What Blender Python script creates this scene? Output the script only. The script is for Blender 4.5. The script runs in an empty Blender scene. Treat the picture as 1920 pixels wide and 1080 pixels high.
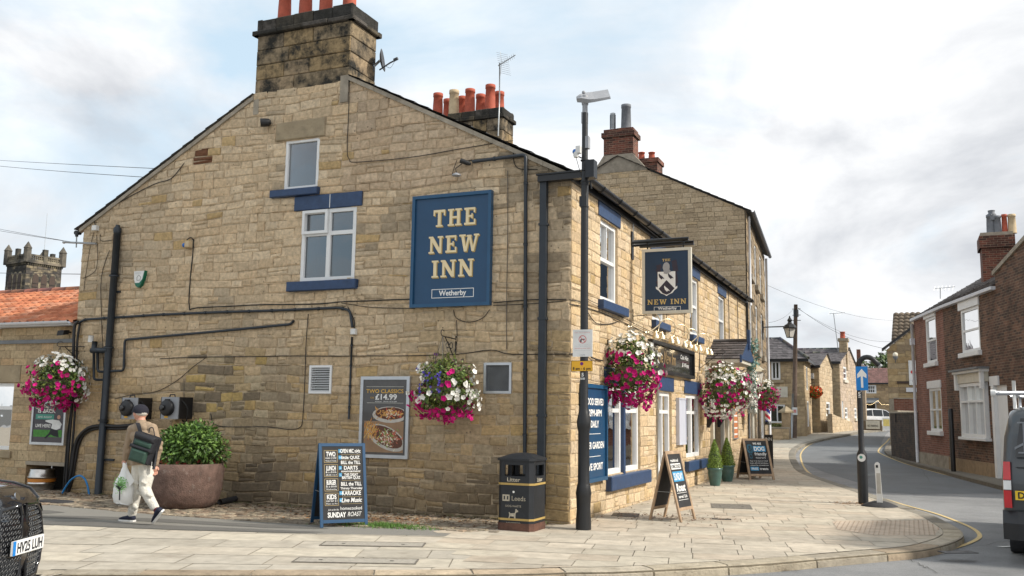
import bpy, math, random
from mathutils import Vector, Matrix, noise
from mathutils.geometry import tessellate_polygon
random.seed(7)
R = math.radians
scene = bpy.context.scene
C = scene.collection
V = Vector
Z = V((0, 0, 1))
# ------------------------------------------------------------------ camera
FPX = 1737.0
CAM = V((4.7774, -13.5290, 1.65))
def _ray(px, py): return V((px - 960.0, 540.0 - py, -FPX))
_vy = _ray(1705, 785).normalized()
_vx = -_ray(-3150, 716)
_vx = (_vx - _vy * _vx.dot(_vy)).normalized()
_vz = _vx.cross(_vy)
RM = Matrix((_vx, _vy, _vz))                       # camera space -> world
cd = bpy.data.cameras.new('camera'); cam = bpy.data.objects.new('camera', cd); C.objects.link(cam)
cam.matrix_world = Matrix.Translation(CAM) @ RM.to_4x4()
cd.sensor_width = 36; cd.lens = FPX / 1920 * 36; cd.clip_start = 0.1; cd.clip_end = 3000
scene.camera = cam
# ------------------------------------------------------------------ light
SUN_EL, SUN_AZ = 38.0, 84.0            # azimuth measured from +Y towards +X
w = bpy.data.worlds.new('World'); scene.world = w; w.use_nodes = True
nt = w.node_tree; nt.nodes.clear()
def N(t, tree=None, **k):
    n = (tree or nt).nodes.new(t)
    for a, b in k.items(): setattr(n, a, b)
    return n
out = N('ShaderNodeOutputWorld'); bg = N('ShaderNodeBackground'); bg.inputs[1].default_value = 0.1
sky = N('ShaderNodeTexSky', sky_type='NISHITA'); sky.sun_disc = False
sky.sun_elevation = R(SUN_EL); sky.sun_rotation = R(SUN_AZ); sky.dust_density = 2.0; sky.air_density = 1.0
tc = N('ShaderNodeTexCoord'); mp = N('ShaderNodeMapping'); mp.inputs['Scale'].default_value = (1, 1, 2.4); mp.inputs['Location'].default_value = (0.35, 0.1, 0.2)
n1 = N('ShaderNodeTexNoise'); n1.inputs['Scale'].default_value = 1.9; n1.inputs['Detail'].default_value = 9; n1.inputs['Roughness'].default_value = 0.55; n1.inputs['Distortion'].default_value = 0.35
n2 = N('ShaderNodeTexNoise'); n2.inputs['Scale'].default_value = 2.3; n2.inputs['Detail'].default_value = 10; n2.inputs['Roughness'].default_value = 0.56; n2.inputs['Distortion'].default_value = .5
r1 = N('ShaderNodeValToRGB'); r1.color_ramp.elements[0].position = 0.33; r1.color_ramp.elements[1].position = 0.50
r2 = N('ShaderNodeValToRGB'); e = r2.color_ramp.elements
e[0].position = 0.34; e[0].color = (4.6, 4.8, 5.15, 1); e[1].position = 0.60; e[1].color = (8.7, 8.75, 8.8, 1)
m1 = N('ShaderNodeMixRGB')
skb = N('ShaderNodeMixRGB', blend_type='MIX'); skb.inputs[0].default_value = 0.62; skb.inputs[2].default_value = (6.6, 8.2, 9.2, 1)
L = nt.links.new
L(tc.outputs['Generated'], mp.inputs[0]); L(mp.outputs[0], n1.inputs['Vector']); L(mp.outputs[0], n2.inputs['Vector'])
# the clear gaps lie towards the west of the town (a direction of the sky), the east is closed in
sx = N('ShaderNodeSeparateXYZ'); L(tc.outputs['Generated'], sx.inputs[0])
ma = N('ShaderNodeMath', operation='MULTIPLY_ADD'); L(sx.outputs['X'], ma.inputs[0]); ma.inputs[1].default_value = 0.13; L(n1.outputs['Fac'], ma.inputs[2])
L(ma.outputs[0], r1.inputs[0]); L(n2.outputs['Fac'], r2.inputs[0]); L(sky.outputs[0], skb.inputs[1])
L(r1.outputs[0], m1.inputs[0]); L(skb.outputs[0], m1.inputs[1]); L(r2.outputs[0], m1.inputs[2])
L(m1.outputs[0], bg.inputs[0]); L(bg.outputs[0], out.inputs[0])
sd = bpy.data.lights.new('sun', 'SUN'); sd.energy = 3.4; sd.angle = R(7); sd.color = (1, 0.93, 0.82)
so = bpy.data.objects.new('sun', sd); C.objects.link(so); so.location = (30, 10, 40)
_sd = V((math.sin(R(SUN_AZ)) * math.cos(R(SUN_EL)), math.cos(R(SUN_AZ)) * math.cos(R(SUN_EL)), math.sin(R(SUN_EL))))
so.rotation_euler = _sd.to_track_quat('Z', 'Y').to_euler()
scene.view_settings.view_transform = 'Standard'; scene.view_settings.look = 'None'
scene.view_settings.exposure = 0.44; scene.view_settings.gamma = 1
# ------------------------------------------------------------------ placement helpers
def H(y):
    s = min(max((y - 25) / 25, 0), 1); return 0.75 * s * s * (3 - 2 * s)
def ray(px, py): return RM @ _ray(px, py)
def WY(px, py, y=0.0):
    r = ray(px, py); return CAM + r * ((y - CAM.y) / r.y)
def WX(px, py, x=0.0):
    r = ray(px, py); return CAM + r * ((x - CAM.x) / r.x)
def G(px, py, dz=0.0):
    z = 0.0
    for i in range(60):
        r = ray(px, py); p = CAM + r * ((z - CAM.z) / r.z); z = .5 * z + .5 * (H(p.y) + dz)
    return p
class Fr:
    """a vertical facade: origin, horizontal direction U, outward normal N"""
    def __init__(s, A, B):
        s.O = V((A[0], A[1], 0)); d = V((B[0] - A[0], B[1] - A[1], 0)); s.len = d.length; s.U = d.normalized(); s.N = s.U.cross(Z)
    def P(s, a, t, d=0.0): return s.O + s.U * a + Z * t + s.N * d
    def px(s, x, y, d=0.0):
        r = ray(x, y); o = s.O + s.N * d; k = (o - CAM).dot(s.N) / r.dot(s.N); p = CAM + r * k - o
        return p.dot(s.U), p.z
    def box(s, x0, y0, x1, y1, d=0.0):
        a = [s.px(x0, y0, d), s.px(x1, y0, d), s.px(x0, y1, d), s.px(x1, y1, d)]
        l = [a[0][0] * .5 + a[2][0] * .5, a[1][0] * .5 + a[3][0] * .5]
        return min(l), (a[2][1] + a[3][1]) / 2, max(l), (a[0][1] + a[1][1]) / 2
# ------------------------------------------------------------------ materials
def lin(h):
    h = h.lstrip('#'); c = [int(h[i:i + 2], 16) / 255 for i in (0, 2, 4)]
    return tuple((x / 12.92 if x <= 0.04045 else ((x + 0.055) / 1.055) ** 2.4) for x in c) + (1,)
MATS = {}
def mat(name, col=(.5, .5, .5), rough=.6, metal=0.0, var=0.15, scale=6.0, bump=0.0, bscale=40.0, spec=0.5, attr=False, emit=0.0, coat=0.0, dark=None, dscale=1.5, dlo=.5, dhi=.7, trans=0.0, spots=0, layer=0, srad=.1, scol=(.1, .08, .06)):
    if name in MATS: return MATS[name]
    m = bpy.data.materials.new(name); m.use_nodes = True; t = m.node_tree; b = t.nodes['Principled BSDF']
    if isinstance(col, str): col = lin(col)
    col = tuple(col[:3]) + (1,)
    co = N('ShaderNodeTexCoord', t); lay = N('ShaderNodeMapping', t); lay.inputs['Scale'].default_value = (1, 1, layer or 1); t.links.new(co.outputs['Object'], lay.inputs[0])
    no = N('ShaderNodeTexNoise', t); no.inputs['Scale'].default_value = scale; no.inputs['Detail'].default_value = 6; no.inputs['Roughness'].default_value = .6
    t.links.new(co.outputs['Object'], no.inputs['Vector'])
    mr = N('ShaderNodeMapRange', t); mr.inputs['From Min'].default_value = .3; mr.inputs['From Max'].default_value = .7
    mr.inputs['To Min'].default_value = 1 - var; mr.inputs['To Max'].default_value = 1 + var
    t.links.new(no.outputs['Fac'], mr.inputs['Value'])
    mu = N('ShaderNodeMixRGB', t, blend_type='MULTIPLY'); mu.inputs[0].default_value = 1
    if attr:
        at = N('ShaderNodeAttribute', t); at.attribute_name = 'Col'; t.links.new(at.outputs['Color'], mu.inputs[1])
        if attr == 'mul':
            mu.inputs[1].default_value = col
            m0 = N('ShaderNodeMixRGB', t, blend_type='MULTIPLY'); m0.inputs[0].default_value = 1; m0.inputs[1].default_value = col
            t.links.new(at.outputs['Color'], m0.inputs[2]); t.links.new(m0.outputs[0], mu.inputs[1])
    else: mu.inputs[1].default_value = col
    t.links.new(mr.outputs[0], mu.inputs[2]); last = mu.outputs[0]
    if dark:
        nd = N('ShaderNodeTexNoise', t); nd.inputs['Scale'].default_value = dscale; nd.inputs['Detail'].default_value = 10; nd.inputs['Roughness'].default_value = .7
        t.links.new(lay.outputs[0], nd.inputs['Vector'])
        rr = N('ShaderNodeMapRange', t); rr.inputs['From Min'].default_value = dlo; rr.inputs['From Max'].default_value = dhi; t.links.new(nd.outputs['Fac'], rr.inputs['Value'])
        md = N('ShaderNodeMixRGB', t); t.links.new(rr.outputs[0], md.inputs[0]); t.links.new(last, md.inputs[1]); md.inputs[2].default_value = tuple(dark[:3]) + (1,); last = md.outputs[0]
    if spots:
        vo = N('ShaderNodeTexVoronoi', t); vo.inputs['Scale'].default_value = spots; t.links.new(co.outputs['Object'], vo.inputs['Vector'])
        ls = N('ShaderNodeMath', t, operation='LESS_THAN'); ls.inputs[1].default_value = srad; t.links.new(vo.outputs['Distance'], ls.inputs[0])
        ns = N('ShaderNodeTexNoise', t); ns.inputs['Scale'].default_value = .9; t.links.new(co.outputs['Object'], ns.inputs['Vector']); gs = N('ShaderNodeMath', t, operation='GREATER_THAN'); gs.inputs[1].default_value = .50; t.links.new(ns.outputs['Fac'], gs.inputs[0])
        ml = N('ShaderNodeMath', t, operation='MULTIPLY'); t.links.new(ls.outputs[0], ml.inputs[0]); t.links.new(gs.outputs[0], ml.inputs[1]); m3 = N('ShaderNodeMath', t, operation='MULTIPLY'); m3.inputs[1].default_value = .7; t.links.new(ml.outputs[0], m3.inputs[0])
        mx3 = N('ShaderNodeMixRGB', t); t.links.new(m3.outputs[0], mx3.inputs[0]); t.links.new(last, mx3.inputs[1]); mx3.inputs[2].default_value = tuple(scol) + (1,); last = mx3.outputs[0]
    t.links.new(last, b.inputs['Base Color'])
    b.inputs['Roughness'].default_value = rough; b.inputs['Metallic'].default_value = metal
    b.inputs['Specular IOR Level'].default_value = spec; b.inputs['Coat Weight'].default_value = coat
    if trans: b.inputs['Transmission Weight'].default_value = trans
    if bump:
        nb = N('ShaderNodeTexNoise', t); nb.inputs['Scale'].default_value = bscale; nb.inputs['Detail'].default_value = 8; nb.inputs['Roughness'].default_value = .65
        t.links.new(lay.outputs[0], nb.inputs['Vector'])
        bu = N('ShaderNodeBump', t); bu.inputs['Strength'].default_value = min(bump, 1); bu.inputs['Distance'].default_value = .02 * max(bump, 1)
        t.links.new(nb.outputs['Fac'], bu.inputs['Height']); t.links.new(bu.outputs[0], b.inputs['Normal'])
    if emit: b.inputs['Emission Color'].default_value = col; b.inputs['Emission Strength'].default_value = emit
    MATS[name] = m; return m
def brick_mat(name, c1, c2, mortar, bw=.225, bh=.075, var=.35):
    m = bpy.data.materials.new(name); m.use_nodes = True; t = m.node_tree; b = t.nodes['Principled BSDF']; l = t.links.new
    uv = N('ShaderNodeUVMap', t); uv.uv_map = 'UVMap'
    nz = N('ShaderNodeTexNoise', t); nz.inputs['Scale'].default_value = 3.0; l(uv.outputs[0], nz.inputs['Vector'])
    mx = N('ShaderNodeMixRGB', t); mx.inputs[0].default_value = .012; l(uv.outputs[0], mx.inputs[1]); l(nz.outputs['Color'], mx.inputs[2])
    br = N('ShaderNodeTexBrick', t); l(mx.outputs[0], br.inputs['Vector']); br.inputs['Scale'].default_value = 1
    br.inputs['Brick Width'].default_value = bw; br.inputs['Row Height'].default_value = bh; br.inputs['Mortar Size'].default_value = .006; br.inputs['Mortar Smooth'].default_value = .3
    br.inputs['Bias'].default_value = 0.0
    br.inputs['Color1'].default_value = lin(c1); br.inputs['Color2'].default_value = lin(c2); br.inputs['Mortar'].default_value = lin(mortar)
    n3 = N('ShaderNodeTexNoise', t); n3.inputs['Scale'].default_value = 1.4; n3.inputs['Detail'].default_value = 9; n3.inputs['Roughness'].default_value = .7; l(uv.outputs[0], n3.inputs['Vector'])
    mr = N('ShaderNodeMapRange', t); mr.inputs['From Min'].default_value = .3; mr.inputs['From Max'].default_value = .7; mr.inputs['To Min'].default_value = 1 - var; mr.inputs['To Max'].default_value = 1 + var; l(n3.outputs['Fac'], mr.inputs['Value'])
    mu = N('ShaderNodeMixRGB', t, blend_type='MULTIPLY'); mu.inputs[0].default_value = 1; l(br.outputs['Color'], mu.inputs[1]); l(mr.outputs[0], mu.inputs[2]); l(mu.outputs[0], b.inputs['Base Color'])
    b.inputs['Roughness'].default_value = .88
    bu = N('ShaderNodeBump', t); bu.inputs['Strength'].default_value = .6; bu.inputs['Distance'].default_value = .01; bu.invert = True; l(br.outputs['Fac'], bu.inputs['Height']); l(bu.outputs[0], b.inputs['Normal'])
    MATS[name] = m; return m
# ------------------------------------------------------------------ mesh builder
WHITE = (1, 1, 1, 1)
class MB:
    def __init__(s): s.v = []; s.f = []; s.m = []; s.c = []; s.sm = []; s.uv = []
    def add(s, vs, fs, mt, col=WHITE, smooth=False, uvs=None):
        o = len(s.v); s.v += [tuple(x) for x in vs]
        for i, f in enumerate(fs):
            s.f.append([o + k for k in f]); s.m.append(mt); s.c.append(col[i] if isinstance(col, list) else col); s.sm.append(smooth)
            s.uv.append([uvs[k] for k in f] if uvs else None)
    def hexa(s, p, mt, col=WHITE): s.add(p, [(0, 3, 2, 1), (4, 5, 6, 7), (0, 1, 5, 4), (1, 2, 6, 5), (2, 3, 7, 6), (3, 0, 4, 7)], mt, col)
    def box(s, x0, y0, z0, x1, y1, z1, mt, col=WHITE): s.hexa([(x0, y0, z0), (x1, y0, z0), (x1, y1, z0), (x0, y1, z0), (x0, y0, z1), (x1, y0, z1), (x1, y1, z1), (x0, y1, z1)], mt, col)
    def fb(s, fr, a0, a1, t0, t1, d0, d1, mt, col=WHITE, bev=0.0):
        if bev:
            P = fr.P; o = [(a0, t0), (a1, t0), (a1, t1), (a0, t1)]; i = [(a0 + bev, t0 + bev), (a1 - bev, t0 + bev), (a1 - bev, t1 - bev), (a0 + bev, t1 - bev)]
            vs = [P(*q, d0) for q in o] + [P(*q, d1 - bev) for q in o] + [P(*q, d1) for q in i]
            fs = [(0, 3, 2, 1), (8, 9, 10, 11)] + [(k, (k + 1) % 4, 4 + (k + 1) % 4, 4 + k) for k in range(4)] + [(4 + k, 4 + (k + 1) % 4, 8 + (k + 1) % 4, 8 + k) for k in range(4)]
            s.add(vs, fs, mt, col)
        else:
            P = fr.P; s.hexa([P(a0, t0, d0), P(a1, t0, d0), P(a1, t0, d1), P(a0, t0, d1), P(a0, t1, d0), P(a1, t1, d0), P(a1, t1, d1), P(a0, t1, d1)], mt, col)
    def prism(s, pts, off, mt, col=WHITE):
        """extrude a planar polygon (3D points) by vector off"""
        n = len(pts); off = V(off); pts = [V(p) for p in pts]; vs = pts + [p + off for p in pts]
        tr = tessellate_polygon([pts]) if n > 4 else [(0, 1, 2), (0, 2, 3)][:n - 2]
        fs = [tuple(t) for t in tr] + [tuple(n + k for k in reversed(t)) for t in tr] + [(k, (k + 1) % n, n + (k + 1) % n, n + k) for k in range(n)]
        s.add(vs, fs, mt, col)
    def fprism(s, fr, st, d0, d1, mt, col=WHITE): s.prism([fr.P(a, t, d0) for a, t in st], fr.N * (d1 - d0), mt, col)
    def tube(s, pts, r, mt, n=8, col=WHITE, caps=True):
        pts = [V(p) for p in pts]; rs = r if isinstance(r, (list, tuple)) else [r] * len(pts); vs = []; up = None
        for i, p in enumerate(pts):
            d = (pts[min(i + 1, len(pts) - 1)] - pts[max(i - 1, 0)]).normalized()
            if up is None: up = V((0, 0, 1)) if abs(d.z) < .9 else V((1, 0, 0))
            x = d.cross(up)
            if x.length < 1e-4: x = d.cross(V((0, 1, 0)))
            x.normalize(); y = x.cross(d); up = y
            for k in range(n):
                a = 2 * math.pi * k / n; vs.append(p + (x * math.cos(a) + y * math.sin(a)) * rs[i])
        fs = [(i * n + k, i * n + (k + 1) % n, (i + 1) * n + (k + 1) % n, (i + 1) * n + k) for i in range(len(pts) - 1) for k in range(n)]
        if caps: fs += [tuple(range(n)), tuple(reversed(range((len(pts) - 1) * n, len(pts) * n)))]
        s.add(vs, fs, mt, col, smooth=n > 5)
    def lathe(s, prof, c, mt, n=20, col=WHITE, axis=None, cap=True, smooth=True):
        ax = V(axis).normalized() if axis else Z; x = ax.orthogonal().normalized() if axis else V((1, 0, 0)); y = ax.cross(x); c = V(c)
        vs = [c + ax * z + (x * math.cos(2 * math.pi * k / n) + y * math.sin(2 * math.pi * k / n)) * r for r, z in prof for k in range(n)]
        fs = [(i * n + k, i * n + (k + 1) % n, (i + 1) * n + (k + 1) % n, (i + 1) * n + k) for i in range(len(prof) - 1) for k in range(n)]
        s.add(vs, fs, mt, col, smooth=smooth)
        if cap: s.add(vs[:n], [tuple(reversed(range(n)))], mt, col); s.add(vs[-n:], [tuple(range(n))], mt, col)
    def ball(s, c, r, mt, n=10, col=WHITE, sq=(1, 1, 1)):
        c = V(c); pr = [(math.sin(math.pi * i / n), -math.cos(math.pi * i / n)) for i in range(n + 1)]
        vs = [c + V((a * math.cos(2 * math.pi * k / (2 * n)) * sq[0], a * math.sin(2 * math.pi * k / (2 * n)) * sq[1], b * sq[2])) * r for a, b in pr for k in range(2 * n)]
        m = 2 * n; fs = [(i * m + k, i * m + (k + 1) % m, (i + 1) * m + (k + 1) % m, (i + 1) * m + k) for i in range(n) for k in range(m)]
        s.add(vs, fs, mt, col, smooth=True)
    def build(s, name, parent=None, label=None, world=True, origin=None):
        me = bpy.data.meshes.new(name)
        base = origin_of(parent) if (parent and world) else V((0, 0, 0))
        if origin is not None: base = V(origin)
        me.from_pydata([(x - base.x, y - base.y, z - base.z) for x, y, z in s.v], [], s.f)
        ms = []
        for m in s.m:
            if m not in ms: ms.append(m)
        for m in ms: me.materials.append(MATS[m] if isinstance(m, str) else m)
        ix = {m: i for i, m in enumerate(ms)}
        me.polygons.foreach_set('material_index', [ix[m] for m in s.m]); me.polygons.foreach_set('use_smooth', s.sm)
        ca = me.color_attributes.new('Col', 'FLOAT_COLOR', 'CORNER'); buf = []
        for f, c in zip(s.f, s.c): buf += list(tuple(c[:3]) + (1,)) * len(f)
        ca.data.foreach_set('color', buf)
        if any(s.uv):
            ul = me.uv_layers.new(name='UVMap'); b2 = []
            for f, u in zip(s.f, s.uv):
                for k in range(len(f)): b2 += list(u[k]) if u else [0, 0]
            ul.data.foreach_set('uv', b2)
        me.update(); o = bpy.data.objects.new(name, me); C.objects.link(o)
        if parent: o.parent = parent
        elif origin is not None: o.location = origin
        if label: o['label'] = label
        return o
def origin_of(o):
    p = V((0, 0, 0))
    while o: p = p + V(o.location); o = o.parent
    return p
def tag(o, label=None, cat=None, group=None, kind=None):
    if label: o['label'] = label
    if cat: o['category'] = cat
    if group: o['group'] = group
    if kind: o['kind'] = kind
    return o
def thing(name, label, cat, loc=(0, 0, 0), group=None):
    o = bpy.data.objects.new(name, None); C.objects.link(o); o.location = loc; o.empty_display_size = .2
    return tag(o, label, cat, group)
def structure(name, mb): return tag(mb.build(name), kind='structure')
def clone(root, loc, rz=0.0, label=None, scale=None):
    r = root.copy(); C.objects.link(r); r.location = loc; r.rotation_euler = (0, 0, rz)
    if label: r['label'] = label
    if scale: r.scale = (scale,) * 3
    def rec(a, b):
        for ch in list(a.children):
            c = ch.copy(); C.objects.link(c); c.parent = b; rec(ch, c)
    rec(root, r); return r
# writing: built-in font outlines turned into mesh, laid on a plane (origin, right, up)
def text(mb, s, pos, u, v, h, mt, width=None, align='C', bold=0.0, shear=0.0, thick=0.002, sp=1.0, col=WHITE):
    cu = bpy.data.curves.new('t', 'FONT'); cu.body = s; cu.size = 1.0; cu.offset = bold; cu.shear = shear; cu.space_character = sp; cu.resolution_u = 3
    o = bpy.data.objects.new('t', cu); C.objects.link(o); dg = bpy.context.evaluated_depsgraph_get(); me = bpy.data.meshes.new_from_object(o.evaluated_get(dg))
    vs = [tuple(x.co) for x in me.vertices]; fs = [tuple(p.vertices) for p in me.polygons]
    bpy.data.objects.remove(o); bpy.data.curves.remove(cu); bpy.data.meshes.remove(me)
    if not vs: return
    x0 = min(a[0] for a in vs); x1 = max(a[0] for a in vs); k = h / 0.7; kx = k if width is None else width / (x1 - x0)
    sh = {'C': -(x0 + x1) / 2, 'L': -x0, 'R': -x1}[align]; u = V(u).normalized(); v = V(v).normalized(); n = u.cross(v); pos = V(pos)
    mb.add([pos + u * ((a[0] + sh) * kx) + v * (a[1] * k) + n * thick for a in vs], fs, mt, col)
# ------------------------------------------------------------------ masonry
def clip(poly, a, b):
    """keep the part of poly left of the line a->b"""
    o = []; n = len(poly)
    def side(p): return (b[0] - a[0]) * (p[1] - a[1]) - (b[1] - a[1]) * (p[0] - a[0])
    for i in range(n):
        p, q = poly[i], poly[(i + 1) % n]; sp, sq = side(p), side(q)
        if sp >= 0: o.append(p)
        if (sp > 0 and sq < 0) or (sp < 0 and sq > 0):
            t = sp / (sp - sq); o.append((p[0] + (q[0] - p[0]) * t, p[1] + (q[1] - p[1]) * t))
    return o
def area(p): return abs(sum(p[i][0] * p[(i + 1) % len(p)][1] - p[(i + 1) % len(p)][0] * p[i][1] for i in range(len(p)))) / 2
def inset(p, k):
    cx = sum(a for a, b in p) / len(p); cy = sum(b for a, b in p) / len(p); o = []
    for a, b in p:
        dx, dy = cx - a, cy - b; l = math.hypot(dx, dy) + 1e-6
        o.append((a + (k if dx > 0 else -k) * min(1, abs(dx) / (k + 1e-6) * .8), b + (k if dy > 0 else -k) * min(1, abs(dy) / (k + 1e-6) * .8)))
    return o
def masonry(mb, fr, poly, holes=(), rows=(.13, .2), lens=(.2, .48), colfn=None, mt='sandstone', mortar=(.30, .25, .18), proud=.016, joint=.011, reveal=.14, warp=.010, seed=1, rough=.006, split=.12, depth=0.0):
    rnd = random.Random(seed)
    outer = [fr.P(a, t, depth) for a, t in poly]; rings = [outer] + [[fr.P(h[0], h[1], depth), fr.P(h[0], h[3], depth), fr.P(h[2], h[3], depth), fr.P(h[2], h[1], depth)] for h in holes]
    flat = [p for r_ in rings for p in r_]; tr = tessellate_polygon(rings)
    fs = []
    for t3 in tr:
        a, b, c = [flat[i] for i in t3]
        fs.append(tuple(t3) if (b - a).cross(c - a).dot(fr.N) > 0 else tuple(reversed(t3)))
    mb.add(flat, fs, mt, tuple(mortar))
    for h in holes:
        q = [(h[0], h[1]), (h[2], h[1]), (h[2], h[3]), (h[0], h[3])]
        for i in range(4):
            a, b = q[i], q[(i + 1) % 4]
            mb.add([fr.P(*a, depth), fr.P(*b, depth), fr.P(*b, depth - reveal), fr.P(*a, depth - reveal)], [(0, 1, 2, 3)], mt, tuple(x * .95 for x in colfn(a[0], a[1], rnd)))
    s0 = min(a for a, t in poly); s1 = max(a for a, t in poly); t0 = min(t for a, t in poly); t1 = max(t for a, t in poly)
    lv = sorted(set([t0, t1] + [h[1] for h in holes if t0 < h[1] < t1] + [h[3] for h in holes if t0 < h[3] < t1]))
    bd = []
    for a, b in zip(lv[:-1], lv[1:]):
        n = max(1, round((b - a) / rnd.uniform(sum(rows) / 2 * .95, sum(rows) / 2 * 1.05))); ws = [rnd.uniform(*rows) for _ in range(n)]; k = (b - a) / sum(ws); y = a
        for x in ws: bd.append((y, y + x * k)); y += x * k
    def wp(a, t): return (a, t + warp * (math.sin(a * 1.1 + t * 1.7) + .6 * math.sin(a * 2.9 - t * 3.1)))
    n = len(poly)
    for ri, (a0, a1) in enumerate(bd):
        mid = (a0 + a1) / 2; hs = sorted((h[0], h[2]) for h in holes if h[1] < mid < h[3]); spans = []; x = s0
        for h in hs: spans.append((x, h[0])); x = h[1]
        spans.append((x, s1))
        for (x0, x1) in spans:
            if x1 - x0 < .03: continue
            x = x0; first = True
            while x < x1 - .01:
                l = rnd.uniform(*lens)
                if rnd.random() < .1: l *= 1.5
                if first: l = (lens[1] * 1.05 if ri % 2 else lens[0] * 1.15); first = False
                if x1 - (x + l) < lens[0] * .7: l = x1 - x
                cells = [(x, a0, x + l, a1)]
                if rnd.random() < split and a1 - a0 > .14: tt = a0 + (a1 - a0) * rnd.uniform(.4, .6); cells = [(x, a0, x + l, tt), (x, tt, x + l, a1)]
                elif rnd.random() < split * .6 and l > .3: tt = a0 + (a1 - a0) * .5; xm = x + l * rnd.uniform(.35, .65); cells = [(x, a0, xm, a1), (xm, a0, x + l, tt), (xm, tt, x + l, a1)]
                for (b0, c0, b1, c1) in cells:
                    j = joint / 2; q = [(b0 + j, c0 + j), (b1 - j, c0 + j), (b1 - j, c1 - j), (b0 + j, c1 - j)]
                    q = [(a + rnd.uniform(-1, 1) * rough, t + rnd.uniform(-1, 1) * rough) for a, t in q]
                    q = [wp(*p) for p in q]
                    for i in range(n):
                        q = clip(q, poly[i], poly[(i + 1) % n])
                        if len(q) < 3: break
                    if len(q) < 3 or area(q) < .0015: continue
                    pr = proud * rnd.uniform(.5, 1.35) + depth; i1 = inset(q, .008 + rough * .6); m = len(q)
                    cx = sum(a for a, t in q) / m; cy = sum(t for a, t in q) / m
                    P = fr.P; vs = [P(a, t, depth - .002) for a, t in q] + [P(a, t, depth + (pr - depth) * .55) for a, t in q] + [P(a, t, pr + rnd.uniform(-.003, .003)) for a, t in i1] + [P(cx + rnd.uniform(-.03, .03), cy + rnd.uniform(-.01, .01), pr + rnd.uniform(-.004, .010) * (proud / .016))]
                    fs = [(k, (k + 1) % m, m + (k + 1) % m, m + k) for k in range(m)] + [(m + k, m + (k + 1) % m, 2 * m + (k + 1) % m, 2 * m + k) for k in range(m)] + [(2 * m + k, 2 * m + (k + 1) % m, 3 * m) for k in range(m)]
                    mb.add(vs, fs, mt, tuple(colfn(cx, cy, rnd)))
                x += l
def wallplane(mb, fr, poly, holes, mt, reveal=.12, col=WHITE):
    rings = [[fr.P(a, t) for a, t in poly]] + [[fr.P(h[0], h[1]), fr.P(h[0], h[3]), fr.P(h[2], h[3]), fr.P(h[2], h[1])] for h in holes]
    st = list(poly) + [q for h in holes for q in ((h[0], h[1]), (h[0], h[3]), (h[2], h[3]), (h[2], h[1]))]
    flat = [p for r_ in rings for p in r_]; fs = []
    for t3 in tessellate_polygon(rings):
        a, b, c = [flat[i] for i in t3]; fs.append(tuple(t3) if (b - a).cross(c - a).dot(fr.N) > 0 else tuple(reversed(t3)))
    mb.add(flat, fs, mt, col, uvs=st)
    for h in holes:
        q = [(h[0], h[1]), (h[2], h[1]), (h[2], h[3]), (h[0], h[3])]
        for i in range(4):
            a, b = q[i], q[(i + 1) % 4]; mb.add([fr.P(*a), fr.P(*b), fr.P(*b, -reveal), fr.P(*a, -reveal)], [(0, 1, 2, 3)], mt, col, uvs=[a, b, (b[0] + .1, b[1]), (a[0] + .1, a[1])])
def tiles(mb, A, B, Cc, D, row=.25, col=.28, mt='slate', colfn=None, lift=.018, seed=3):
    """slates on the quad A,B (eave) C,D (ridge); B under C, A under D"""
    A, B, Cc, D = V(A), V(B), V(Cc), V(D); rnd = random.Random(seed)
    nr = max(1, int(((D - A).length + (Cc - B).length) / 2 / row)); n = (B - A).cross(D - A).normalized()
    if n.z < 0: n = -n
    mb.add([A, B, Cc, D], [(0, 1, 2, 3)], mt, (.1, .1, .1))
    for i in range(nr):
        u0, u1 = i / nr, (i + 1) / nr; L0, R0 = A.lerp(D, u0), B.lerp(Cc, u0); L1, R1 = A.lerp(D, u1), B.lerp(Cc, u1)
        w_ = (R0 - L0).length
        if w_ < .1: continue
        nc = max(1, int(w_ / col)); o = .5 / nc if i % 2 else 0
        for k in range(-1, nc + 1):
            a, b = max(0, k / nc + o), min(1, (k + 1) / nc + o)
            if b - a < .004: continue
            g = .004 / w_; g = min(g * 2, (b - a) / 4); lf = lift * rnd.uniform(.7, 1.4)
            p = [L0.lerp(R0, a + g) + n * lf, L0.lerp(R0, b - g) + n * lf, L1.lerp(R1, b - g) + n * .004, L1.lerp(R1, a + g) + n * .004]
            q = [L0.lerp(R0, a + g) + n * .001, L0.lerp(R0, b - g) + n * .001]
            mb.add(p + q, [(0, 1, 2, 3), (4, 5, 1, 0)], mt, colfn(rnd))
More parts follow.
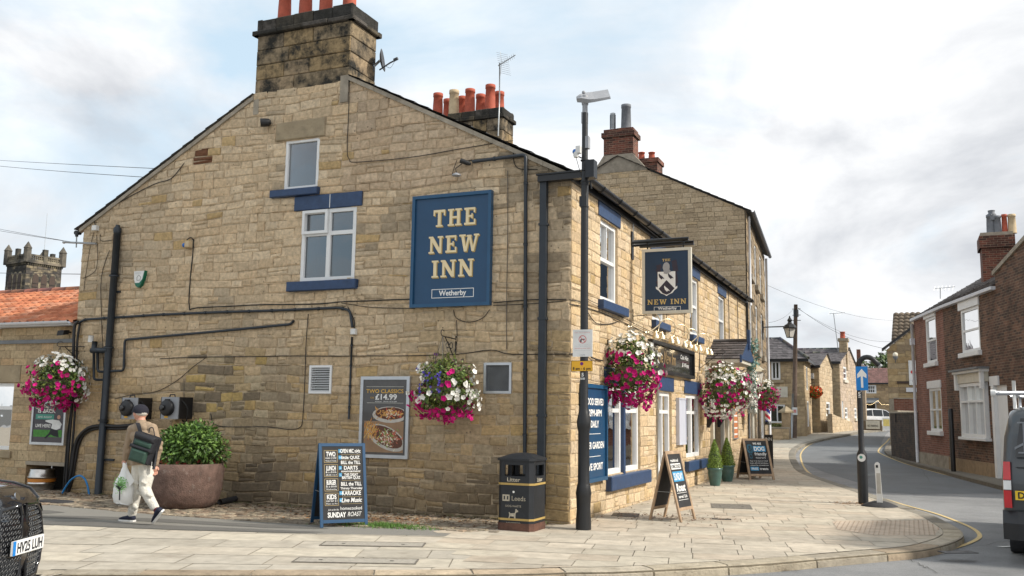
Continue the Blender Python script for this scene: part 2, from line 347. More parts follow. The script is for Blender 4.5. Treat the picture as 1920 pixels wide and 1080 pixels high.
def window(parent, fr, s0, t0, s1, t1, d=-.09, w_=.06, mull=(), trans=(), mt='white_frame', glass='glass', name='window', bars=.035, depth=.05, curtain=None, open_=None):
    m = MB(); e_ = .004
    m.fb(fr, s0, s0 + w_, t0, t1, d - .03, d + depth, mt); m.fb(fr, s1 - w_, s1, t0, t1, d - .03, d + depth, mt)
    m.fb(fr, s0 + w_, s1 - w_, t0, t0 + w_, d - .03, d + depth, mt); m.fb(fr, s0 + w_, s1 - w_, t1 - w_, t1, d - .03, d + depth, mt)
    for (a, b0, b1, bw) in mull: m.fb(fr, a - bw / 2, a + bw / 2, max(b0, t0 + w_), min(b1, t1 - w_), d - .02, d + depth - e_, mt)
    for (t, a0, a1, bw) in trans: m.fb(fr, max(a0, s0 + w_), min(a1, s1 - w_), t - bw / 2, t + bw / 2, d - .018, d + depth - 2 * e_, mt)
    o = m.build(name, parent); g = MB(); g.fb(fr, s0 + w_ * .8, s1 - w_ * .8, t0 + w_ * .8, t1 - w_ * .8, d - .015, d + .006, glass); g.build('pane', o)
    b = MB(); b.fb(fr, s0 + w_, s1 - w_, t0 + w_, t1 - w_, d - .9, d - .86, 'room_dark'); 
    if curtain:
        k = 14
        for (c0, c1) in curtain:
            a0, a1 = s0 + w_ + (s1 - s0 - 2 * w_) * c0, s0 + w_ + (s1 - s0 - 2 * w_) * c1
            for i in range(k):
                x0, x1 = a0 + (a1 - a0) * i / k, a0 + (a1 - a0) * (i + 1) / k; z0, z1 = (.02 if i % 2 else 0), (0 if i % 2 else .02)
                b.add([fr.P(x0, t0, d - .09 - z0), fr.P(x1, t0, d - .09 - z1), fr.P(x1, t1, d - .09 - z1), fr.P(x0, t1, d - .09 - z0)], [(0, 1, 2, 3)], 'curtain')
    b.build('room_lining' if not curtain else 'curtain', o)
    return o
# ------------------------------------------------------------------ materials
mat('sandstone', attr=True, rough=.92, var=.24, scale=16, bump=1.3, bscale=30, spec=.2, dark=(.17, .13, .09), dscale=5.5, dlo=.585, dhi=.80, layer=2.6, spots=7, srad=.10, scol=(.11, .085, .06))
mat('sandstone_far', attr=True, rough=.92, var=.22, scale=5, bump=.7, bscale=20, spec=.2, dark=(.12, .10, .08), dscale=1.2, dlo=.55, dhi=.85)
mat('ashlar_soot', attr=True, rough=.95, var=.3, scale=9, bump=1.0, bscale=30, spec=.15, dark=(.035, .034, .030), dscale=2.6, dlo=.44, dhi=.60)
mat('tower_stone', attr=True, rough=.95, var=.3, scale=1.5, bump=.5, bscale=5, spec=.15, dark=(.05, .05, .048), dscale=.5, dlo=.42, dhi=.6)
mat('slab', attr=True, rough=.85, var=.16, scale=5, bump=.5, bscale=90, spec=.3, dark=(.26, .22, .17), dscale=1.1, dlo=.50, dhi=.85, spots=3.3, srad=.06, scol=(.25, .22, .18))
mat('kerbstone', attr=True, rough=.9, var=.28, scale=8, bump=1.0, bscale=30, spec=.25, dark=(.16, .13, .09), dscale=4, dlo=.5, dhi=.72)
mat('joint', (.30, .265, .21), rough=.95, var=.4, scale=12)
mat('asphalt', attr=True, rough=.93, var=.34, scale=110, bump=.8, bscale=180, spec=.3, dark=(.15, .155, .16), dscale=.5, dlo=.42, dhi=.8)
mat('tarmac_path', attr=True, rough=.95, var=.2, scale=90, bump=.8, bscale=150, spec=.25)
mat('soil', (.20, .16, .12), rough=1, var=.5, scale=20, bump=1, bscale=60)
mat('cobble', attr=True, rough=.85, var=.3, scale=20, bump=.8, bscale=50, spec=.3)
mat('yellow_paint', (.62, .47, .22), rough=.8, var=.2, scale=30, dark=(.20, .18, .15), dscale=22, dlo=.56, dhi=.72)
mat('white_paint', (.66, .66, .64), rough=.75, var=.15, scale=30, dark=(.25, .25, .25), dscale=20, dlo=.58, dhi=.75)
mat('tarmac_crack', (.06, .06, .06), rough=.9)
mat('slate', attr=True, rough=.7, var=.3, scale=9, bump=.5, bscale=30, spec=.4)
mat('pantile', attr=True, rough=.8, var=.28, scale=5, bump=.4, bscale=30, spec=.3, dark=(.16, .08, .05), dscale=2.6, dlo=.6, dhi=.8)
mat('white_frame', (.74, .75, .75), rough=.4, var=.05, scale=4)
mat('cream_paint', (.60, .57, .48), rough=.5, var=.1, scale=4)
mat('blue_paint', (.022, .052, .125), rough=.48, var=.18, scale=10, bump=.3, bscale=25, dark=(.06, .095, .18), dscale=9, dlo=.62, dhi=.8)
mat('sign_blue', (.010, .058, .135), rough=.38, var=.08, scale=3)
mat('sign_navy', (.008, .032, .075), rough=.4, var=.08, scale=3)
mat('gold', (.62, .45, .16), rough=.5, var=.08); mat('pale_gold', (.80, .66, .40), rough=.5, var=.05)
mat('gold_trim', (.42, .29, .09), rough=.5, var=.1)
mat('white_letter', (.80, .80, .78), rough=.55, var=.04); mat('chalk', (.74, .74, .72), rough=.8, var=.25, scale=60)
mat('chalk_blue', (.035, .27, .50), rough=.7, var=.2, scale=30); mat('chalkboard', (.018, .018, .020), rough=.75, var=.3, scale=7)
mat('board_gold', (.35, .27, .13), rough=.7)
mat('black_iron', (.012, .013, .015), rough=.42, var=.2, scale=8, bump=.15, bscale=30)
mat('pipe_paint', (.017, .024, .033), rough=.45, var=.2, scale=6)
mat('cable', (.014, .014, .014), rough=.7); mat('grey_cable', (.10, .09, .08), rough=.8)
mat('galvanised', (.40, .42, .43), rough=.45, metal=.6, var=.15)
mat('aluminium', (.55, .57, .60), rough=.35, metal=.7, var=.08); mat('steel', (.60, .58, .55), rough=.28, metal=1, var=.15, scale=9)
mat('lamp_grey', (.30, .31, .33), rough=.5, var=.1); mat('lamp_lens', (.72, .66, .60), rough=.3)
mat('terracotta', (.40, .085, .045), rough=.75, var=.22, scale=8, dark=(.10, .04, .03), dscale=5, dlo=.6, dhi=.8)
mat('buff_pot', (.55, .43, .27), rough=.8, var=.2); mat('grey_pot', (.16, .17, .19), rough=.7, var=.2)
mat('concrete', (.33, .29, .23), rough=.92, var=.2, scale=6, bump=.5, dark=(.14, .12, .09), dscale=2, dlo=.5, dhi=.8)
mat('lintel_stone', (.36, .29, .19), rough=.9, var=.28, scale=5, bump=.8, dark=(.16, .12, .07), dscale=2.5, dlo=.5, dhi=.75)
mat('planter_stone', (.165, .105, .085), rough=.9, var=.35, scale=9, bump=.9, bscale=45, dark=(.30, .255, .22), dscale=7, dlo=.56, dhi=.78)
mat('leaf', attr=True, rough=.5, var=.2, scale=9, spec=.4); mat('petal', attr=True, rough=.7, var=.08, scale=30, spec=.2)
mat('moss', (.10, .11, .03), rough=1, var=.4, scale=20)
mat('glazed_pot', (.05, .115, .10), rough=.35, var=.3, scale=6, coat=.3)
mat('wood', (.30, .17, .09), rough=.7, var=.3, scale=9, bump=.3); mat('pale_wood', (.36, .25, .16), rough=.75, var=.3, scale=9)
mat('dark_wood', (.055, .035, .025), rough=.7, var=.3, scale=9); mat('pole_wood', (.12, .085, .065), rough=.9, var=.35, scale=5, bump=.5)
mat('bin_black', (.010, .013, .018), rough=.5, var=.3, scale=5, dark=(.032, .04, .052), dscale=4, dlo=.58, dhi=.85); mat('bin_rust', (.10, .045, .03), rough=.7, var=.4, scale=9)
mat('curtain', (.36, .34, .27), rough=.9, var=.1); mat('room_dark', (.035, .033, .03), rough=.9); mat('blind', (.50, .50, .44), rough=.9, var=.08)
mat('brass', (.78, .66, .45), rough=.3, metal=1); mat('shade_white', (.80, .74, .60), rough=.5)
mat('poster_white', (.70, .72, .72), rough=.6); mat('lilac_board', (.50, .52, .60), rough=.5, var=.06); mat('orange_poster', (.55, .20, .08), rough=.6)
mat('sign_yellow', (.80, .43, .02), rough=.45, var=.05); mat('sign_red', (.60, .03, .03), rough=.5); mat('sign_cyan', (.0, .19, .56), rough=.4, var=.05)
mat('plastic_white', (.72, .72, .70), rough=.45, var=.1); mat('plastic_black', (.014, .014, .016), rough=.45, var=.2); mat('rubber', (.03, .03, .033), rough=.85, var=.3)
mat('plastic_green', (.0, .13, .07), rough=.4); mat('lens_blue', (.01, .13, .45), rough=.15, coat=.5); mat('hose', (.01, .19, .48), rough=.4)
mat('car_black', (.006, .006, .008), rough=.16, var=.05, coat=1.0, spec=.6); mat('gloss_black', (.008, .008, .009), rough=.12, coat=.6)
mat('car_grey', (.055, .060, .065), rough=.32, var=.06, metal=.35, coat=.7); mat('car_white', (.74, .75, .76), rough=.3, coat=.6)
mat('car_glass', (.012, .014, .016), rough=.06, spec=.8); mat('tail_red', (.50, .01, .015), rough=.2, coat=.6); mat('plate_white', (.78, .78, .76), rough=.5); mat('plate_yellow', (.80, .52, .02), rough=.5)
mat('grille', (.045, .05, .055), rough=.45); mat('chrome', (.6, .62, .66), rough=.15, metal=1)
mat('lead', (.16, .17, .18), rough=.6, var=.15); mat('gutter_black', (.010, .011, .013), rough=.35, var=.2); mat('gutter_white', (.62, .64, .68), rough=.5, var=.08)
mat('dish_grey', (.06, .065, .075), rough=.6); mat('roof_red', attr=True, rough=.85, var=.25, scale=5, bump=.4, bscale=20)
mat('keg_orange', (.60, .22, .03), rough=.5, var=.1); mat('barber_red', (.55, .03, .05), rough=.3); mat('barber_blue', (.02, .05, .40), rough=.3)
mat('lit_bulb', (1, .75, .4), emit=2.5); mat('lantern_glass', (.62, .60, .55), rough=.35, var=.05)
mat('skin', (.56, .29, .21), rough=.55, var=.12, scale=30); mat('jacket', (.32, .24, .165), rough=.85, var=.1, scale=6, bump=2.2, bscale=7)
mat('trousers', (.66, .64, .58), rough=.9, var=.1, scale=8, bump=2.2, bscale=9); mat('cap_navy', (.012, .012, .022), rough=.9); mat('shoe_navy', (.010, .014, .035), rough=.8); mat('sock', (.10, .008, .015), rough=.9)
mat('bag_green', (.022, .058, .042), rough=.6, var=.2, scale=12, bump=.3); mat('bag_black', (.012, .013, .018), rough=.7, var=.2); mat('carrier', (.80, .81, .80), rough=.5, var=.08, bump=.5, bscale=14); mat('hair_grey', (.5, .47, .42), rough=.9)
mat('print_green', (.20, .48, .14), rough=.7, var=.2, scale=20); mat('grass', attr=True, rough=.7, var=.2)
brick_mat('brick_red', '#8a5c4b', '#704538', '#8d8072', var=.3); brick_mat('brick_dark', '#6e4e3d', '#40322a', '#7d6f5d', var=.6)
brick_mat('brick_chimney', '#754436', '#3f2a24', '#8a7763', var=.6)
def glassmat(name, tint, fac=.10, rough=.02):
    m = bpy.data.materials.new(name); m.use_nodes = True; t = m.node_tree; t.nodes.clear(); l = t.links.new
    o = N('ShaderNodeOutputMaterial', t); mx = N('ShaderNodeMixShader', t); tr = N('ShaderNodeBsdfTransparent', t); gl = N('ShaderNodeBsdfGlossy', t)
    tr.inputs[0].default_value = tint + (1,); gl.inputs['Roughness'].default_value = rough
    fr_ = N('ShaderNodeFresnel', t); fr_.inputs[0].default_value = 1.5; ad = N('ShaderNodeMath', t, operation='ADD'); ad.inputs[1].default_value = fac; l(fr_.outputs[0], ad.inputs[0])
    l(ad.outputs[0], mx.inputs[0]); l(tr.outputs[0], mx.inputs[1]); l(gl.outputs[0], mx.inputs[2]); l(mx.outputs[0], o.inputs[0]); MATS[name] = m; tc_ = N('ShaderNodeTexCoord', t); nn_ = N('ShaderNodeTexNoise', t); nn_.inputs['Scale'].default_value = 2.2; bb_ = N('ShaderNodeBump', t); bb_.inputs['Strength'].default_value = .10; bb_.inputs['Distance'].default_value = .03; l(tc_.outputs['Object'], nn_.inputs['Vector']); l(nn_.outputs['Fac'], bb_.inputs['Height']); l(bb_.outputs[0], gl.inputs['Normal'])
glassmat('glass', (.68, .73, .73), .0); glassmat('glass_sky', (.30, .40, .48), .12)
# ------------------------------------------------------------------ ground, road, pavements
OUT = [(-60, 1078), (77, 1076), (400, 1077), (700, 1077), (960, 1075), (1060, 1072), (1149, 1071), (1260, 1066), (1331, 1062), (1445, 1055), (1570, 1044), (1663, 1036), (1728, 1030), (1777, 1019), (1802, 1008), (1806, 1000), (1795, 989), (1751, 966), (1712, 953), (1629, 924), (1557, 901), (1512, 884), (1496, 866), (1491, 849), (1500, 838), (1520, 829), (1560, 820), (1600, 813), (1627, 809), (1662, 806)]
pts = [G(*p) for p in OUT]
pts = [V((-60, pts[0].y - 30, 0)), V((-14, pts[0].y - 5.2, 0))] + pts
def smooth_path(p, n=3):
    o = []
    for i in range(len(p) - 1):
        a = p[max(i - 1, 0)]; b = p[i]; c = p[i + 1]; d = p[min(i + 2, len(p) - 1)]
        for k in range(n):
            t = k / n; o.append(.5 * ((2 * b) + (c - a) * t + (2 * a - 5 * b + 4 * c - d) * t * t + (3 * b - a - 3 * c + d) * t ** 3))
    o.append(p[-1]); return o
edge = smooth_path(pts, 3)
for p in edge: p.z = 0
def offs(path, d):
    o = []
    for i, p in enumerate(path):
        t = (path[min(i + 1, len(path) - 1)] - path[max(i - 1, 0)]); t.z = 0; t.normalize(); o.append(p + V((-t.y, t.x, 0)) * d)
    return o
def onground(p, dz): return V((p.x, p.y, H(p.y) + dz))
# one sheet to the horizon
g = MB(); ys = [-1500, -400, -120, -60, -30] + list(range(-20, 24, 4)) + [25 + i for i in range(0, 26)] + [60, 70, 90, 120, 180, 400, 1500]; xs = [-1500, -400, -150, -60, -30, -15, 0, 15, 30, 60, 150, 400, 1500]
g.add([(x, y, H(y) - .112) for y in ys for x in xs], [(j * len(xs) + i, j * len(xs) + i + 1, (j + 1) * len(xs) + i + 1, (j + 1) * len(xs) + i) for j in range(len(ys) - 1) for i in range(len(xs) - 1)], 'tarmac_path', (.10, .10, .095))
structure('ground', g)
rd = MB(); ys = [-60 + 2 * i for i in range(85)]; xs = [-70, -30, -15, -8, -4, 0, 3, 6, 9, 14, 25, 60]
rd.add([(x, y, H(y) - .106) for y in ys for x in xs], [(j * len(xs) + i, j * len(xs) + i + 1, (j + 1) * len(xs) + i + 1, (j + 1) * len(xs) + i) for j in range(len(ys) - 1) for i in range(len(xs) - 1)], 'asphalt', (.29, .293, .295))
structure('road', rd)
# newer, darker surfacing of the side street: one patch with its own edge
pa = [G(*p, -.1) for p in [(1545, 885), (1610, 905), (1655, 922), (1712, 925), (1780, 925), (1900, 925), (1960, 926), (1960, 880), (1800, 866), (1720, 852), (1664, 838), (1652, 832), (1659, 818), (1668, 808), (1610, 808), (1560, 818), (1512, 834), (1500, 850), (1505, 868)]]
rp = MB()
def sheet(mb, poly, dz, mt, col=WHITE, ny=2.0):
    """flat polygon following the ground: cut into strips along y so it bends with the street"""
    P2 = [(p.x, p.y) for p in poly]; vs3 = [V((a, b, 0)) for a, b in P2]
    y0 = min(b for a, b in P2); y1 = max(b for a, b in P2); cuts = [y0] + [y for y in range(22, 60, 2) if y0 < y < y1] + [y1]
    for t3 in tessellate_polygon([vs3]):
        tri = [P2[i] for i in t3]
        if (tri[1][0] - tri[0][0]) * (tri[2][1] - tri[0][1]) - (tri[2][0] - tri[0][0]) * (tri[1][1] - tri[0][1]) < 0: tri.reverse()
        for a, b in zip(cuts[:-1], cuts[1:]):
            q = clip(clip(tri, (0, a), (1, a)), (1, b), (0, b))
            if len(q) > 2 and area(q) > 1e-6: mb.add([(x, y, H(y) + dz) for x, y in q], [tuple(range(len(q)))], mt, col)
sheet(rp, pa, -.102, 'asphalt', (.195, .206, .215)); tag(rp.build('road_patch'), kind='structure')
# pavement bed
inner = [V((-.3, 60, 0)), V((-.6, 48, 0)), V((-1.5, 41, 0)), V((-3.0, 37, 0)), V((-6, 30, 0)), V((-6, .3, 0)), V((-60, .3, 0))]
pav = edge + [V((1.0, 62, 0))] + inner
bed = MB(); sheet(bed, pav, -.008, 'joint')
bl = offs(edge, -.0)
for a, b in zip(edge[:-1], edge[1:]): bed.add([onground(a, -.12), onground(b, -.12), onground(b, -.008), onground(a, -.008)], [(0, 1, 2, 3)], 'kerbstone', (.2, .17, .12))
tag(bed.build('pavement_bed'), kind='structure')
# kerb stones
kb = MB(); acc = 0; rnd = random.Random(5); seg = []; lengths = []
dense = []
for a, b in zip(edge[:-1], edge[1:]):
    n = max(1, int((b - a).length / .15)); dense += [a.lerp(b, k / n) for k in range(n)]
dense.append(edge[-1]); i = 0; KW = .27
left = offs(dense, KW)
while i < len(dense) - 3:
    l = rnd.uniform(.75, 1.15); j = i; d = 0
    while j < len(dense) - 1 and d < l: d += (dense[j + 1] - dense[j]).length; j += 1
    c = rnd.uniform(.8, 1.12); base = rnd.choice([(.47, .41, .31), (.49, .40, .29), (.43, .38, .30), (.44, .35, .25)]); far = dense[i].y > 3
    if far: base = (.27, .25, .21)
    col = tuple(x * c for x in base); zt = rnd.uniform(-.002, .006); st = max(1, (j - i) // 3) if not far else max(1, (j - i) // 2)
    ids = list(range(i, j, st)) + [j]; ids = sorted(set(ids))
    for q, (p0, p1) in enumerate(zip(ids[:-1], ids[1:])):
        def pt(k, d_, z_): 
            o = dense[k] + (left[k] - dense[k]) * (d_ / KW); return onground(o, z_)
        g0 = .012 if q == 0 else 0; g1 = .012 if q == len(ids) - 2 else 0
        def e(k, d_, z_, other, gg):
            a = pt(k, d_, z_); b = pt(other, d_, z_); return a + (b - a).normalized() * gg if gg else a
        prof = [(-.012, -.13), (-.006, -.035), (.022, zt), (.15, zt + .003), (KW - .01, zt), (KW - .01, -.02)]
        vs = [e(p0, a, b, p1, g0) for a, b in prof] + [e(p1, a, b, p0, g1) for a, b in prof]; n = len(prof)
        kb.add(vs, [(k, n + k, n + k + 1, k + 1) for k in range(n - 1)] + [tuple(range(n)), tuple(reversed(range(n, 2 * n)))], 'kerbstone', col)
    i = j
structure('kerb', kb)
kin = offs(edge, KW + .004)
# paving slabs: courses clipped to the pavement outline
S1 = [G(*p) for p in [(-60, 983), (80, 984), (330, 994), (600, 1001), (720, 1003), (835, 1005)]]
slabpoly = kin[2:]
# the paved region: kerb inner edge, then the shop fronts, the corner, then the edge of the old tarmac path
right_in = [V((1.0, 60, 0)), V((-.2, 47.5, 0)), V((-.9, 42, 0)), V((-1.6, 38, 0)), V((-2.2, 33, 0)), V((-.3, 22, 0)), V((.03, 17, 0)), V((.03, .1, 0)), V((-.1, -.2, 0)), V((-.95, -.75, 0)), V((-1.4, -1.75, 0))]
region = [p for p in kin if p.y < 60 and p.x > -13.5] + right_in + list(reversed(S1))
rt = [[(region[i].x, region[i].y) for i in t3] for t3 in tessellate_polygon([[V((p.x, p.y, 0)) for p in region]])]
for q in rt:
    if (q[1][0] - q[0][0]) * (q[2][1] - q[0][1]) - (q[2][0] - q[0][0]) * (q[1][1] - q[0][1]) < 0: q.reverse()
def course(mb, ang, rowh, lmin, lmax, keep, seed, cols, mt='slab', gap=.009, zo=0.0):
    rnd = random.Random(seed); ca, sa = math.cos(R(ang)), math.sin(R(ang)); r = 0; t = -70.0
    while t < 70:
        hh = rowh * rnd.uniform(.97, 1.03) if not isinstance(rowh, list) else rnd.choice(rowh); s_ = -70 + rnd.uniform(0, .8)
        while s_ < 70:
            l = rnd.uniform(lmin, lmax); cx, cy = s_ + l / 2, t + hh / 2; wx, wy = cx * ca - cy * sa, cx * sa + cy * ca
            if -14 < wx < 8 and -9 < wy < 60 and keep(wx, wy):
                q = [(s_ + gap / 2, t + gap / 2), (s_ + l - gap / 2, t + gap / 2), (s_ + l - gap / 2, t + hh - gap / 2), (s_ + gap / 2, t + hh - gap / 2)]
                q = [(a * ca - b * sa, a * sa + b * ca) for a, b in q]; k = rnd.uniform(.88, 1.07); b_ = rnd.choice(cols); c = tuple(x * k for x in b_); zz = rnd.uniform(.0, .003)
                for tri in rt:
                    o = q
                    for i in range(3):
                        o = clip(o, tri[i], tri[(i + 1) % 3])
                        if len(o) < 3: break
                    if len(o) > 2 and area(o) > 1e-5: mb.add([(x, y, H(y) + .002 + zz + zo) for x, y in o], [tuple(range(len(o)))], mt, c)
            s_ += l
        t += hh
sl = MB(); SC = [(.50, .45, .36), (.52, .46, .37), (.47, .42, .34), (.49, .42, .33)]
dv = G(850, 1050); dv2 = G(835, 1000)
def side(x, y, k=0.0): return ((dv2.x - dv.x) * (y - dv.y) - (dv2.y - dv.y) * (x - dv.x)) / math.hypot(dv2.x - dv.x, dv2.y - dv.y) > k     # west of the joint line
course(sl, 22, .62, .8, 1.25, lambda x, y: side(x, y, -1.1), 3, [(.50, .45, .37), (.47, .43, .36), (.53, .48, .39), (.45, .41, .34)], gap=.013, zo=-.0045)
course(sl, 12, .45, .55, .72, lambda x, y: (not side(x, y)) and y < 33, 4, SC, gap=.010)
course(sl, 60, .5, .6, .8, lambda x, y: y >= 33, 5, [(.42, .39, .33)], gap=.01)
structure('pavement', sl)
# weathered tarmac path in front of the gable, with two darker repair strips
C1 = [G(*p) for p in [(-60, 952), (95, 947), (200, 957), (300, 966), (440, 975), (560, 983), (700, 990), (800, 991), (850, 996), (925, 1000)]]
pth = MB(); sheet(pth, S1 + list(reversed(C1)) , .001, 'tarmac_path', (.27, .26, .235))
sheet(pth, [G(*p) for p in [(-60, 956), (90, 957), (122, 961), (60, 966), (200, 969), (300, 973), (420, 980), (560, 987), (620, 992), (500, 990), (330, 981), (200, 974), (60, 971), (-60, 970)]], .005, 'tarmac_path', (.165, .16, .148))
sheet(pth, [G(*p) for p in [(-60, 976), (160, 978), (330, 986), (470, 992), (610, 998), (560, 999.5), (330, 993.5), (80, 983.5), (-60, 982.5)]], .005, 'tarmac_path', (.165, .16, .148))
structure('path', pth)
# strip of old setts and soil along the wall
so_ = MB(); sheet(so_, C1 + [V((-.2, -.35, 0)), V((-.2, .2, 0)), V((-14, .6, 0))], -.001, 'soil'); structure('soil', so_)
cb = MB(); rnd = random.Random(11)
cpoly = [(p.x, p.y) for p in C1] + [(-.95, 0), (-13, .3)]
def inpoly(x, y, P):
    c = False; n = len(P)
    for i in range(n):
        a, b = P[i], P[(i + 1) % n]
        if (a[1] > y) != (b[1] > y) and x < (b[0] - a[0]) * (y - a[1]) / (b[1] - a[1]) + a[0]: c = not c
    return c
y = -3.6; r = 0
while y < .1:
    x = -13 + rnd.uniform(0, .1)
    while x < -.5:
        l = rnd.uniform(.09, .2); hh = .11
        if inpoly(x + l / 2, y + .05, cpoly) and rnd.random() < .9:
            k = rnd.uniform(.6, 1.2); c = rnd.choice([(.31, .26, .19), (.36, .30, .22), (.26, .22, .17), (.28, .21, .15)]); c = tuple(a * k for a in c); z0 = rnd.uniform(.004, .022)
            q = [(x + .008, y + .006), (x + l - .008, y + .006), (x + l - .008, y + hh - .006), (x + .008, y + hh - .006)]; q = [(a + rnd.uniform(-.012, .012), b + rnd.uniform(-.012, .012)) for a, b in q]; i1 = inset(q, .018)
            cb.add([(a, b, -.004) for a, b in q] + [(a, b, z0 * .6) for a, b in q] + [(a, b, z0 + rnd.uniform(0, .004)) for a, b in i1], [(k_, (k_ + 1) % 4, 4 + (k_ + 1) % 4, 4 + k_) for k_ in range(4)] + [(4 + k_, 4 + (k_ + 1) % 4, 8 + (k_ + 1) % 4, 8 + k_) for k_ in range(4)] + [(8, 9, 10, 11)], 'cobble', c)
        x += l
    y += .11; r += 1
structure('cobbles', cb)
# leaf litter and moss along the wall foot; grass tuft
def leaves(mb, n, f, size, cols, mt='leaf', seed=1):
    rnd = random.Random(seed)
    for _ in range(n):
        p = f(rnd); a = rnd.uniform(0, 6.28); s_ = size * rnd.uniform(.6, 1.4); ux, uy = math.cos(a) * s_, math.sin(a) * s_; t = rnd.uniform(-.4, .4) * s_; k = rnd.uniform(.6, 1.2); c = tuple(x * k for x in rnd.choice(cols))
        mb.add([(p.x - ux, p.y - uy, p.z + .004), (p.x + uy * .5, p.y - ux * .5, p.z + .008 + abs(t)), (p.x + ux, p.y + uy, p.z + .006), (p.x - uy * .5, p.y + ux * .5, p.z + .006 + abs(t) * .4)], [(0, 1, 2, 3)], mt, c)
lf = MB(); leaves(lf, 1500, lambda r_: V((r_.uniform(-10.3, -.2), -abs(r_.gauss(0, .45)) - .02, .012)), .028, [(.20, .13, .07), (.26, .18, .10), (.13, .085, .05), (.30, .22, .13)])
leaves(lf, 500, lambda r_: V((r_.gauss(-2.9, .7), r_.gauss(-1.0, .3), .012)), .03, [(.28, .14, .06), (.32, .18, .09)], seed=2)
leaves(lf, 260, lambda r_: V((r_.gauss(1.1, .5), r_.gauss(1.6, .45), .008)), .022, [(.22, .12, .07), (.16, .10, .07)], seed=3)
leaves(lf, 160, lambda r_: V((r_.gauss(3.75, .25), r_.gauss(5.9, .22), .008)), .022, [(.38, .20, .08), (.30, .15, .06)], seed=4)
leaves(lf, 220, lambda r_: V((.05 + abs(r_.gauss(0, .1)), r_.uniform(0, 17), .008)), .02, [(.2, .13, .07)], seed=5)
tag(lf.build('fallen_leaves'), 'brown fallen leaves drifted along the foot of the walls', 'leaf litter', kind='stuff')
gr = MB(); rnd = random.Random(4)
for _ in range(2600):
    u = rnd.gauss(0, .42); p = V((-2.28 + u, -1.62 + rnd.gauss(0, .10) + u * .12, 0)); h_ = rnd.uniform(.02, .075) * max(.3, 1 - abs(u) * .7); a = rnd.uniform(0, 6.28); d = V((math.cos(a), math.sin(a), 0)) * .006; l = V((rnd.uniform(-.03, .03), rnd.uniform(-.03, .03), h_)); k = rnd.uniform(.6, 1.3)
    gr.add([p - d, p + d, p + l], [(0, 1, 2)], 'grass', (.10 * k, .21 * k, .035 * k))
for _ in range(900):
    u = rnd.choice([rnd.uniform(-10, -.3)]); p = V((u, rnd.uniform(-.15, -.02), 0)); h_ = rnd.uniform(.02, .06); a = rnd.uniform(0, 6.28); d = V((math.cos(a), math.sin(a), 0)) * .006; k = rnd.uniform(.5, 1.1)
    gr.add([p - d, p + d, p + V((rnd.uniform(-.03, .03), rnd.uniform(-.03, .03), h_))], [(0, 1, 2)], 'grass', (.11 * k, .15 * k, .04 * k))
tag(gr.build('grass'), 'bright green grass tuft growing at the edge of the path', 'grass', kind='stuff')
# painted lines
def ribbon(mb, pts, wd, dz, mt):
    p = smooth_path(pts, 4); a = offs(p, wd / 2); b = offs(p, -wd / 2)
    for i in range(len(p) - 1): mb.add([onground(b[i], dz), onground(b[i + 1], dz), onground(a[i + 1], dz), onground(a[i], dz)], [(0, 1, 2, 3)], mt)
yl = MB()
ribbon(yl, [G(*p, -.1) for p in [(1000, 1090), (1115, 1079), (1300, 1070), (1440, 1062), (1570, 1051), (1670, 1044), (1741, 1038)]], .06, -.098, 'yellow_paint')
ribbon(yl, [G(*p, -.1) for p in [(1774, 1032), (1805, 1023), (1829, 1013), (1837, 1004), (1824, 991), (1790, 976), (1751, 962), (1700, 948), (1660, 936), (1600, 919), (1560, 906), (1531, 896), (1510, 880), (1502, 862), (1502, 850), (1512, 838), (1530, 829), (1557, 820), (1600, 811), (1640, 806)]], .065, -.096, 'yellow_paint')
ribbon(yl, [G(*p, -.1) for p in [(1985, 938), (1920, 920), (1800, 897), (1720, 876), (1680, 863), (1652, 851), (1647, 846), (1652, 838), (1662, 829), (1668, 822)]], .07, -.096, 'yellow_paint')
structure('yellow_line', yl)
wl = MB(); ribbon(wl, [G(*p, -.1) for p in [(1874, 1025.5), (1930, 1024)]], .10, -.096, 'white_paint'); structure('white_line', wl)
cr = MB(); rnd = random.Random(12)
for (x0, y0, x1, y1) in ((1590, 925, 1900, 926), (1560, 900, 1680, 955), (1700, 840, 1745, 905), (1120, 1082, 1500, 1070), (1640, 1052, 1900, 1012), (1550, 870, 1640, 860), (1700, 1045, 1760, 1075)):
    n_ = 16; P_ = [G(x0 + (x1 - x0) * k / n_, y0 + (y1 - y0) * k / n_ + rnd.gauss(0, 1.2), -.1) for k in range(n_ + 1)]; ribbon(cr, P_, .007 + rnd.random() * .008, -.0985, 'tarmac_crack')
structure('road_cracks', cr)
# far-side pavement in front of the brick house
ROUT = [(1990, 942), (1920, 926), (1880, 912), (1840, 902), (1800, 892), (1760, 881), (1720, 871), (1690, 862), (1664, 851), (1658, 845), (1660, 838), (1668, 830)]
re_ = [G(*p) for p in ROUT]; rin = [V((5.6, 36, 0)), V((3.6, 33, 0)), V((4.0, 31, 0)), V((4.8, 25.4, 0)), V((5.9, 20.8, 0)), V((7.3, 15.8, 0)), V((12, 6, 0)), V((14, 6, 0))]
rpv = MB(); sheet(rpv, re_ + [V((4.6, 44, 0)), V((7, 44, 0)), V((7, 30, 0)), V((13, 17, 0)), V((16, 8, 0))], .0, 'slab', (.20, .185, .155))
for a, b in zip(re_[:-1], re_[1:]): rpv.add([onground(a, -.12), onground(b, -.12), onground(b, .0), onground(a, .0)], [(0, 3, 2, 1)], 'kerbstone', (.16, .14, .11))
a_ = offs(re_, -.16)
for i in range(len(re_) - 1): rpv.add([onground(re_[i], .004), onground(re_[i + 1], .004), onground(a_[i + 1], .004), onground(a_[i], .004)], [(0, 1, 2, 3)], 'kerbstone', (.2, .18, .15))
tag(rpv.build('pavement'), kind='structure')
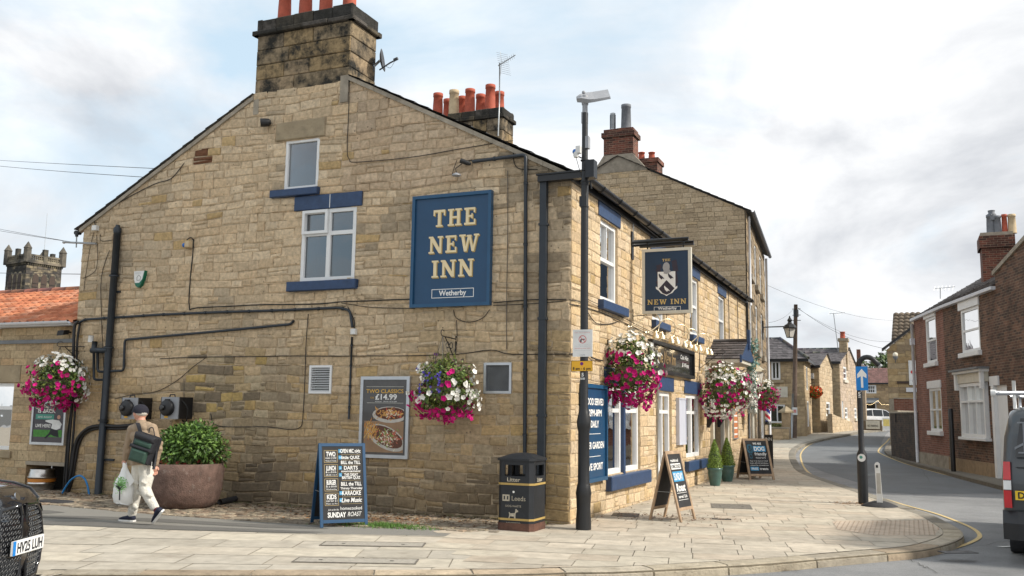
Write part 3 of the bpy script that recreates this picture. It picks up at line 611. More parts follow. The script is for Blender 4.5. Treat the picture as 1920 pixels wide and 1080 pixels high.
# iron covers and tactile paving (thin plates set in the paving)
def cover(name, px, w_, l_, ang, label, mt='concrete', fm='black_iron'):
    c = G(*px); root = thing(name, label, 'manhole cover', (c.x, c.y, 0)); m = MB(); ca, sa = math.cos(R(ang)), math.sin(R(ang))
    def q(x, y, z): return (c.x + x * ca - y * sa, c.y + x * sa + y * ca, z)
    m.hexa([q(-l_, -w_, .001), q(l_, -w_, .001), q(l_, w_, .001), q(-l_, w_, .001), q(-l_, -w_, .008), q(l_, -w_, .008), q(l_, w_, .008), q(-l_, w_, .008)], mt); m.build('plate', root)
    f = MB(); k = .02
    for (a, b, cc, d) in ((-l_ - k, -w_ - k, l_ + k, -w_), (-l_ - k, w_, l_ + k, w_ + k), (-l_ - k, -w_, -l_, w_), (l_, -w_, l_ + k, w_)):
        f.hexa([q(a, b, .001), q(cc, b, .001), q(cc, d, .001), q(a, d, .001), q(a, b, .010), q(cc, b, .010), q(cc, d, .010), q(a, d, .010)], fm)
    for s_ in (-.6, .6): f.hexa([q(s_ * l_ - .02, -.015, .008), q(s_ * l_ + .02, -.015, .008), q(s_ * l_ + .02, .015, .008), q(s_ * l_ - .02, .015, .008), q(s_ * l_ - .02, -.015, .011), q(s_ * l_ + .02, -.015, .011), q(s_ * l_ + .02, .015, .011), q(s_ * l_ - .02, .015, .011)], 'black_iron')
    f.build('frame', root)
mat('cover_grey', (.17, .155, .13), rough=.8, var=.3, scale=20, bump=.6, bscale=120); mat('cover_light', (.36, .33, .28), rough=.85, var=.2, scale=20, bump=.5)
cover('manhole_cover', (700, 1021), .16, .62, 22, 'long concrete-filled access cover set in the paving below the blue chalkboard', 'cover_light', 'cover_grey')
cover('manhole_cover', (668, 1052), .15, .66, 22, 'concrete-filled access cover nearest the kerb below the blue chalkboard', 'cover_light', 'cover_grey')
cover('manhole_cover', (1371, 950), .42, .34, 12, 'square grey inspection cover in the paving right of the wooden A-board', 'cover_grey', 'cover_grey')
cover('drain_cover', (1173, 966), .24, .2, 12, 'dark iron drain cover at the wall foot beside the lamp post', 'black_iron')
cover('drain_cover', (1353, 974), .05, .13, 12, 'small narrow stopcock cover in the paving near the square cover', 'cover_grey')
cover('road_drain', (1796, 1036), .07, .2, 30, 'iron gully grating in the gutter by the yellow line end', 'black_iron')
tp = MB(); rnd = random.Random(9); quad = [G(*p) for p in [(1560, 978), (1738, 976), (1762, 992), (1752, 1004), (1640, 1004), (1570, 993)]]
cs = [(p.x, p.y) for p in quad]; x = 2.5
while x < 6:
    y = -1
    while y < 6:
        if inpoly(x, y, cs): tp.lathe([(.018, .004), (.015, .009), (.008, .0105)], (x, y, 0), 'slab', n=5, col=(.50, .40, .31), cap=False)
        y += .067
    x += .067
sheet(tp, quad, .0065, 'slab', (.50, .41, .32)); tag(tp.build('tactile_paving'), kind='structure')
# ------------------------------------------------------------------ THE PUB
def tint(c, lo=.6, hi=1.25):
    def f(r):
        k = r.uniform(lo, hi); return tuple(x * k for x in c)
    return f
FG = Fr((-10.42, 0), (0, 0)); FF = Fr((0, 0), (0, 17.25))
def mixc(a, b, t): return tuple(x + (y - x) * t for x, y in zip(a, b))
def nz(s, t, f, o=0): return noise.noise(V((s * f + o, t * f * 1.3, o)))
RB = FG.px(380, 291)
def col_gable(s, t, r):
    hi = r.choice([(.68, .535, .36), (.66, .51, .335), (.70, .56, .385), (.63, .49, .325), (.66, .50, .32)])
    lo = r.choice([(.50, .37, .215), (.53, .39, .225), (.45, .34, .215), (.52, .37, .195), (.48, .38, .25)])
    f = min(max((t - 1.7) / 2.0 + nz(s, t, .7) * .9 + r.uniform(-.15, .15), 0), 1); c = mixc(lo, hi, f)
    g = nz(s, t, .55, 7) + r.uniform(-.22, .22)                       # soot and damp gather in patches
    if g > .22: c = mixc(c, (.27, .225, .165), min((g - .22) * 2.2, .6))
    if t < 1.1: c = mixc(c, (.12, .10, .075), max(0, min(.75, (1.1 - t) * .8 + nz(s, t, .9, 3) * .9 + r.uniform(-.25, .2))) * (1 if 4 < s < 9.3 else .35))
    if 1.5 < t < 2.7 and 2.9 < s < 4.7 and r.random() < .7: c = r.choice([(.50, .36, .15), (.22, .175, .12), (.44, .33, .19), (.47, .38, .25), (.27, .215, .14)])
    if s > 9.75 and t < 3: c = mixc(c, (.50, .36, .18), .6)
    if s > 9.2 and t > 2.5 and nz(s, t, 1.1, 5) > .05: c = mixc(c, (.20, .165, .12), .55)
    if t > 5.4 and 6.2 < s < 8.8: c = mixc(c, (.42, .31, .23), .35)
    if s < 2.3 and t > 4: c = mixc(c, (.33, .28, .21), .3)
    if r.random() < .02: c = mixc(c, (.50, .34, .14), .7)
    if abs(s - RB[0]) < .17 and abs(t - RB[1]) < .2: c = (.17, .08, .045)
    k = r.uniform(.90, 1.09); return tuple(x * k for x in c)
def col_front(s, t, r):
    c = r.choice([(.64, .50, .325), (.67, .53, .35), (.61, .46, .29), (.66, .52, .355), (.62, .46, .27)])
    if r.random() < .04: c = (.50, .36, .18)
    k = r.uniform(.86, 1.1); return tuple(x * k for x in c)
pub = thing('stone_pub', 'long two-storey sandstone pub with blue lintels and sills on the street corner', 'pub', (0, 0, 0))
U1 = FG.box(535, 261, 598, 354); U2 = FG.box(566, 392, 667, 526)
def bx(fr, x0, y0, x1, y1, d=0): return fr.box(x0, y0, x1, y1, d)
L1 = bx(FG, 519, 226, 611, 262); V1 = bx(FG, 581, 685, 623, 738); V2 = bx(FG, 908, 680, 960, 738)
S1_ = bx(FG, 512, 352, 600, 369); L2 = bx(FG, 554, 362, 680, 393); S2_ = bx(FG, 543, 527, 672, 545)
L1 = (L1[0], U1[3] + .006, L1[2], L1[3]); S1_ = (S1_[0], S1_[1], S1_[2], U1[1] - .006); L2 = (L2[0], U2[3] + .006, L2[2], S1_[1] - .01); S2_ = (S2_[0], S2_[1], S2_[2], U2[1] - .006)
gab = MB()
masonry(gab, FG, [(0, -.3), (10.42, -.3), (10.42, 5.40), (6.19, 7.55), (4.12, 7.55), (0, 5.26)], [U1, L1, U2, L2, S1_, S2_, V1, V2], colfn=col_gable, seed=21, mortar=(.55, .44, .30), rows=(.125, .20), lens=(.17, .46), rough=.016, warp=.026, proud=.018, joint=.014, split=.16)
gab.build('gable_wall', pub)
# front wall
W1 = bx(FF, 1121, 408, 1152, 563); W1 = (1.48, 3.58, 2.42, 5.06); GW1 = (1.84, .62, 4.02, 2.14); GW2 = (5.38, .55, 6.62, 2.14); GW3 = (7.98, .68, 9.62, 2.14)
UW = [(1.48, 3.60, 2.52, 5.02), (5.0, 3.60, 6.04, 5.02), (8.60, 3.60, 9.64, 5.02), (12.30, 3.60, 13.34, 5.02)]
DOOR = (11.0, -.3, 12.3, 2.3); DW = (13.1, .6, 13.9, 2.2)
LN = [(a - .12, 5.04, c + .14, 5.33) for a, b, c, d in UW] + [(1.7, 2.16, 4.2, 2.46), (5.3, 2.16, 6.78, 2.46), (7.86, 2.16, 9.76, 2.46)]
SL = [(a - .12, 3.42, c + .36, 3.58) for a, b, c, d in UW[:1]] + [(a - .1, 3.43, c + .12, 3.58) for a, b, c, d in UW[1:]] + [(1.80, .36, 4.44, .60), (7.84, .38, 10.1, .60)]
front = MB()
masonry(front, FF, [(0, -.3), (17.25, -.3), (17.25, 5.40), (0, 5.40)], UW + [GW1, GW2, GW3, DOOR, DW] + LN + SL, colfn=col_front, seed=33, mortar=(.50, .41, .29), rows=(.14, .23), lens=(.2, .48), rough=.009, warp=.010, proud=.013, joint=.012, reveal=.16)
front.build('front_wall', pub)
# plain hidden walls so the house is closed
cl = MB(); cl.box(-10.42, 17.2, -.2, 0, 17.3, 5.4, 'sandstone_far', (.4, .32, .2)); cl.box(-10.42, .02, -.2, -10.3, 17.2, 5.25, 'sandstone', (.40, .33, .22)); cl.build('rear_wall', pub)
# weathered corner boulder at the foot
cbm = MB(); cbm.box(-.95, -.10, -.1, -.02, .02, .20, 'sandstone', (.16, .15, .07))
# roof
rf = MB(); scol = tint((.10, .10, .105))
RX = -5.22
ZA, ZB = 5.40 + 4.39 / 5.38 * 2.72, 5.20 + 4.30 / 5.40 * 2.92
tiles(rf, (.16, -.07, 5.40), (.16, 17.3, 5.40), (-4.23, 17.3, ZA), (-4.23, -.07, ZA), colfn=scol, row=.3, col=.35)
tiles(rf, (-4.23, .87, ZA), (-4.23, 17.3, ZA), (RX, 17.3, 8.12), (RX, .87, 8.12), colfn=scol, row=.3, col=.35)
tiles(rf, (-10.62, 17.3, 5.20), (-10.62, -.07, 5.20), (-6.32, -.07, ZB), (-6.32, 17.3, ZB), colfn=scol, row=.3, col=.35)
tiles(rf, (-6.32, 17.3, ZB), (-6.32, .87, ZB), (RX, .87, 8.12), (RX, 17.3, 8.12), colfn=scol, row=.3, col=.35)
roof = rf.build('roof', pub)
vg = MB()   # cement verge under the slates
for x0, z0, x1, z1 in ((.06, 5.36, RX + 1, 7.56), (-10.5, 5.18, RX - 1.1, 7.45)):
    if x0 < 0: vg.build('verge', roof); vg = MB()
    n_ = 24
    for i in range(n_):
        a, b = i / n_, (i + 1) / n_; j = random.uniform(-.006, .006)
        p = [(x0 + (x1 - x0) * q, z0 + (z1 - z0) * q) for q in (a, b)]
        vg.hexa([(p[0][0], -.05 + j, p[0][1] - .045), (p[1][0], -.05 + j, p[1][1] - .045), (p[1][0], .03, p[1][1] - .045), (p[0][0], .03, p[0][1] - .045), (p[0][0], -.05 + j, p[0][1] + .035), (p[1][0], -.05 + j, p[1][1] + .035), (p[1][0], .03, p[1][1] + .035), (p[0][0], .03, p[0][1] + .035)], 'concrete')
vg.build('verge', roof)
def ridge(mb, A, B, mt='slate', col=(.10, .10, .10), r=.09):
    A, B = V(A), V(B); n = max(1, int((B - A).length / .45)); d = (B - A) / n
    for i in range(n): mb.tube([A + d * (i + .01), A + d * (i + .98)], r, mt, 8, tuple(x * random.uniform(.8, 1.2) for x in col))
rg = MB(); ridge(rg, (RX, .9, 8.10), (RX, 17.2, 8.10)); rg.build('ridge_tiles', roof)
# chimney stack on the gable: big sooty blocks
def stack(mb, x0, x1, y0, y1, z0, z1, rows, cols, mt, seed, colfn, ncol=2):
    rnd = random.Random(seed); mb.box(x0 + .02, y0 + .02, z0 - .5, x1 - .02, y1 - .02, z1, mt, (.25, .22, .16)); hh = (z1 - z0) / rows
    for i in range(rows):
        for (A, B, n) in (((x0, y0), (x1, y0), cols), ((x1, y0), (x1, y1), max(1, cols // 2)), ((x1, y1), (x0, y1), cols), ((x0, y1), (x0, y0), max(1, cols // 2))):
            fr = Fr(A, B); k = n + (i % 2 if n > 1 else 0); br = [0] + sorted(rnd.uniform((j + .75) / (k + .3), (j + 1.1) / (k + .3)) for j in range(k - 1)) + [1]
            for a, b in zip(br[:-1], br[1:]):
                if b - a < .02: continue
                mb.fb(fr, a * fr.len + .006, b * fr.len - .006, z0 + i * hh + .006, z0 + (i + 1) * hh - .006, -.03, rnd.uniform(.0, .012), mt, colfn(rnd), bev=.012)
ccol = lambda r: r.choice([(.33, .25, .16), (.27, .21, .135), (.22, .175, .12), (.32, .235, .13)])
ch = MB(); stack(ch, -6.32, -4.23, 0, .86, 7.50, 8.66, 4, 2, 'ashlar_soot', 5, ccol)
rnd = random.Random(2)
def ragged(mb, x0, x1, y0, y1, z0, z1, mt, col, seed, n=7, amp=.03):
    r = random.Random(seed)
    for (A, B) in (((x0, y0), (x1, y0)), ((x1, y0), (x1, y1)), ((x1, y1), (x0, y1)), ((x0, y1), (x0, y0))):
        fr = Fr(A, B); m_ = max(1, int(n * fr.len / 2))
        for i in range(m_): mb.fb(fr, fr.len * i / m_ + .003, fr.len * (i + 1) / m_ - .003, z0, z1 + r.uniform(-amp, amp * .6), -.12, r.uniform(-.012, .012), mt, col(r), bev=.014)
    mb.box(x0 + .04, y0 + .04, z0 + .01, x1 - .04, y1 - .04, z1 - .02, mt, (.06, .055, .05))
dk = lambda r: r.choice([(.07, .062, .05), (.12, .10, .07), (.05, .048, .045), (.10, .09, .08)])
ragged(ch, -6.40, -4.15, -.08, .94, 8.66, 8.74, 'ashlar_soot', dk, 3, 4, .006)
ragged(ch, -6.34, -4.21, -.02, .88, 8.74, 8.98, 'ashlar_soot', dk, 4, 5, .02)
for _ in range(26):
    ch.ball((rnd.uniform(-6.2, -4.35), rnd.uniform(.1, .75), 8.97), rnd.uniform(.05, .12), 'ashlar_soot', 4, (.10, .09, .075), (1.4, 1.4, .5))
ch.fb(FG, 6.02, 6.19, 7.12, 7.62, -.02, .03, 'concrete'); ch.fb(FG, 4.10, 4.22, 7.12, 7.52, -.02, .02, 'concrete')
chm = ch.build('chimney', roof)
def pot(parent, x, y, z, h, r=.125, mt='terracotta', flare=1.12, name='chimney_pot', band=True):
    m = MB(); pr = [(r * 1.12, 0), (r * 1.05, .05), (r, h * .5), (r * .9, h * .86), (r * 1.02, h * .87), (r * flare, h * .93), (r * flare, h), (r * .8, h), (r * .75, h * .7)]
    m.lathe(pr, (x, y, z), mt, 16); return m.build(name, parent)
for px_ in (534, 573, 611, 655):
    p = WY(px_, 15, .42); pot(chm, p.x, .42, 8.93, .85, .125)
# second stack further along the ridge
Y2 = 7.7
a = WY(835, 205, Y2); b = WY(945, 205, Y2); X0, X1 = a.x, b.x; ztop = b.z + .12; yb = WX(968, 225, X1).y
c2 = MB(); stack(c2, X0 + .06, X1 - .06, Y2 + .06, yb - .06, 7.6, ztop - .30, 5, 4, 'ashlar_soot', 8, ccol)
ragged(c2, X0, X1, Y2, yb, ztop - .30, ztop - .20, 'ashlar_soot', dk, 13, 5, .006); ragged(c2, X0 + .05, X1 - .05, Y2 + .05, yb - .05, ztop - .20, ztop - .02, 'ashlar_soot', dk, 14, 5, .02)
chm2 = c2.build('chimney', roof)
for px_, top, mt_, dy in ((821, 176, 'terracotta', .3), (840, 187, 'terracotta', .95), (851, 170, 'buff_pot', .3), (867, 182, 'terracotta', .95), (881, 168, 'terracotta', .3), (901, 178, 'terracotta', .95), (919, 160, 'terracotta', .3), (936, 173, 'terracotta', .95)):
    p = WY(px_, 200, Y2 + dy); q = WY(px_, top, Y2 + dy); pot(chm2, p.x, Y2 + dy, ztop - .05, q.z - ztop + .05, .135, mt_, 1.0)
# gutter, fascia, downpipes
gt = MB()
n_ = 10
def halfgutter(mb, p0, p1, r, mt, up=Z):
    p0, p1 = V(p0), V(p1); d = (p1 - p0).normalized(); sd_ = d.cross(Z)
    vs = [];
    for p in (p0, p1):
        for rr in (r, r - .012):
            for k in range(n_ + 1): a = math.pi * k / n_; vs.append(p + sd_ * (rr * math.cos(a)) - Z * (rr * math.sin(a)))
    m_ = n_ + 1; fs = []
    for k in range(n_): fs += [(k, k + 1, 2 * m_ + k + 1, 2 * m_ + k), (m_ + k + 1, m_ + k, 3 * m_ + k, 3 * m_ + k + 1), (k, m_ + k, m_ + k + 1, k + 1), (2 * m_ + k, 2 * m_ + k + 1, 3 * m_ + k + 1, 3 * m_ + k)]
    mb.add(vs, fs, mt, smooth=False)
halfgutter(gt, (.17, -.12, 5.42), (.17, 17.35, 5.42), .078, 'gutter_black')
for i in range(18): gt.tube([(.17 + .084 * math.cos(a), i * 1.0 - .02, 5.42 - .084 * math.sin(a)) for a in [math.pi * k / 8 for k in range(9)]], .014, 'gutter_black', 5)
gt.fb(FF, -.1, 17.3, 5.28, 5.40, .02, .06, 'gutter_black')
p0 = WY(1010, 322, -.12)
gt.box(p0.x, -.17, 5.30, .26, -.05, 5.42, 'gutter_black'); gt.box(p0.x - .02, -.19, 5.40, .28, -.04, 5.425, 'gutter_black')
gt.build('gutter', pub)
def pxpath(fr, pts, d): return [fr.P(*fr.px(x, y, d), d) for x, y in pts]
def bend(pts, r=.08):
    o = [pts[0]]
    for i in range(1, len(pts) - 1):
        a, b, c = pts[i - 1], pts[i], pts[i + 1]; u = (a - b); v = (c - b); k = min(r, u.length * .45, v.length * .45); p, q = b + u.normalized() * k, b + v.normalized() * k
        o += [p, p.lerp(b, .5).lerp(b.lerp(q, .5), .5), q]
    return o + [pts[-1]]
def clips(mb, pts, r, step, mt='pipe_paint', off=0):
    ln = 0; nxt = step * .4 + off
    for a, b in zip(pts[:-1], pts[1:]):
        l = (b - a).length
        while nxt < ln + l:
            p = a.lerp(b, (nxt - ln) / l); d = (b - a).normalized(); mb.tube([p - d * .018, p + d * .018], r * 1.35, mt, 8); nxt += step
        ln += l
def pipe(name, parent, fr, pts, r, d=.06, step=1.0, mt='pipe_paint', sq=False):
    P_ = bend(pxpath(fr, pts, d), .12 if r > .03 else .06); m = MB(); m.tube(P_, r, mt, 4 if sq else 10); clips(m, P_, r, step, mt); return m.build(name, parent)
dp = MB()
a, b = FG.px(1020, 328, .08), FG.px(1017, 852, .08)
dp.fb(FG, a[0] - .055, a[0] + .055, b[1] - .75, 5.31, .02, .12, 'pipe_paint')
for z_ in (4.6, 3.1, 1.6): dp.fb(FG, a[0] - .07, a[0] + .07, z_, z_ + .04, .018, .126, 'pipe_paint')
dp.build('downpipe', pub)
pipe('waste_pipe', pub, FG, [(886, 303), (986, 290), (984, 850), (984, 925)], .030, .07, 1.0)
sp = MB(); P_ = pxpath(FG, [(220, 436), (183, 936)], .10); sp.tube(P_, .068, 'pipe_paint', 14); clips(sp, P_, .07, 1.4, 'pipe_paint', .3)
sp.lathe([(.068, 0), (.075, .02), (.075, .10), (.045, .14), (.04, .17)], P_[0] - Z * .02, 'pipe_paint', 14)
for (x, y) in ((205, 547), (193, 862)): q = FG.px(x, y, .1); sp.fb(FG, q[0] - .02, q[0] + .22, q[1] - .02, q[1] + .02, .02, .06, 'pipe_paint')
sp.build('soil_pipe', pub)
jn = MB(); J = lambda pts, r, d=.12: jn.tube(bend(pxpath(FG, pts, d), .06), r, 'pipe_paint', 10)
J([(203, 657), (172, 657)], .055); J([(176, 655), (178, 640)], .05); J([(176, 660), (176, 712), (200, 712)], .025); J([(183, 660), (183, 697), (200, 697)], .025); J([(205, 696), (232, 695), (234, 637), (400, 622), (545, 608), (551, 601)], .024, .06)
jn.build('waste_pipe', pub)
jb = MB(); q = FG.px(172, 636, .12); jb.lathe([(.055, 0), (.05, .12), (.06, .13)], FG.P(q[0], q[1] - .06, .14), 'plastic_white', 10); jb.build('pipe_cap', pub)
pipe('conduit', pub, FG, [(146, 606), (160, 599), (300, 590), (420, 585), (520, 582), (636, 577), (656, 582), (661, 614)], .024, .05, .5)
pipe('conduit', pub, FG, [(660, 632), (654, 786)], .018, .04, .35)
cm = MB(); q = FG.px(664, 622, .04); cm.fb(FG, q[0] - .05, q[0] + .05, q[1] - .05, q[1] + .05, .02, .09, 'plastic_white', bev=.008); cm.build('junction_box', pub)
cm = MB(); cm.fb(FG, *(lambda q: (q[0] - .06, q[0] + .06, q[1] - .05, q[1] + .05))(FG.px(180, 428, .04)), .02, .10, 'plastic_white', bev=.008); cm.build('junction_box', pub)
cab = MB()
def cable(pts, r=.007, d=.03, mt='cable', sag=.012, fr=FG):
    P0 = pxpath(fr, pts, d); P_ = smooth_path(P0, 4); P_ = [p + Z * (sag * noise.noise(V((p.x * 1.3, p.y * 1.3, p.z))) ) for p in P_]; cab.tube(P_, r, mt, 5)
cable([(363, 448), (361, 480), (357, 520), (355, 577), (372, 577), (500, 571), (600, 569), (640, 566), (700, 563), (777, 560)], .011)
cable([(362, 450), (358, 445), (350, 450)], .01, .05)
cable([(925, 567), (1000, 562), (1062, 561)], .008); cable([(925, 572), (990, 570), (1062, 564)], .006)
cable([(640, 568), (700, 576), (778, 578)], .006); cable([(652, 575), (664, 600), (664, 620)], .008)
cable([(850, 580), (856, 596), (880, 604), (905, 596), (918, 580)], .006)
cable([(300, 672), (480, 668), (700, 668), (850, 665), (920, 657), (960, 665), (1062, 664)], .007); cable([(856, 600), (857, 640), (852, 660)], .006)
cable([(655, 145), (654, 200), (651, 280), (655, 298), (668, 304), (760, 296), (860, 280), (930, 268), (962, 264)], .007)
cable([(950, 268), (962, 282), (964, 305), (975, 317), (1008, 318)], .007)
cable([(952, 320), (952, 440), (950, 560), (950, 655)], .006, mt='grey_cable')
cable([(578, 588), (574, 640), (572, 700), (568, 780), (562, 802), (540, 805), (500, 800), (410, 799), (395, 775)], .007)
cable([(385, 672), (360, 690), (330, 715), (290, 735), (250, 740), (215, 748)], .006)
cable([(205, 470), (190, 520), (190, 590), (192, 640), (196, 720)], .006); cable([(176, 435), (168, 470), (160, 520), (157, 545)], .005); cable([(181, 440), (183, 480), (180, 505), (170, 515), (155, 522)], .005)
cable([(180, 425), (178, 412), (192, 398), (240, 370), (290, 345), (320, 335), (338, 315), (346, 305)], .008)
cable([(188, 440), (190, 452), (215, 450)], .006); cable([(345, 710), (345, 850)], .005, mt='grey_cable'); cable([(857, 300), (850, 320), (848, 330)], .006, .08)
cable([(870, 303), (888, 300)], .008, .06)
cab.build('cables', pub)
hz = MB()
def hose(pts, r, d, mt='plastic_black'): hz.tube(smooth_path(pxpath(FG, pts, d), 5), r, mt, 8)
hose([(262, 795), (225, 799), (190, 798), (165, 803), (146, 822), (138, 850), (134, 880), (124, 925)], .032, .09); hose([(262, 800), (222, 804), (185, 803), (160, 812), (148, 832), (142, 860), (136, 895), (128, 925)], .028, .05)
hose([(147, 603), (140, 612), (138, 650), (136, 740), (130, 820), (122, 922)], .030, .14); hose([(150, 606), (145, 640), (143, 700), (141, 760), (136, 830), (126, 925)], .022, .09); hose([(144, 655), (141, 720), (128, 800), (122, 870), (118, 925)], .012, .18, 'cable')
hose([(150, 605), (146, 640)], .01, .05, 'plastic_white'); hz.build('hoses', pub)
# windows and stone dressings of the gable
def band(parent, fr, b, d0, d1, mt, name, bev=.012, slit=None):
    m = MB(); m.fb(fr, b[0], b[2], b[1], b[3], d0, d1, mt, bev=bev)
    if slit: m.fb(fr, slit, slit + .012, b[1] + .01, b[3] - .01, d1 - .002, d1 + .002, 'white_letter')
    return m.build(name, parent)
band(pub, FG, L1, -.05, .035, 'lintel_stone', 'stone_lintel', .02)
band(pub, FG, (L2[0], L2[1], L2[2], L2[3]), -.06, .04, 'blue_paint', 'lintel', .01, slit=(L2[0] + L2[2]) / 2 + .05)
band(pub, FG, S1_, -.1, .11, 'blue_paint', 'sill'); band(pub, FG, S2_, -.1, .11, 'blue_paint', 'sill')
window(pub, FG, *U1, d=-.05, w_=.055, glass='glass_sky', curtain=[(0, .4)])
m_ = (U2[0] + U2[2]) / 2; ty = U2[1] + (U2[3] - U2[1]) * .66
o = window(pub, FG, *U2, d=-.04, w_=.065, mull=[(m_, 0, 9, .075)], trans=[(ty, 0, 99, .07)], glass='glass_sky', curtain=[(0, .16), (.9, 1)])
m = MB()
for (a0, a1, b0, b1) in ((U2[0] + .02, m_ - .01, ty + .0, ty + .05), (U2[0] + .02, m_ - .01, U2[3] - .06, U2[3] - .01), (U2[0] + .02, U2[0] + .07, ty + .05, U2[3] - .06), (m_ - .06, m_ - .01, ty + .05, U2[3] - .06)): m.fb(FG, a0, a1, b0, b1, .012, .055, 'white_frame')
m.build('casement', o)
# vents
def louvre(b, mt, n, name, slat='white_frame', mesh=False):
    m = MB(); f = .04
    for q in ((b[0], b[2], b[1], b[1] + f), (b[0], b[2], b[3] - f, b[3]), (b[0], b[0] + f, b[1] + f, b[3] - f), (b[2] - f, b[2], b[1] + f, b[3] - f)): m.fb(FG, *q, -.1, .03, mt)
    m.fb(FG, b[0] + f, b[2] - f, b[1] + f, b[3] - f, -.13, -.10, 'room_dark')
    for i in range(n):
        t = b[1] + f + (b[3] - b[1] - 2 * f) * (i + .5) / n; h_ = (b[3] - b[1] - 2 * f) / n
        if mesh: m.fb(FG, b[0] + f, b[2] - f, t - h_ * .18, t + h_ * .18, -.02, -.01, slat)
        else: P = FG.P; m.hexa([P(b[0] + f, t - h_ * .45, .02), P(b[2] - f, t - h_ * .45, .02), P(b[2] - f, t - h_ * .40, .024), P(b[0] + f, t - h_ * .40, .024), P(b[0] + f, t + h_ * .25, -.04), P(b[2] - f, t + h_ * .25, -.04), P(b[2] - f, t + h_ * .3, -.036), P(b[0] + f, t + h_ * .3, -.036)], slat)
    if mesh:
        for i in range(22): a = b[0] + f + (b[2] - b[0] - 2 * f) * (i + .5) / 22; m.fb(FG, a - .003, a + .003, b[1] + f, b[3] - f, -.022, -.008, slat)
    m.build(name, pub)
louvre(V1, 'white_frame', 10, 'louvre_vent'); louvre(V2, 'aluminium', 26, 'mesh_vent', 'lead', True)
# front windows
for i, u in enumerate(UW):
    mid = (u[1] + u[3]) / 2 + .02
    window(pub, FF, *u, d=-.10, w_=.075, trans=[(mid, 0, 99, .06)], mull=[((u[0] + u[2]) / 2, mid, 9, .025)] if i != 1 else [], depth=.06, curtain=[(0, 1)] if i in (0, 3) else [(0, .3), (.7, 1)])
m1a = (GW1[0] + GW1[2]) / 2 - .02
for (x0, x1) in ((GW1[0], m1a - .06), (m1a + .06, GW1[2])): window(pub, FF, x0, GW1[1], x1, GW1[3], d=-.09, w_=.085, trans=[(1.72, 0, 99, .07)], mull=[], depth=.05)
mm = MB(); mm.fb(FF, m1a - .058, m1a + .058, .6, 2.16, -.15, .02, 'blue_paint'); mm.build('mullion', pub)
window(pub, FF, *GW2, d=-.10, w_=.085, trans=[(1.72, 0, 99, .07)], mull=[((GW2[0] + GW2[2]) / 2, 0, 9, .07)])
m3 = (GW3[0] + GW3[2]) / 2; window(pub, FF, *GW3, d=-.08, w_=.085, trans=[(1.72, 0, 99, .07)], mull=[(m3, 0, 9, .13)])
for b in LN: band(pub, FF, b, -.05, .03, 'blue_paint', 'lintel', .008)
for b in SL: band(pub, FF, b, -.1, .12, 'blue_paint', 'sill', .012)
window(pub, FF, *DW, d=-.08, w_=.08, trans=[(1.72, 0, 99, .06)])
# entrance: door, pilasters, slate canopy with its bracketed hood
dr = MB(); dr.fb(FF, DOOR[0] + .1, DOOR[2] - .1, -.1, 2.2, -.16, -.10, 'dark_wood'); dr.fb(FF, DOOR[0] + .25, DOOR[2] - .25, .9, 2.0, -.10, -.095, 'car_glass'); 
door = dr.build('door', pub); hd = MB(); hd.tube([FF.P(11.3, 1.0, -.09), FF.P(11.3, 1.0, -.03), FF.P(11.3, 1.25, -.03), FF.P(11.3, 1.25, -.09)], .012, 'brass', 6); hd.build('handle', door)
pl = MB()
for s_ in (10.86, 12.3, 13.0): pl.fb(FF, s_, s_ + .16, -.1, 2.42, .012, .10, 'cream_paint', bev=.01); pl.fb(FF, s_ - .03, s_ + .19, 2.42, 2.52, .012, .14, 'cream_paint', bev=.01)
pl.build('door_surround', pub)
cp = MB(); X1c = .92
tiles(cp, (.0, 10.35, 3.10), (X1c, 10.35, 3.10), (X1c, 11.45, 3.62), (.0, 11.45, 3.62), row=.17, col=.22, colfn=tint((.085, .075, .075)))
tiles(cp, (X1c, 12.55, 3.10), (.0, 12.55, 3.10), (.0, 11.45, 3.62), (X1c, 11.45, 3.62), row=.17, col=.22, colfn=tint((.085, .075, .075)))
cp.tube([(0, 11.45, 3.64), (X1c + .03, 11.45, 3.64)], .05, 'slate', 8, (.06, .055, .055)); cp.box(.02, 10.37, 3.0, X1c - .03, 12.53, 3.09, 'cream_paint'); cp.box(X1c - .03, 10.3, 3.0, X1c + .02, 10.36, 3.2, 'blue_paint')
cp.prism([(X1c - .02, 10.35, 3.09), (X1c - .02, 12.55, 3.09), (X1c - .02, 11.45, 3.6)], (.03, 0, 0), 'blue_paint'); cp.box(X1c - .01, 11.37, 3.4, X1c + .06, 11.53, 3.92, 'blue_paint')
canopy = cp.build('canopy', pub)
pt = MB()
pt.lathe([(.07, 0), (.07, .12), (.048, .16), (.042, 2.9), (.07, 3.0)], (.86, 12.4, 0), 'cream_paint', 12); pt.build('canopy_post', canopy)
bk = MB()
for y_ in (10.45, 11.9):
    if y_ > 11: bk.build('bracket', pub); bk = MB()
    bk.box(.012, y_ - .05, 1.35, .08, y_ + .05, 2.2, 'black_iron'); bk.prism([(.08, y_ - .04, 1.38), (.08, y_ - .04, 1.56), (.42, y_ - .04, 2.05), (.42, y_ - .04, 1.92)], (0, .08, 0), 'black_iron'); bk.box(.08, y_ - .04, 2.05, .5, y_ + .04, 2.11, 'black_iron')
bk.build('bracket', pub)
dpf = MB(); P_ = [FF.P(5.22, 5.28, .06), FF.P(5.22, -.05, .06)]
dpf.tube([FF.P(5.24, 2.6, .05), FF.P(5.24, -.02, .05)], .028, 'galvanised', 8); dpf.build('conduit', pub)
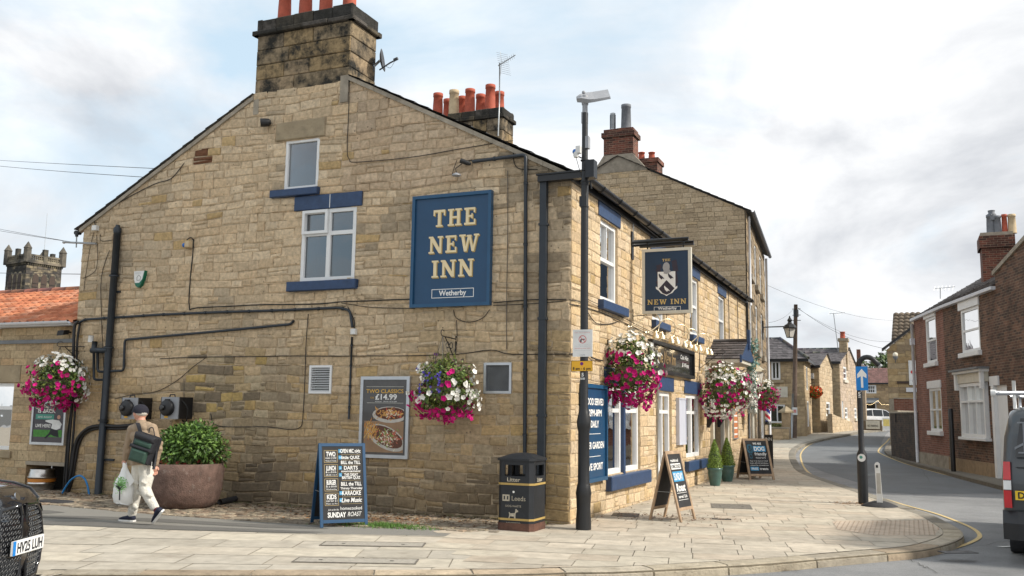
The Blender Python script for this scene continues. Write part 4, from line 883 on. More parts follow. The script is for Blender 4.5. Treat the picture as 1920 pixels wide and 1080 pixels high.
dpf = MB(); dpf.tube([FF.P(16.9, 5.3, .07), FF.P(16.9, 0, .07)], .04, 'pipe_paint', 8); dpf.tube([FF.P(13.75, 5.3, .04), FF.P(13.75, 2.6, .04)], .012, 'grey_cable', 5); dpf.tube([FF.P(15.3, 5.3, .04), FF.P(15.3, 2.8, .04)], .012, 'grey_cable', 5); dpf.build('downpipe', pub)
cab = MB()
cable([(1068, 562), (1090, 568), (1105, 590), (1118, 606), (1140, 608), (1158, 603)], .008, .03, fr=FF); cable([(1068, 570), (1110, 580), (1160, 600), (1220, 628), (1300, 660)], .008, .03, fr=FF)
cable([(1100, 560), (1140, 580), (1200, 612), (1260, 640)], .006, .04, fr=FF); cable([(1068, 664), (1100, 663), (1112, 672), (1130, 676)], .012, .04, fr=FF); cable([(1283, 630), (1283, 600), (1284, 585)], .007, .03, fr=FF); cable([(1250, 600), (1250, 575)], .007, .03, fr=FF)
cab.build('cables', pub)
# ------------------------------------------------------------------ ANNEXE (left)
def colw(cols, lo=.86, hi=1.12):
    def f(s, t, r):
        k = r.uniform(lo, hi); return tuple(x * k for x in r.choice(cols))
    return f
FA = Fr((-17, .10), (-10.43, .10))
ann = thing('annexe', 'low stone annexe with orange pantile roof joined to the left end of the pub', 'building', (-13.5, .1, 0))
AW = bx(FA, -24, 718, 22, 843); AR = (FA.px(50, 868)[0], -.3, 6.50, FA.px(90, 866)[1]); AL = (AW[0] - .1, AW[3] + .01, AW[2] + .16, AW[3] + .36)
ge = FA.px(60, 614)[1]
am = MB(); masonry(am, FA, [(0, -.3), (6.57, -.3), (6.57, ge), (0, ge)], [AW, AR, AL], colfn=colw([(.53, .40, .24), (.50, .385, .24), (.55, .43, .27), (.46, .35, .22), (.51, .36, .21)]), seed=5, rows=(.145, .165), lens=(.28, .5), proud=.006, rough=.003, warp=0, joint=.008, split=0, mortar=(.26, .21, .14), reveal=.6)
am.build('wall', ann)
band(ann, FA, AL, -.05, .02, 'lintel_stone', 'stone_lintel', .01); s_ = bx(FA, -24, 845, 22, 858); band(ann, FA, s_, -.05, .05, 'lintel_stone', 'sill', .01)
window(ann, FA, *AW, d=-.10, w_=.07, trans=[(AW[1] + .85, 0, 99, .07)], glass='glass')
m = MB(); m.fb(FA, AR[0], AR[2], -.3, AR[3], -.72, -.62, 'room_dark'); m.fb(FA, AR[0], AR[2], AR[3] - .07, AR[3] + .0, -.62, .03, 'concrete'); m.build('alcove', ann)
yb_ = 3.0; rz = WY(120, 547, yb_).z; e0 = ge + .06
pn = MB(); n_c = 30; n_r = 11; rnd = random.Random(3)
sl_len = math.hypot(yb_ + .2, rz - e0)
for r_ in range(n_r):
    for c_ in range(n_c):
        x0 = -17 + 6.62 * c_ / n_c; x1 = -17 + 6.62 * (c_ + 1) / n_c; k = rnd.uniform(.75, 1.15); col = tuple(q * k for q in rnd.choice([(.52, .185, .095), (.55, .215, .11), (.46, .16, .08), (.50, .23, .14)]))
        u0, u1 = r_ / n_r, (r_ + 1) / n_r; vs = []
        for u, lf_ in ((u0, .038), (u1 + .01, .002)):
            y_ = -.12 + (yb_ + .12) * u; z_ = e0 + (rz - e0) * u
            for j in range(7):
                t = j / 6; vs.append((x0 + (x1 - x0) * t, y_ - lf_ * .3, z_ + lf_ + .045 * (math.sin(t * math.pi * 1.6) if t < .62 else -.35 * math.sin((t - .62) / .38 * math.pi))))
        for j in range(7): t = j / 6; q = vs[j]; vs.append((q[0], q[1], q[2] - .035))
        pn.add(vs, [(j, j + 1, 8 + j, 7 + j) for j in range(6)] + [(14 + j, 15 + j, j + 1, j) for j in range(6)], 'pantile', col, smooth=True)
pn.add([(-17, -.1, e0 - .02), (-10.4, -.1, e0 - .02), (-10.4, yb_, rz - .02), (-17, yb_, rz - .02), (-17, 6, e0 - .02), (-10.4, 6, e0 - .02)], [(0, 1, 2, 3), (3, 2, 5, 4)], 'pantile', (.4, .14, .07))
ridge(pn, (-17, yb_, rz + .02), (-10.4, yb_, rz + .02), 'pantile', (.22, .10, .07), .10)
arf = pn.build('roof', ann); m = MB(); m.box(-17, -.12, ge, -10.45, .08, ge + .075, 'gutter_white'); halfgutter(m, (-17, -.16, ge + .08), (-10.45, -.16, ge + .08), .06, 'gutter_white'); m.build('gutter', ann)
m = MB(); t_ = FA.px(60, 641)[1]; m.fb(FA, 0, 6.5, t_ - .035, t_ + .04, .012, .05, 'lead'); m.build('cable_tray', ann)
m = MB(); p = WY(130, 588, 1.6); m.tube([(p.x - .1, 1.5, p.z), (p.x + .25, 1.9, p.z + .12)], .05, 'gutter_white', 6); m.tube([(p.x, 1.6, p.z + .1), (p.x + .1, 1.7, p.z + .22)], .07, 'gutter_white', 6); m.build('roof_flashing', arf)
# ------------------------------------------------------------------ CHURCH TOWER
D_ = 125.0
def far(px, py, d): r = ray(px, py); return CAM + r * (d / FPX)
cc = far(46, 540, D_); rr = far(113, 540, D_ + 4.2); ll = far(11, 540, D_ + 4.6)
tw = thing('church_tower', 'blackened stone church tower with battlements and corner pinnacles above the orange roof', 'church tower', (cc.x, cc.y, 0))
u1 = V((rr.x - cc.x, rr.y - cc.y, 0)); Wd = u1.length; u1.normalize(); u2 = V((-u1.y, u1.x, 0))
FR_ = Fr((cc.x, cc.y), (cc.x + u1.x * Wd, cc.y + u1.y * Wd)); FL_ = Fr((cc.x + u2.x * Wd, cc.y + u2.y * Wd), (cc.x, cc.y))
Zt = far(46, 490, D_).z; Zp = far(46, 472, D_).z; Zn = far(48, 452, D_).z
FB_ = Fr((cc.x + u1.x * Wd, cc.y + u1.y * Wd), (cc.x + (u1.x + u2.x) * Wd, cc.y + (u1.y + u2.y) * Wd)); FC_ = Fr((cc.x + (u1.x + u2.x) * Wd, cc.y + (u1.y + u2.y) * Wd), (cc.x + u2.x * Wd, cc.y + u2.y * Wd))
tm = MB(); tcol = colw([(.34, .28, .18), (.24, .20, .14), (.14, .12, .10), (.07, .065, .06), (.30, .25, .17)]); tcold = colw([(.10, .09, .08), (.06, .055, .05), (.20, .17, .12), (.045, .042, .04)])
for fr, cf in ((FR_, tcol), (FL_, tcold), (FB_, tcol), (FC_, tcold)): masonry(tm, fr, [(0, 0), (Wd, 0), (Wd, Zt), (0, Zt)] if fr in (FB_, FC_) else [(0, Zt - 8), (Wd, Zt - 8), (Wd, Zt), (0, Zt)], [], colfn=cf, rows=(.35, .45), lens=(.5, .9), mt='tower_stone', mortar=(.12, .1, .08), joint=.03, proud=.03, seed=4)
tm.build('shaft', tw)
ar = MB()
for fr, n in ((FR_, 3), (FL_, 3)):
    for i in range(n):
        c = Wd * (.27 + .235 * i) if fr is FR_ else Wd * (.27 + .235 * i); hw = .42; zb, zs = Zt - 5.0, Zt - 2.2
        def arch(hw_, zb_, zs_, rise): return [(c - hw_, zb_), (c + hw_, zb_)] + [(c + hw_ * math.cos(a), zs_ + rise * math.sin(a) ** .8) for a in [math.pi * k / 8 for k in range(0, 9)]]
        ar.fprism(fr, arch(hw + .22, zb, zs, 1.0), .02, .10, 'tower_stone', (.38, .32, .22)); ar.fprism(fr, arch(hw, zb, zs, .75), .05, .14, 'dark_wood')
        for q in range(5): ar.fb(fr, c - hw, c + hw, zb + .5 * q + .2, zb + .5 * q + .28, .12, .2, 'tower_stone', (.10, .08, .07))
ar.build('belfry_opening', tw)
pr_ = MB()
for fr in (FR_, FL_, FB_, FC_):
    pr_.fb(fr, -.35, Wd + .35, Zt - .05, Zt + .25, -.3, .35, 'tower_stone', (.20, .17, .13)); pr_.fb(fr, 0, Wd, Zt + .25, Zt + .5, -.3, .12, 'tower_stone', (.25, .22, .16)); pr_.fb(fr, 0, Wd, Zp - .35, Zp - .1, -.3, .12, 'tower_stone', (.24, .21, .16))
    for i in range(17):
        c = Wd * (i + .5) / 17; pr_.fb(fr, c - .07, c + .07, Zt - .3, Zt - .05, 0, .2, 'tower_stone', (.16, .14, .1)); pr_.fb(fr, c - .05, c + .05, Zt + .5, Zp - .35, -.2, .08, 'tower_stone', (.22, .19, .14)); pr_.lathe([(.12, -.02), (.12, .02)], fr.P(c + Wd / 34, (Zt + .5 + Zp - .35) / 2, 0), 'tower_stone', 8, (.2, .17, .12), axis=tuple(fr.N))
    pr_.fb(fr, Wd / 2 - .3, Wd / 2 + .3, Zt, Zp + .75, -.3, .2, 'tower_stone', (.17, .15, .11))
pr_.build('parapet', tw)
for a_, b_ in ((0, 0), (1, 0), (0, 1), (1, 1)):
    p = V((cc.x, cc.y, 0)) + u1 * Wd * a_ + u2 * Wd * b_; m = MB(); m.lathe([(.5, Zt), (.48, Zp + .6), (.56, Zp + .65), (.46, Zp + .8), (.04, Zn + .1)], (p.x, p.y, 0), 'tower_stone', 8, (.15, .135, .11), smooth=False); m.build('pinnacle', tw)
m = MB(); p = far(83, 470, D_ + 5); m.tube([(p.x, p.y, Zp), (p.x, p.y, far(83, 398, D_ + 5).z)], .03, 'galvanised', 5); m.build('mast', tw)
# ------------------------------------------------------------------ TALL HOUSE behind the pub
LT = 9.4; ang = R(4.3); TA = (0.03, 17.3); TB = (TA[0] - math.sin(ang) * LT, TA[1] + math.cos(ang) * LT)
FT = Fr(TA, TB); FTG = Fr((-8.75, 17.32), (.02, 17.32))
tall = thing('tall_stone_house', 'three-storey stone house with brick chimneys rising behind the pub', 'house', (0, 17.3, 0))
tc_g = colw([(.56, .44, .29), (.52, .405, .265), (.58, .46, .31), (.48, .37, .24), (.54, .41, .25)], .88, 1.1)
m = MB(); masonry(m, FTG, [(0, 4.5), (8.75, 4.5), (8.75, 8.46), (4.38, 10.68), (0, 8.40)], [], colfn=tc_g, seed=51, rows=(.14, .22), lens=(.22, .5), mortar=(.30, .25, .18)); m.build('gable_wall', tall)
TW = []
for i in range(3):
    s_ = .75 + i * 2.75
    TW += [(s_, 6.42, s_ + 1.0, 8.0), (s_, 4.0, s_ + 1.0, 5.7)]
TWg = [(1.0, .7, 2.6, 2.6), (3.3, -.2, 4.3, 2.5), (5.2, .8, 7.4, 2.6)]
m = MB(); masonry(m, FT, [(0, -.2), (LT, -.2), (LT, 8.46), (0, 8.46)], TW + TWg, colfn=colw([(.34, .27, .19), (.26, .21, .15), (.40, .32, .22), (.20, .165, .12), (.36, .27, .17)]), seed=52, rows=(.2, .28), lens=(.3, .6), mortar=(.22, .18, .13), reveal=.18); m.build('front_wall', tall)
for w_ in TW:
    o = window(tall, FT, *w_, d=-.07, w_=.09, trans=[((w_[1] + w_[3]) / 2, 0, 99, .06)], mull=[((w_[0] + w_[2]) / 2, 0, 99, .03)], curtain=[(0, 1)])
    b = MB(); b.fb(FT, w_[0] - .1, w_[2] + .12, w_[1] - .2, w_[1] - .005, -.05, .14, 'concrete', bev=.01); b.build('sill', o)
for w_ in TWg: window(tall, FT, *w_, d=-.1, w_=.09, mull=[((w_[0] + w_[2]) / 2, 0, 99, .06)])
m = MB(); er = V(TB) if len(TB) == 3 else V((TB[0], TB[1], 0)); R0 = V((-4.37, 17.2, 10.74)); R1 = V((-4.37 - math.sin(ang) * LT, 17.3 + math.cos(ang) * LT, 10.74))
E0 = V((.22, 17.22, 8.42)); E1 = V((TB[0] + .2, TB[1], 8.42)); tiles(m, E0, E1, R1, R0, colfn=scol, row=.3, col=.35); tiles(m, (-9.0 - .7, TB[1], 8.35), (-9.0, 17.22, 8.35), R0, R1, colfn=scol, row=.3, col=.35); m.prism([FT.P(LT, 0, 0), V((-9.2, TB[1], 0)), V((-9.2, TB[1], 8.4)), V((R1.x, R1.y, 10.6)), FT.P(LT, 8.4, 0)], (0, .05, 0), 'sandstone_far', (.35, .28, .2))
trf = m.build('roof', tall); m = MB(); halfgutter(m, E0 + V((.05, 0, 0)), E1 + V((.05, 0, 0)), .07, 'grey_pot'); m.tube([FT.P(LT - .3, 8.3, .1), FT.P(LT - .3, .1, .1)], .05, 'gutter_white', 8); m.tube([FT.P(.35, 8.3, .08), FT.P(.35, 5.3, .08)], .04, 'gutter_white', 8); m.build('gutter', tall)
def brickbox(mb, x0, x1, y0, y1, z0, z1, mt='brick_chimney'):
    for A, B in (((x0, y0), (x1, y0)), ((x1, y0), (x1, y1)), ((x1, y1), (x0, y1)), ((x0, y1), (x0, y0))):
        fr = Fr(A, B); mb.add([fr.P(0, z0), fr.P(fr.len, z0), fr.P(fr.len, z1), fr.P(0, z1)], [(0, 1, 2, 3)], mt, uvs=[(0, z0), (fr.len, z0), (fr.len, z1), (0, z1)])
    mb.add([(x0, y0, z1), (x1, y0, z1), (x1, y1, z1), (x0, y1, z1)], [(0, 1, 2, 3)], mt, uvs=[(0, 0), (x1 - x0, 0), (x1 - x0, y1 - y0), (0, y1 - y0)])
m = MB(); brickbox(m, -4.90, -3.82, 17.30, 18.0, 10.2, 11.75); brickbox(m, -4.97, -3.75, 17.23, 18.07, 11.45, 11.62); m.prism([(-5.35, 17.29, 10.15), (-3.3, 17.29, 10.15), (-3.84, 17.29, 10.80), (-4.90, 17.29, 10.80)], (0, .5, 0), 'concrete', (.7, .7, .7)); m.ball((-4.36, 17.65, 11.72), .42, 'moss', 5, sq=(1.1, .8, .28))
tch = m.build('chimney', trf)
m = MB(); p = WY(1174, 232, 17.6); q = WY(1174, 197, 17.6); m.lathe([(.19, 11.72), (.165, q.z - .12), (.18, q.z - .11), (.18, q.z), (.15, q.z)], (p.x, 17.6, 0), 'grey_pot', 14); m.build('flue', tch)
m = MB(); p = WY(1149, 232, 17.6); q = WY(1149, 213, 17.6); m.lathe([(.10, 11.72), (.10, q.z), (.06, q.z + .02)], (p.x, 17.6, 0), 'galvanised', 10)
for k in range(8): a = k * math.pi / 4; m.box(p.x + .095 * math.cos(a) - .012, 17.6 + .095 * math.sin(a) - .012, 11.85, p.x + .095 * math.cos(a) + .012, 17.6 + .095 * math.sin(a) + .012, q.z - .06, 'cable')
m.build('flue', tch)
yy = 22.0; a = WY(1197, 293, yy); b = WY(1232, 293, yy); m = MB(); brickbox(m, a.x, b.x, yy, yy + .9, 9.8, a.z - .12); brickbox(m, a.x - .06, b.x + .06, yy - .05, yy + .95, a.z - .3, a.z - .12); t2 = m.build('chimney', trf)
for px_, mt_ in ((1203, 'terracotta'), (1222, 'terracotta')): p = WY(px_, 290, yy + .3); pot(t2, p.x, yy + .3, a.z - .14, WY(px_, 286, yy + .3).z - a.z + .14, .13, 'terracotta')
# ------------------------------------------------------------------ HIP-ROOFED HOUSE
cx = WY(1511, 818, 42).x; FH = Fr((-8, 42), (cx, 42)); sx_ = WY(1523, 816, 46.5).x; FHS = Fr((cx, 42), (sx_, 46.5))
hip = thing('hip_roofed_house', 'two-storey stone house with grey hipped slate roof beside the telegraph pole', 'house', (cx, 42, H(42)))
zE = WY(1511, 673, 42).z; HW1 = bx(FH, 1446, 677, 1463, 712); HW2 = bx(FH, 1443, 758, 1472, 793)
hc = colw([(.46, .35, .21), (.42, .32, .20), (.50, .38, .24), (.38, .29, .18)])
m = MB(); masonry(m, FH, [(0, 0), (FH.len, 0), (FH.len, zE), (0, zE)], [HW1, HW2], colfn=hc, mt='sandstone_far', rows=(.2, .28), lens=(.3, .6), mortar=(.26, .21, .15), seed=61); m.build('front_wall', hip)
SW = [(1.2, zE - 1.75, 2.3, zE - .35), (1.2, 1.1, 2.5, 2.6)]
m = MB(); masonry(m, FHS, [(0, 0), (FHS.len, 0), (FHS.len, zE), (0, zE)], SW, colfn=colw([(.48, .37, .23), (.44, .34, .22)]), mt='sandstone_far', rows=(.2, .28), lens=(.3, .6), seed=62); m.build('side_wall', hip)
for w_ in (HW1, HW2): window(hip, FH, *w_, d=-.06, w_=.10, mull=[((w_[0] + w_[2]) / 2, 0, 99, .07)], curtain=[(0, 1)])
for w_ in SW: window(hip, FHS, *w_, d=-.06, w_=.09, curtain=[(0, 1)])
m = MB(); m.fb(FH, HW1[0] - .1, HW1[2] + .2, HW1[1] - .18, HW1[1] - .01, -.05, .12, 'lintel_stone'); m.build('sill', hip)
rz_ = WY(1455, 635, 44.3).z; rx0, rx1 = -9, WY(1462, 636, 44.3).x; m = MB(); o_ = .28; A0, A1, A2, A3 = V((-9, 42 - o_, zE)), V((cx + o_, 42 - o_, zE)), V((sx_ + o_, 46.5 + o_, zE)), V((-9, 46.8, zE)); B0, B1 = V((rx0, 44.3, rz_)), V((rx1, 44.3, rz_))
hs = tint((.115, .105, .110)); tiles(m, A0, A1, B1, B0, colfn=hs); tiles(m, A1, A2, B1.lerp(B0, .001), B1, colfn=hs); tiles(m, A2, A3, B0, B1, colfn=hs)
ridge(m, A1 + Z * .03, B1 + Z * .03, col=(.09, .085, .085)); ridge(m, B0, B1, col=(.09, .085, .085)); hr = m.build('roof', hip)
m = MB(); m.box(-9, 42 - o_, zE - .16, cx + o_, 42 - o_ + .08, zE, 'gutter_black'); m.hexa([V((cx + o_ - .08, 42 - o_ + .08, zE - .16)), V((cx + o_, 42 - o_ + .08, zE - .16)), V((sx_ + o_, 46.7, zE - .16)), V((sx_ + o_ - .08, 46.7, zE - .16)), V((cx + o_ - .08, 42 - o_ + .08, zE)), V((cx + o_, 42 - o_ + .08, zE)), V((sx_ + o_, 46.7, zE)), V((sx_ + o_ - .08, 46.7, zE))], 'gutter_black'); m.build('gutter', hip)
b = bx(FH, 1456, 725, 1477, 745); m = MB(); m.fb(FH, b[0], b[2], b[1], b[3], .01, .05, 'cream_paint'); m.build('stone_plaque', hip)
# its low garden wall, hedge and gate pier
m = MB(); FGW = Fr((-5, 38.8), (WY(1480, 826, 38.8).x, 38.8)); masonry(m, FGW, [(0, .1), (FGW.len, .1), (FGW.len, 1.02), (0, 1.02)], [], colfn=hc, mt='sandstone_far', rows=(.15, .2), seed=63); m.fb(FGW, 0, FGW.len, 1.02, 1.10, -.3, .04, 'concrete'); m.fb(FGW, 0, FGW.len, 0, 1.02, -.3, -.02, 'concrete')
gwl = m.build('garden_wall', origin=(-2, 38.8, H(38.8))); tag(gwl, 'low rough stone garden wall in front of the hip-roofed house', 'wall')
px0 = WY(1466, 800, 39.2).x; px1 = WY(1481, 800, 39.2).x; zc = WY(1473, 774, 39.2).z; gp = thing('gate_pier', 'stone gate pier with pyramid cap beside the telegraph pole', 'gate pier', ((px0 + px1) / 2, 39.5, H(39.2)))
m = MB(); m.box(px0, 39.2, .3, px1, 39.7, zc, 'sandstone_far', (.36, .27, .17)); m.build('pier', gp); m = MB(); m.lathe([(.42, zc), (.42, zc + .08), (.05, zc + .35)], ((px0 + px1) / 2, 39.45, 0), 'lintel_stone', 4, smooth=False); m.build('cap', gp)
# ------------------------------------------------------------------ TWO GABLED COTTAGES further along
def cottage(name, label, pxs, Ys, apex, eave, leftx, seed, wins, doors, cgab, cfront, ridge_up=0):
    ax, bx_ = WY(pxs[0], 812, Ys[0]).x, WY(pxs[1], 808, Ys[1]).x; fg = Fr((ax, Ys[0]), (bx_, Ys[1])); ff = Fr((leftx, Ys[0]), (ax, Ys[0]))
    h_ = H(Ys[0]) - .1; root = thing(name, label, 'house', (ax, Ys[0], H(Ys[0]))); ze = WY(pxs[0], eave, Ys[0]).z; sa, za = fg.px(*apex)
    sa = min(max(sa, fg.len * .3), fg.len * .7)
    W_ = [bx(fg, *q) for q in wins]; D_o = [bx(fg, *q) for q in doors]
    m = MB(); masonry(m, fg, [(0, h_), (fg.len, h_), (fg.len, ze), (sa, za), (0, ze)], W_ + D_o, colfn=cgab, mt='sandstone_far', rows=(.2, .27), lens=(.3, .6), seed=seed, mortar=(.40, .33, .24)); m.build('gable_wall', root)
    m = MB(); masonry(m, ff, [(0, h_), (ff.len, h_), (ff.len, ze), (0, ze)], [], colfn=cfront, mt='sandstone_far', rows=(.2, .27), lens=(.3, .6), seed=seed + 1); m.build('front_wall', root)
    P0 = fg.P(-.0, ze, .12); P1 = fg.P(sa, za + .05, .12); P2 = fg.P(fg.len, ze, .12); back = V((leftx - ax, 0, 0)); m = MB()
    off = fg.U * -.15; tiles(m, P0 + off + back, P0 + off, P1, P1 + back, colfn=hs); tiles(m, P2, P2 + back, P1 + back, P1, colfn=hs); ridge(m, P1, P1 + back, col=(.10, .095, .1)); rf_ = m.build('roof', root)
    m = MB(); m.box(leftx, Ys[0] - .22, ze - .16, ax + .1, Ys[0] - .12, ze - .01, 'gutter_black'); m.build('gutter', root)
    for q in W_:
        o = window(root, fg, *q, d=-.05, w_=.12, trans=[((q[1] + q[3]) / 2, 0, 99, .08)], curtain=[(0, 1)]); s = MB(); s.fb(fg, q[0] - .15, q[2] + .15, q[1] - .2, q[1] - .01, -.05, .12, 'cream_paint'); s.build('sill', o)
    for q in D_o: s = MB(); s.fb(fg, q[0] + .05, q[2] - .05, q[1], q[3] - .05, -.12, -.06, 'white_frame'); s.fb(fg, q[0], q[0] + .06, q[1], q[3], -.1, .02, 'white_frame'); s.fb(fg, q[2] - .06, q[2], q[1], q[3], -.1, .02, 'white_frame'); s.build('door', root)
    return root, fg, ff, rf_, P1, ze
lit = colw([(.50, .39, .26), (.46, .36, .24), (.52, .42, .29)]); dim = colw([(.41, .31, .19), (.44, .34, .21), (.36, .28, .18)])  # lighter stone on sun-facing walls, darker on shaded ones: light put into the colour
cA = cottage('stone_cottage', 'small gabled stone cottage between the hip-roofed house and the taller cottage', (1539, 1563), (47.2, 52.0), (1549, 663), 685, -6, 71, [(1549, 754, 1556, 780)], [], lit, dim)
fr = cA[2]; b = bx(fr, 1520, 700, 1526, 710); m = MB(); m.fb(fr, b[0], b[2], b[1], b[3], .01, .2, 'plastic_white'); m.build('vent_box', cA[0])
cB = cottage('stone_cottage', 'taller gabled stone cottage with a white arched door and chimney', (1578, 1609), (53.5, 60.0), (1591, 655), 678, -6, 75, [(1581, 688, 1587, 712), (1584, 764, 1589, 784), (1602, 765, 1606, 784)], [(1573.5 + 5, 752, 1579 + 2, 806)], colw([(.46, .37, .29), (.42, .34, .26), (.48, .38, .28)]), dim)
yq = 56.0; a = WY(1573, 640, yq); b = WY(1588, 640, yq); zt_ = WY(1580, 634, yq).z; m = MB(); fr = Fr((a.x, yq), (b.x, yq)); masonry(m, fr, [(0, 5.4), (fr.len, 5.4), (fr.len, zt_), (0, zt_)], [], colfn=dim, mt='sandstone_far', rows=(.18, .22), lens=(.2, .3), seed=80); m.box(a.x, yq + .02, 5, b.x, yq + 1.3, zt_ - .02, 'sandstone_far', (.5, .4, .28)); m.box(a.x - .08, yq - .08, zt_ - .2, b.x + .08, yq + 1.4, zt_, 'sandstone_far', (.3, .25, .18)); chB = m.build('chimney', cB[3])
p = WY(1580, 634, yq + .4); pot(chB, p.x, yq + .4, zt_, WY(1580, 622, yq + .4).z - zt_, .17)
# garden wall in front of the cottages
a = G(1561, 812); b = G(1607, 806.5); FW_ = Fr((a.x, a.y), (b.x, b.y)); zt_ = FW_.px(1562, 776)[1]; m = MB(); masonry(m, FW_, [(0, .5), (FW_.len, .5), (FW_.len, zt_ * .62), (0, zt_)], [], colfn=lit, mt='sandstone_far', rows=(.18, .25), seed=82); m.prism([FW_.P(0, .5, -.02), FW_.P(FW_.len, .5, -.02), FW_.P(FW_.len, zt_ * .62, -.02), FW_.P(0, zt_, -.02)], FW_.N * -.25, 'concrete'); tag(m.build('garden_wall', origin=(a.x, a.y, H(a.y))), 'sloping garden wall in front of the stone cottages', 'wall')
# ------------------------------------------------------------------ FAR HOUSE closing the street
FF2 = Fr((-6, 75), (9, 75)); fh = thing('far_stone_house', 'stone house with dark red roof closing the end of the street', 'house', (2, 75, H(75)))
fw = bx(FF2, 1624, 722, 1643, 737.5); ze = FF2.px(1650, 718)[1]; sh = bx(FF2, 1617, 749, 1644, 800)
m = MB(); masonry(m, FF2, [(0, .6), (15, .6), (15, ze), (0, ze)], [fw, sh], colfn=colw([(.34, .25, .15), (.38, .28, .17), (.30, .22, .14)]), mt='sandstone_far', rows=(.22, .3), lens=(.35, .7), seed=90); m.build('front_wall', fh)
window(fh, FF2, *fw, d=-.03, w_=.1, mull=[(fw[0] + (fw[2] - fw[0]) * k, 0, 99, .05) for k in (.2, .4, .6, .8)], trans=[((fw[1] + fw[3]) / 2, 0, 99, .05)])
window(fh, FF2, *sh, d=-.1, w_=.1); m = MB(); rzz = WY(1650, 690, 78).z
tiles(m, (-6, 74.8, ze), (9, 74.8, ze), (9, 78, rzz), (-6, 78, rzz), mt='roof_red', colfn=tint((.165, .085, .075), .75, 1.2), row=.3, col=.3); m.build('roof', fh)
m = MB(); m.box(-6, 74.7, ze - .12, 9, 74.8, ze + .02, 'gutter_black'); m.build('gutter', fh)
m = MB(); b = bx(FF2, 1617, 747, 1648, 756); P = FF2.P; m.hexa([P(b[0], b[1], .9), P(b[2], b[1], .9), P(b[2], b[1] + .05, .9), P(b[0], b[1] + .05, .9), P(b[0], b[3], .02), P(b[2], b[3], .02), P(b[2], b[3] + .05, .02), P(b[0], b[3] + .05, .02)], 'lead'); m.build('awning', fh)
gl = thing('string_lights', 'festoon of small warm bulbs hanging at the end of the street', 'string lights', (1.4, 73, 4)); m = MB(); pts_ = [WY(x, y, 73.5) for x, y in [(1615, 752), (1622, 756), (1630, 757), (1638, 755), (1646, 749), (1652, 756), (1662, 757), (1671, 757)]]; m.tube(pts_, .012, 'cable', 4); m.build('wire', gl)
rnd = random.Random(5)
for i in range(26):
    t = i / 26 * (len(pts_) - 1); p = pts_[int(t)].lerp(pts_[int(t) + 1], t % 1) if int(t) + 1 < len(pts_) else pts_[-1]
    m = MB(); m.ball(p - Z * (.06 + .05 * rnd.random()), .025, 'lit_bulb', 3); m.build('bulb', gl)
# red brick stack and gable just right of the cottage
m = MB(); a = WY(1606, 664, 64); b = WY(1613, 664, 64); zz = WY(1608, 655, 64).z; brickbox(m, a.x, b.x, 64, 64.8, 4.5, zz); m.box(a.x - .6, 64.02, .7, b.x + .25, 66, WY(1615, 692, 64).z, 'sandstone_far', (.36, .28, .2)); m.lathe([(.9, 0), (.1, .5)], (b.x - .1, 65, WY(1615, 692, 64).z), 'slate', 4, (.12, .10, .1), smooth=False)
o = m.build('back_house', origin=(a.x, 64, .75)); tag(o, 'small house with a slim red brick chimney partly behind the one-way sign', 'house')
# ------------------------------------------------------------------ RIGHT-HAND STONE HOUSE with pantiles
YR = 37.0; xl = WY(1669, 800, YR).x; FRS = Fr((xl, YR), (xl + 7, YR)); rs = thing('stone_house', 'stone house with brown pantile roof and globe lamp on the right of the lane', 'house', (xl, YR, H(YR)))
zl = WY(1668, 655, YR).z; m = MB(); rk = WY(1715, 615, YR); rs_s = rk.x - xl
masonry(m, FRS, [(0, .2), (7, .2), (7, zl + (rk.z - zl) / rs_s * 3), (3, zl + (rk.z - zl) / rs_s * 3), (0, zl)], [], colfn=colw([(.36, .26, .14), (.40, .30, .17), (.30, .23, .15), (.42, .33, .21)]), mt='sandstone_far', rows=(.26, .34), lens=(.4, .8), seed=95, mortar=(.24, .19, .13)); m.build('front_wall', rs)
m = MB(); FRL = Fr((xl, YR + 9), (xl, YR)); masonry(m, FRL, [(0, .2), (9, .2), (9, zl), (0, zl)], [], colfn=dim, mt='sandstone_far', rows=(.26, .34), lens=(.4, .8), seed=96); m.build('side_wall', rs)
m = MB(); P = FRS.P; m.prism([P(-.25, zl - .1, .1), P(3, zl + (rk.z - zl) / rs_s * 3, .1), P(3, zl + (rk.z - zl) / rs_s * 3 + .14, .1), P(-.25, zl + .04, .1)], -FRS.N * .3, 'gutter_black'); m.build('verge', rs)
a = WY(1671, 645, 39.5); b = WY(1675, 588, 41.8); m = MB(); cols_ = 22; rows_ = 9
for r_ in range(rows_):
    for c_ in range(cols_):
        u0, u1_ = r_ / rows_, (r_ + 1) / rows_; x0 = a.x + .28 * c_; k = random.uniform(.7, 1.15); y0, y1 = a.y + (b.y - a.y) * u0, a.y + (b.y - a.y) * u1_; z0, z1 = a.z + (b.z - a.z) * u0, a.z + (b.z - a.z) * u1_; vs = []
        for (yy_, zz_, lf_) in ((y0, z0, .07), (y1, z1, 0)):
            for j in range(5): t = j / 4; vs.append((x0 + .28 * t + (b.x - a.x) * (u0 if lf_ else u1_), yy_ - lf_ * .4, zz_ + lf_ + .07 * math.sin(t * math.pi)))
        for j in range(5): q = vs[j]; vs.append((q[0], q[1] + .03, q[2] - .09))
        m.add(vs, [(j, j + 1, 6 + j, 5 + j) for j in range(4)] + [(10 + j, 11 + j, j + 1, j) for j in range(4)], 'pantile', tuple(q * k for q in (.17, .135, .10)), smooth=True)
m.box(a.x - .1, a.y - .02, a.z - .35, a.x + 6, a.y + .1, a.z + .02, 'sandstone_far', (.3, .25, .18)); m.add([(a.x, a.y + .1, a.z - .3), (b.x, b.y, b.z - .1), (b.x, b.y + 3, a.z - .3)], [(0, 1, 2)], 'gutter_black'); m.build('roof', rs)
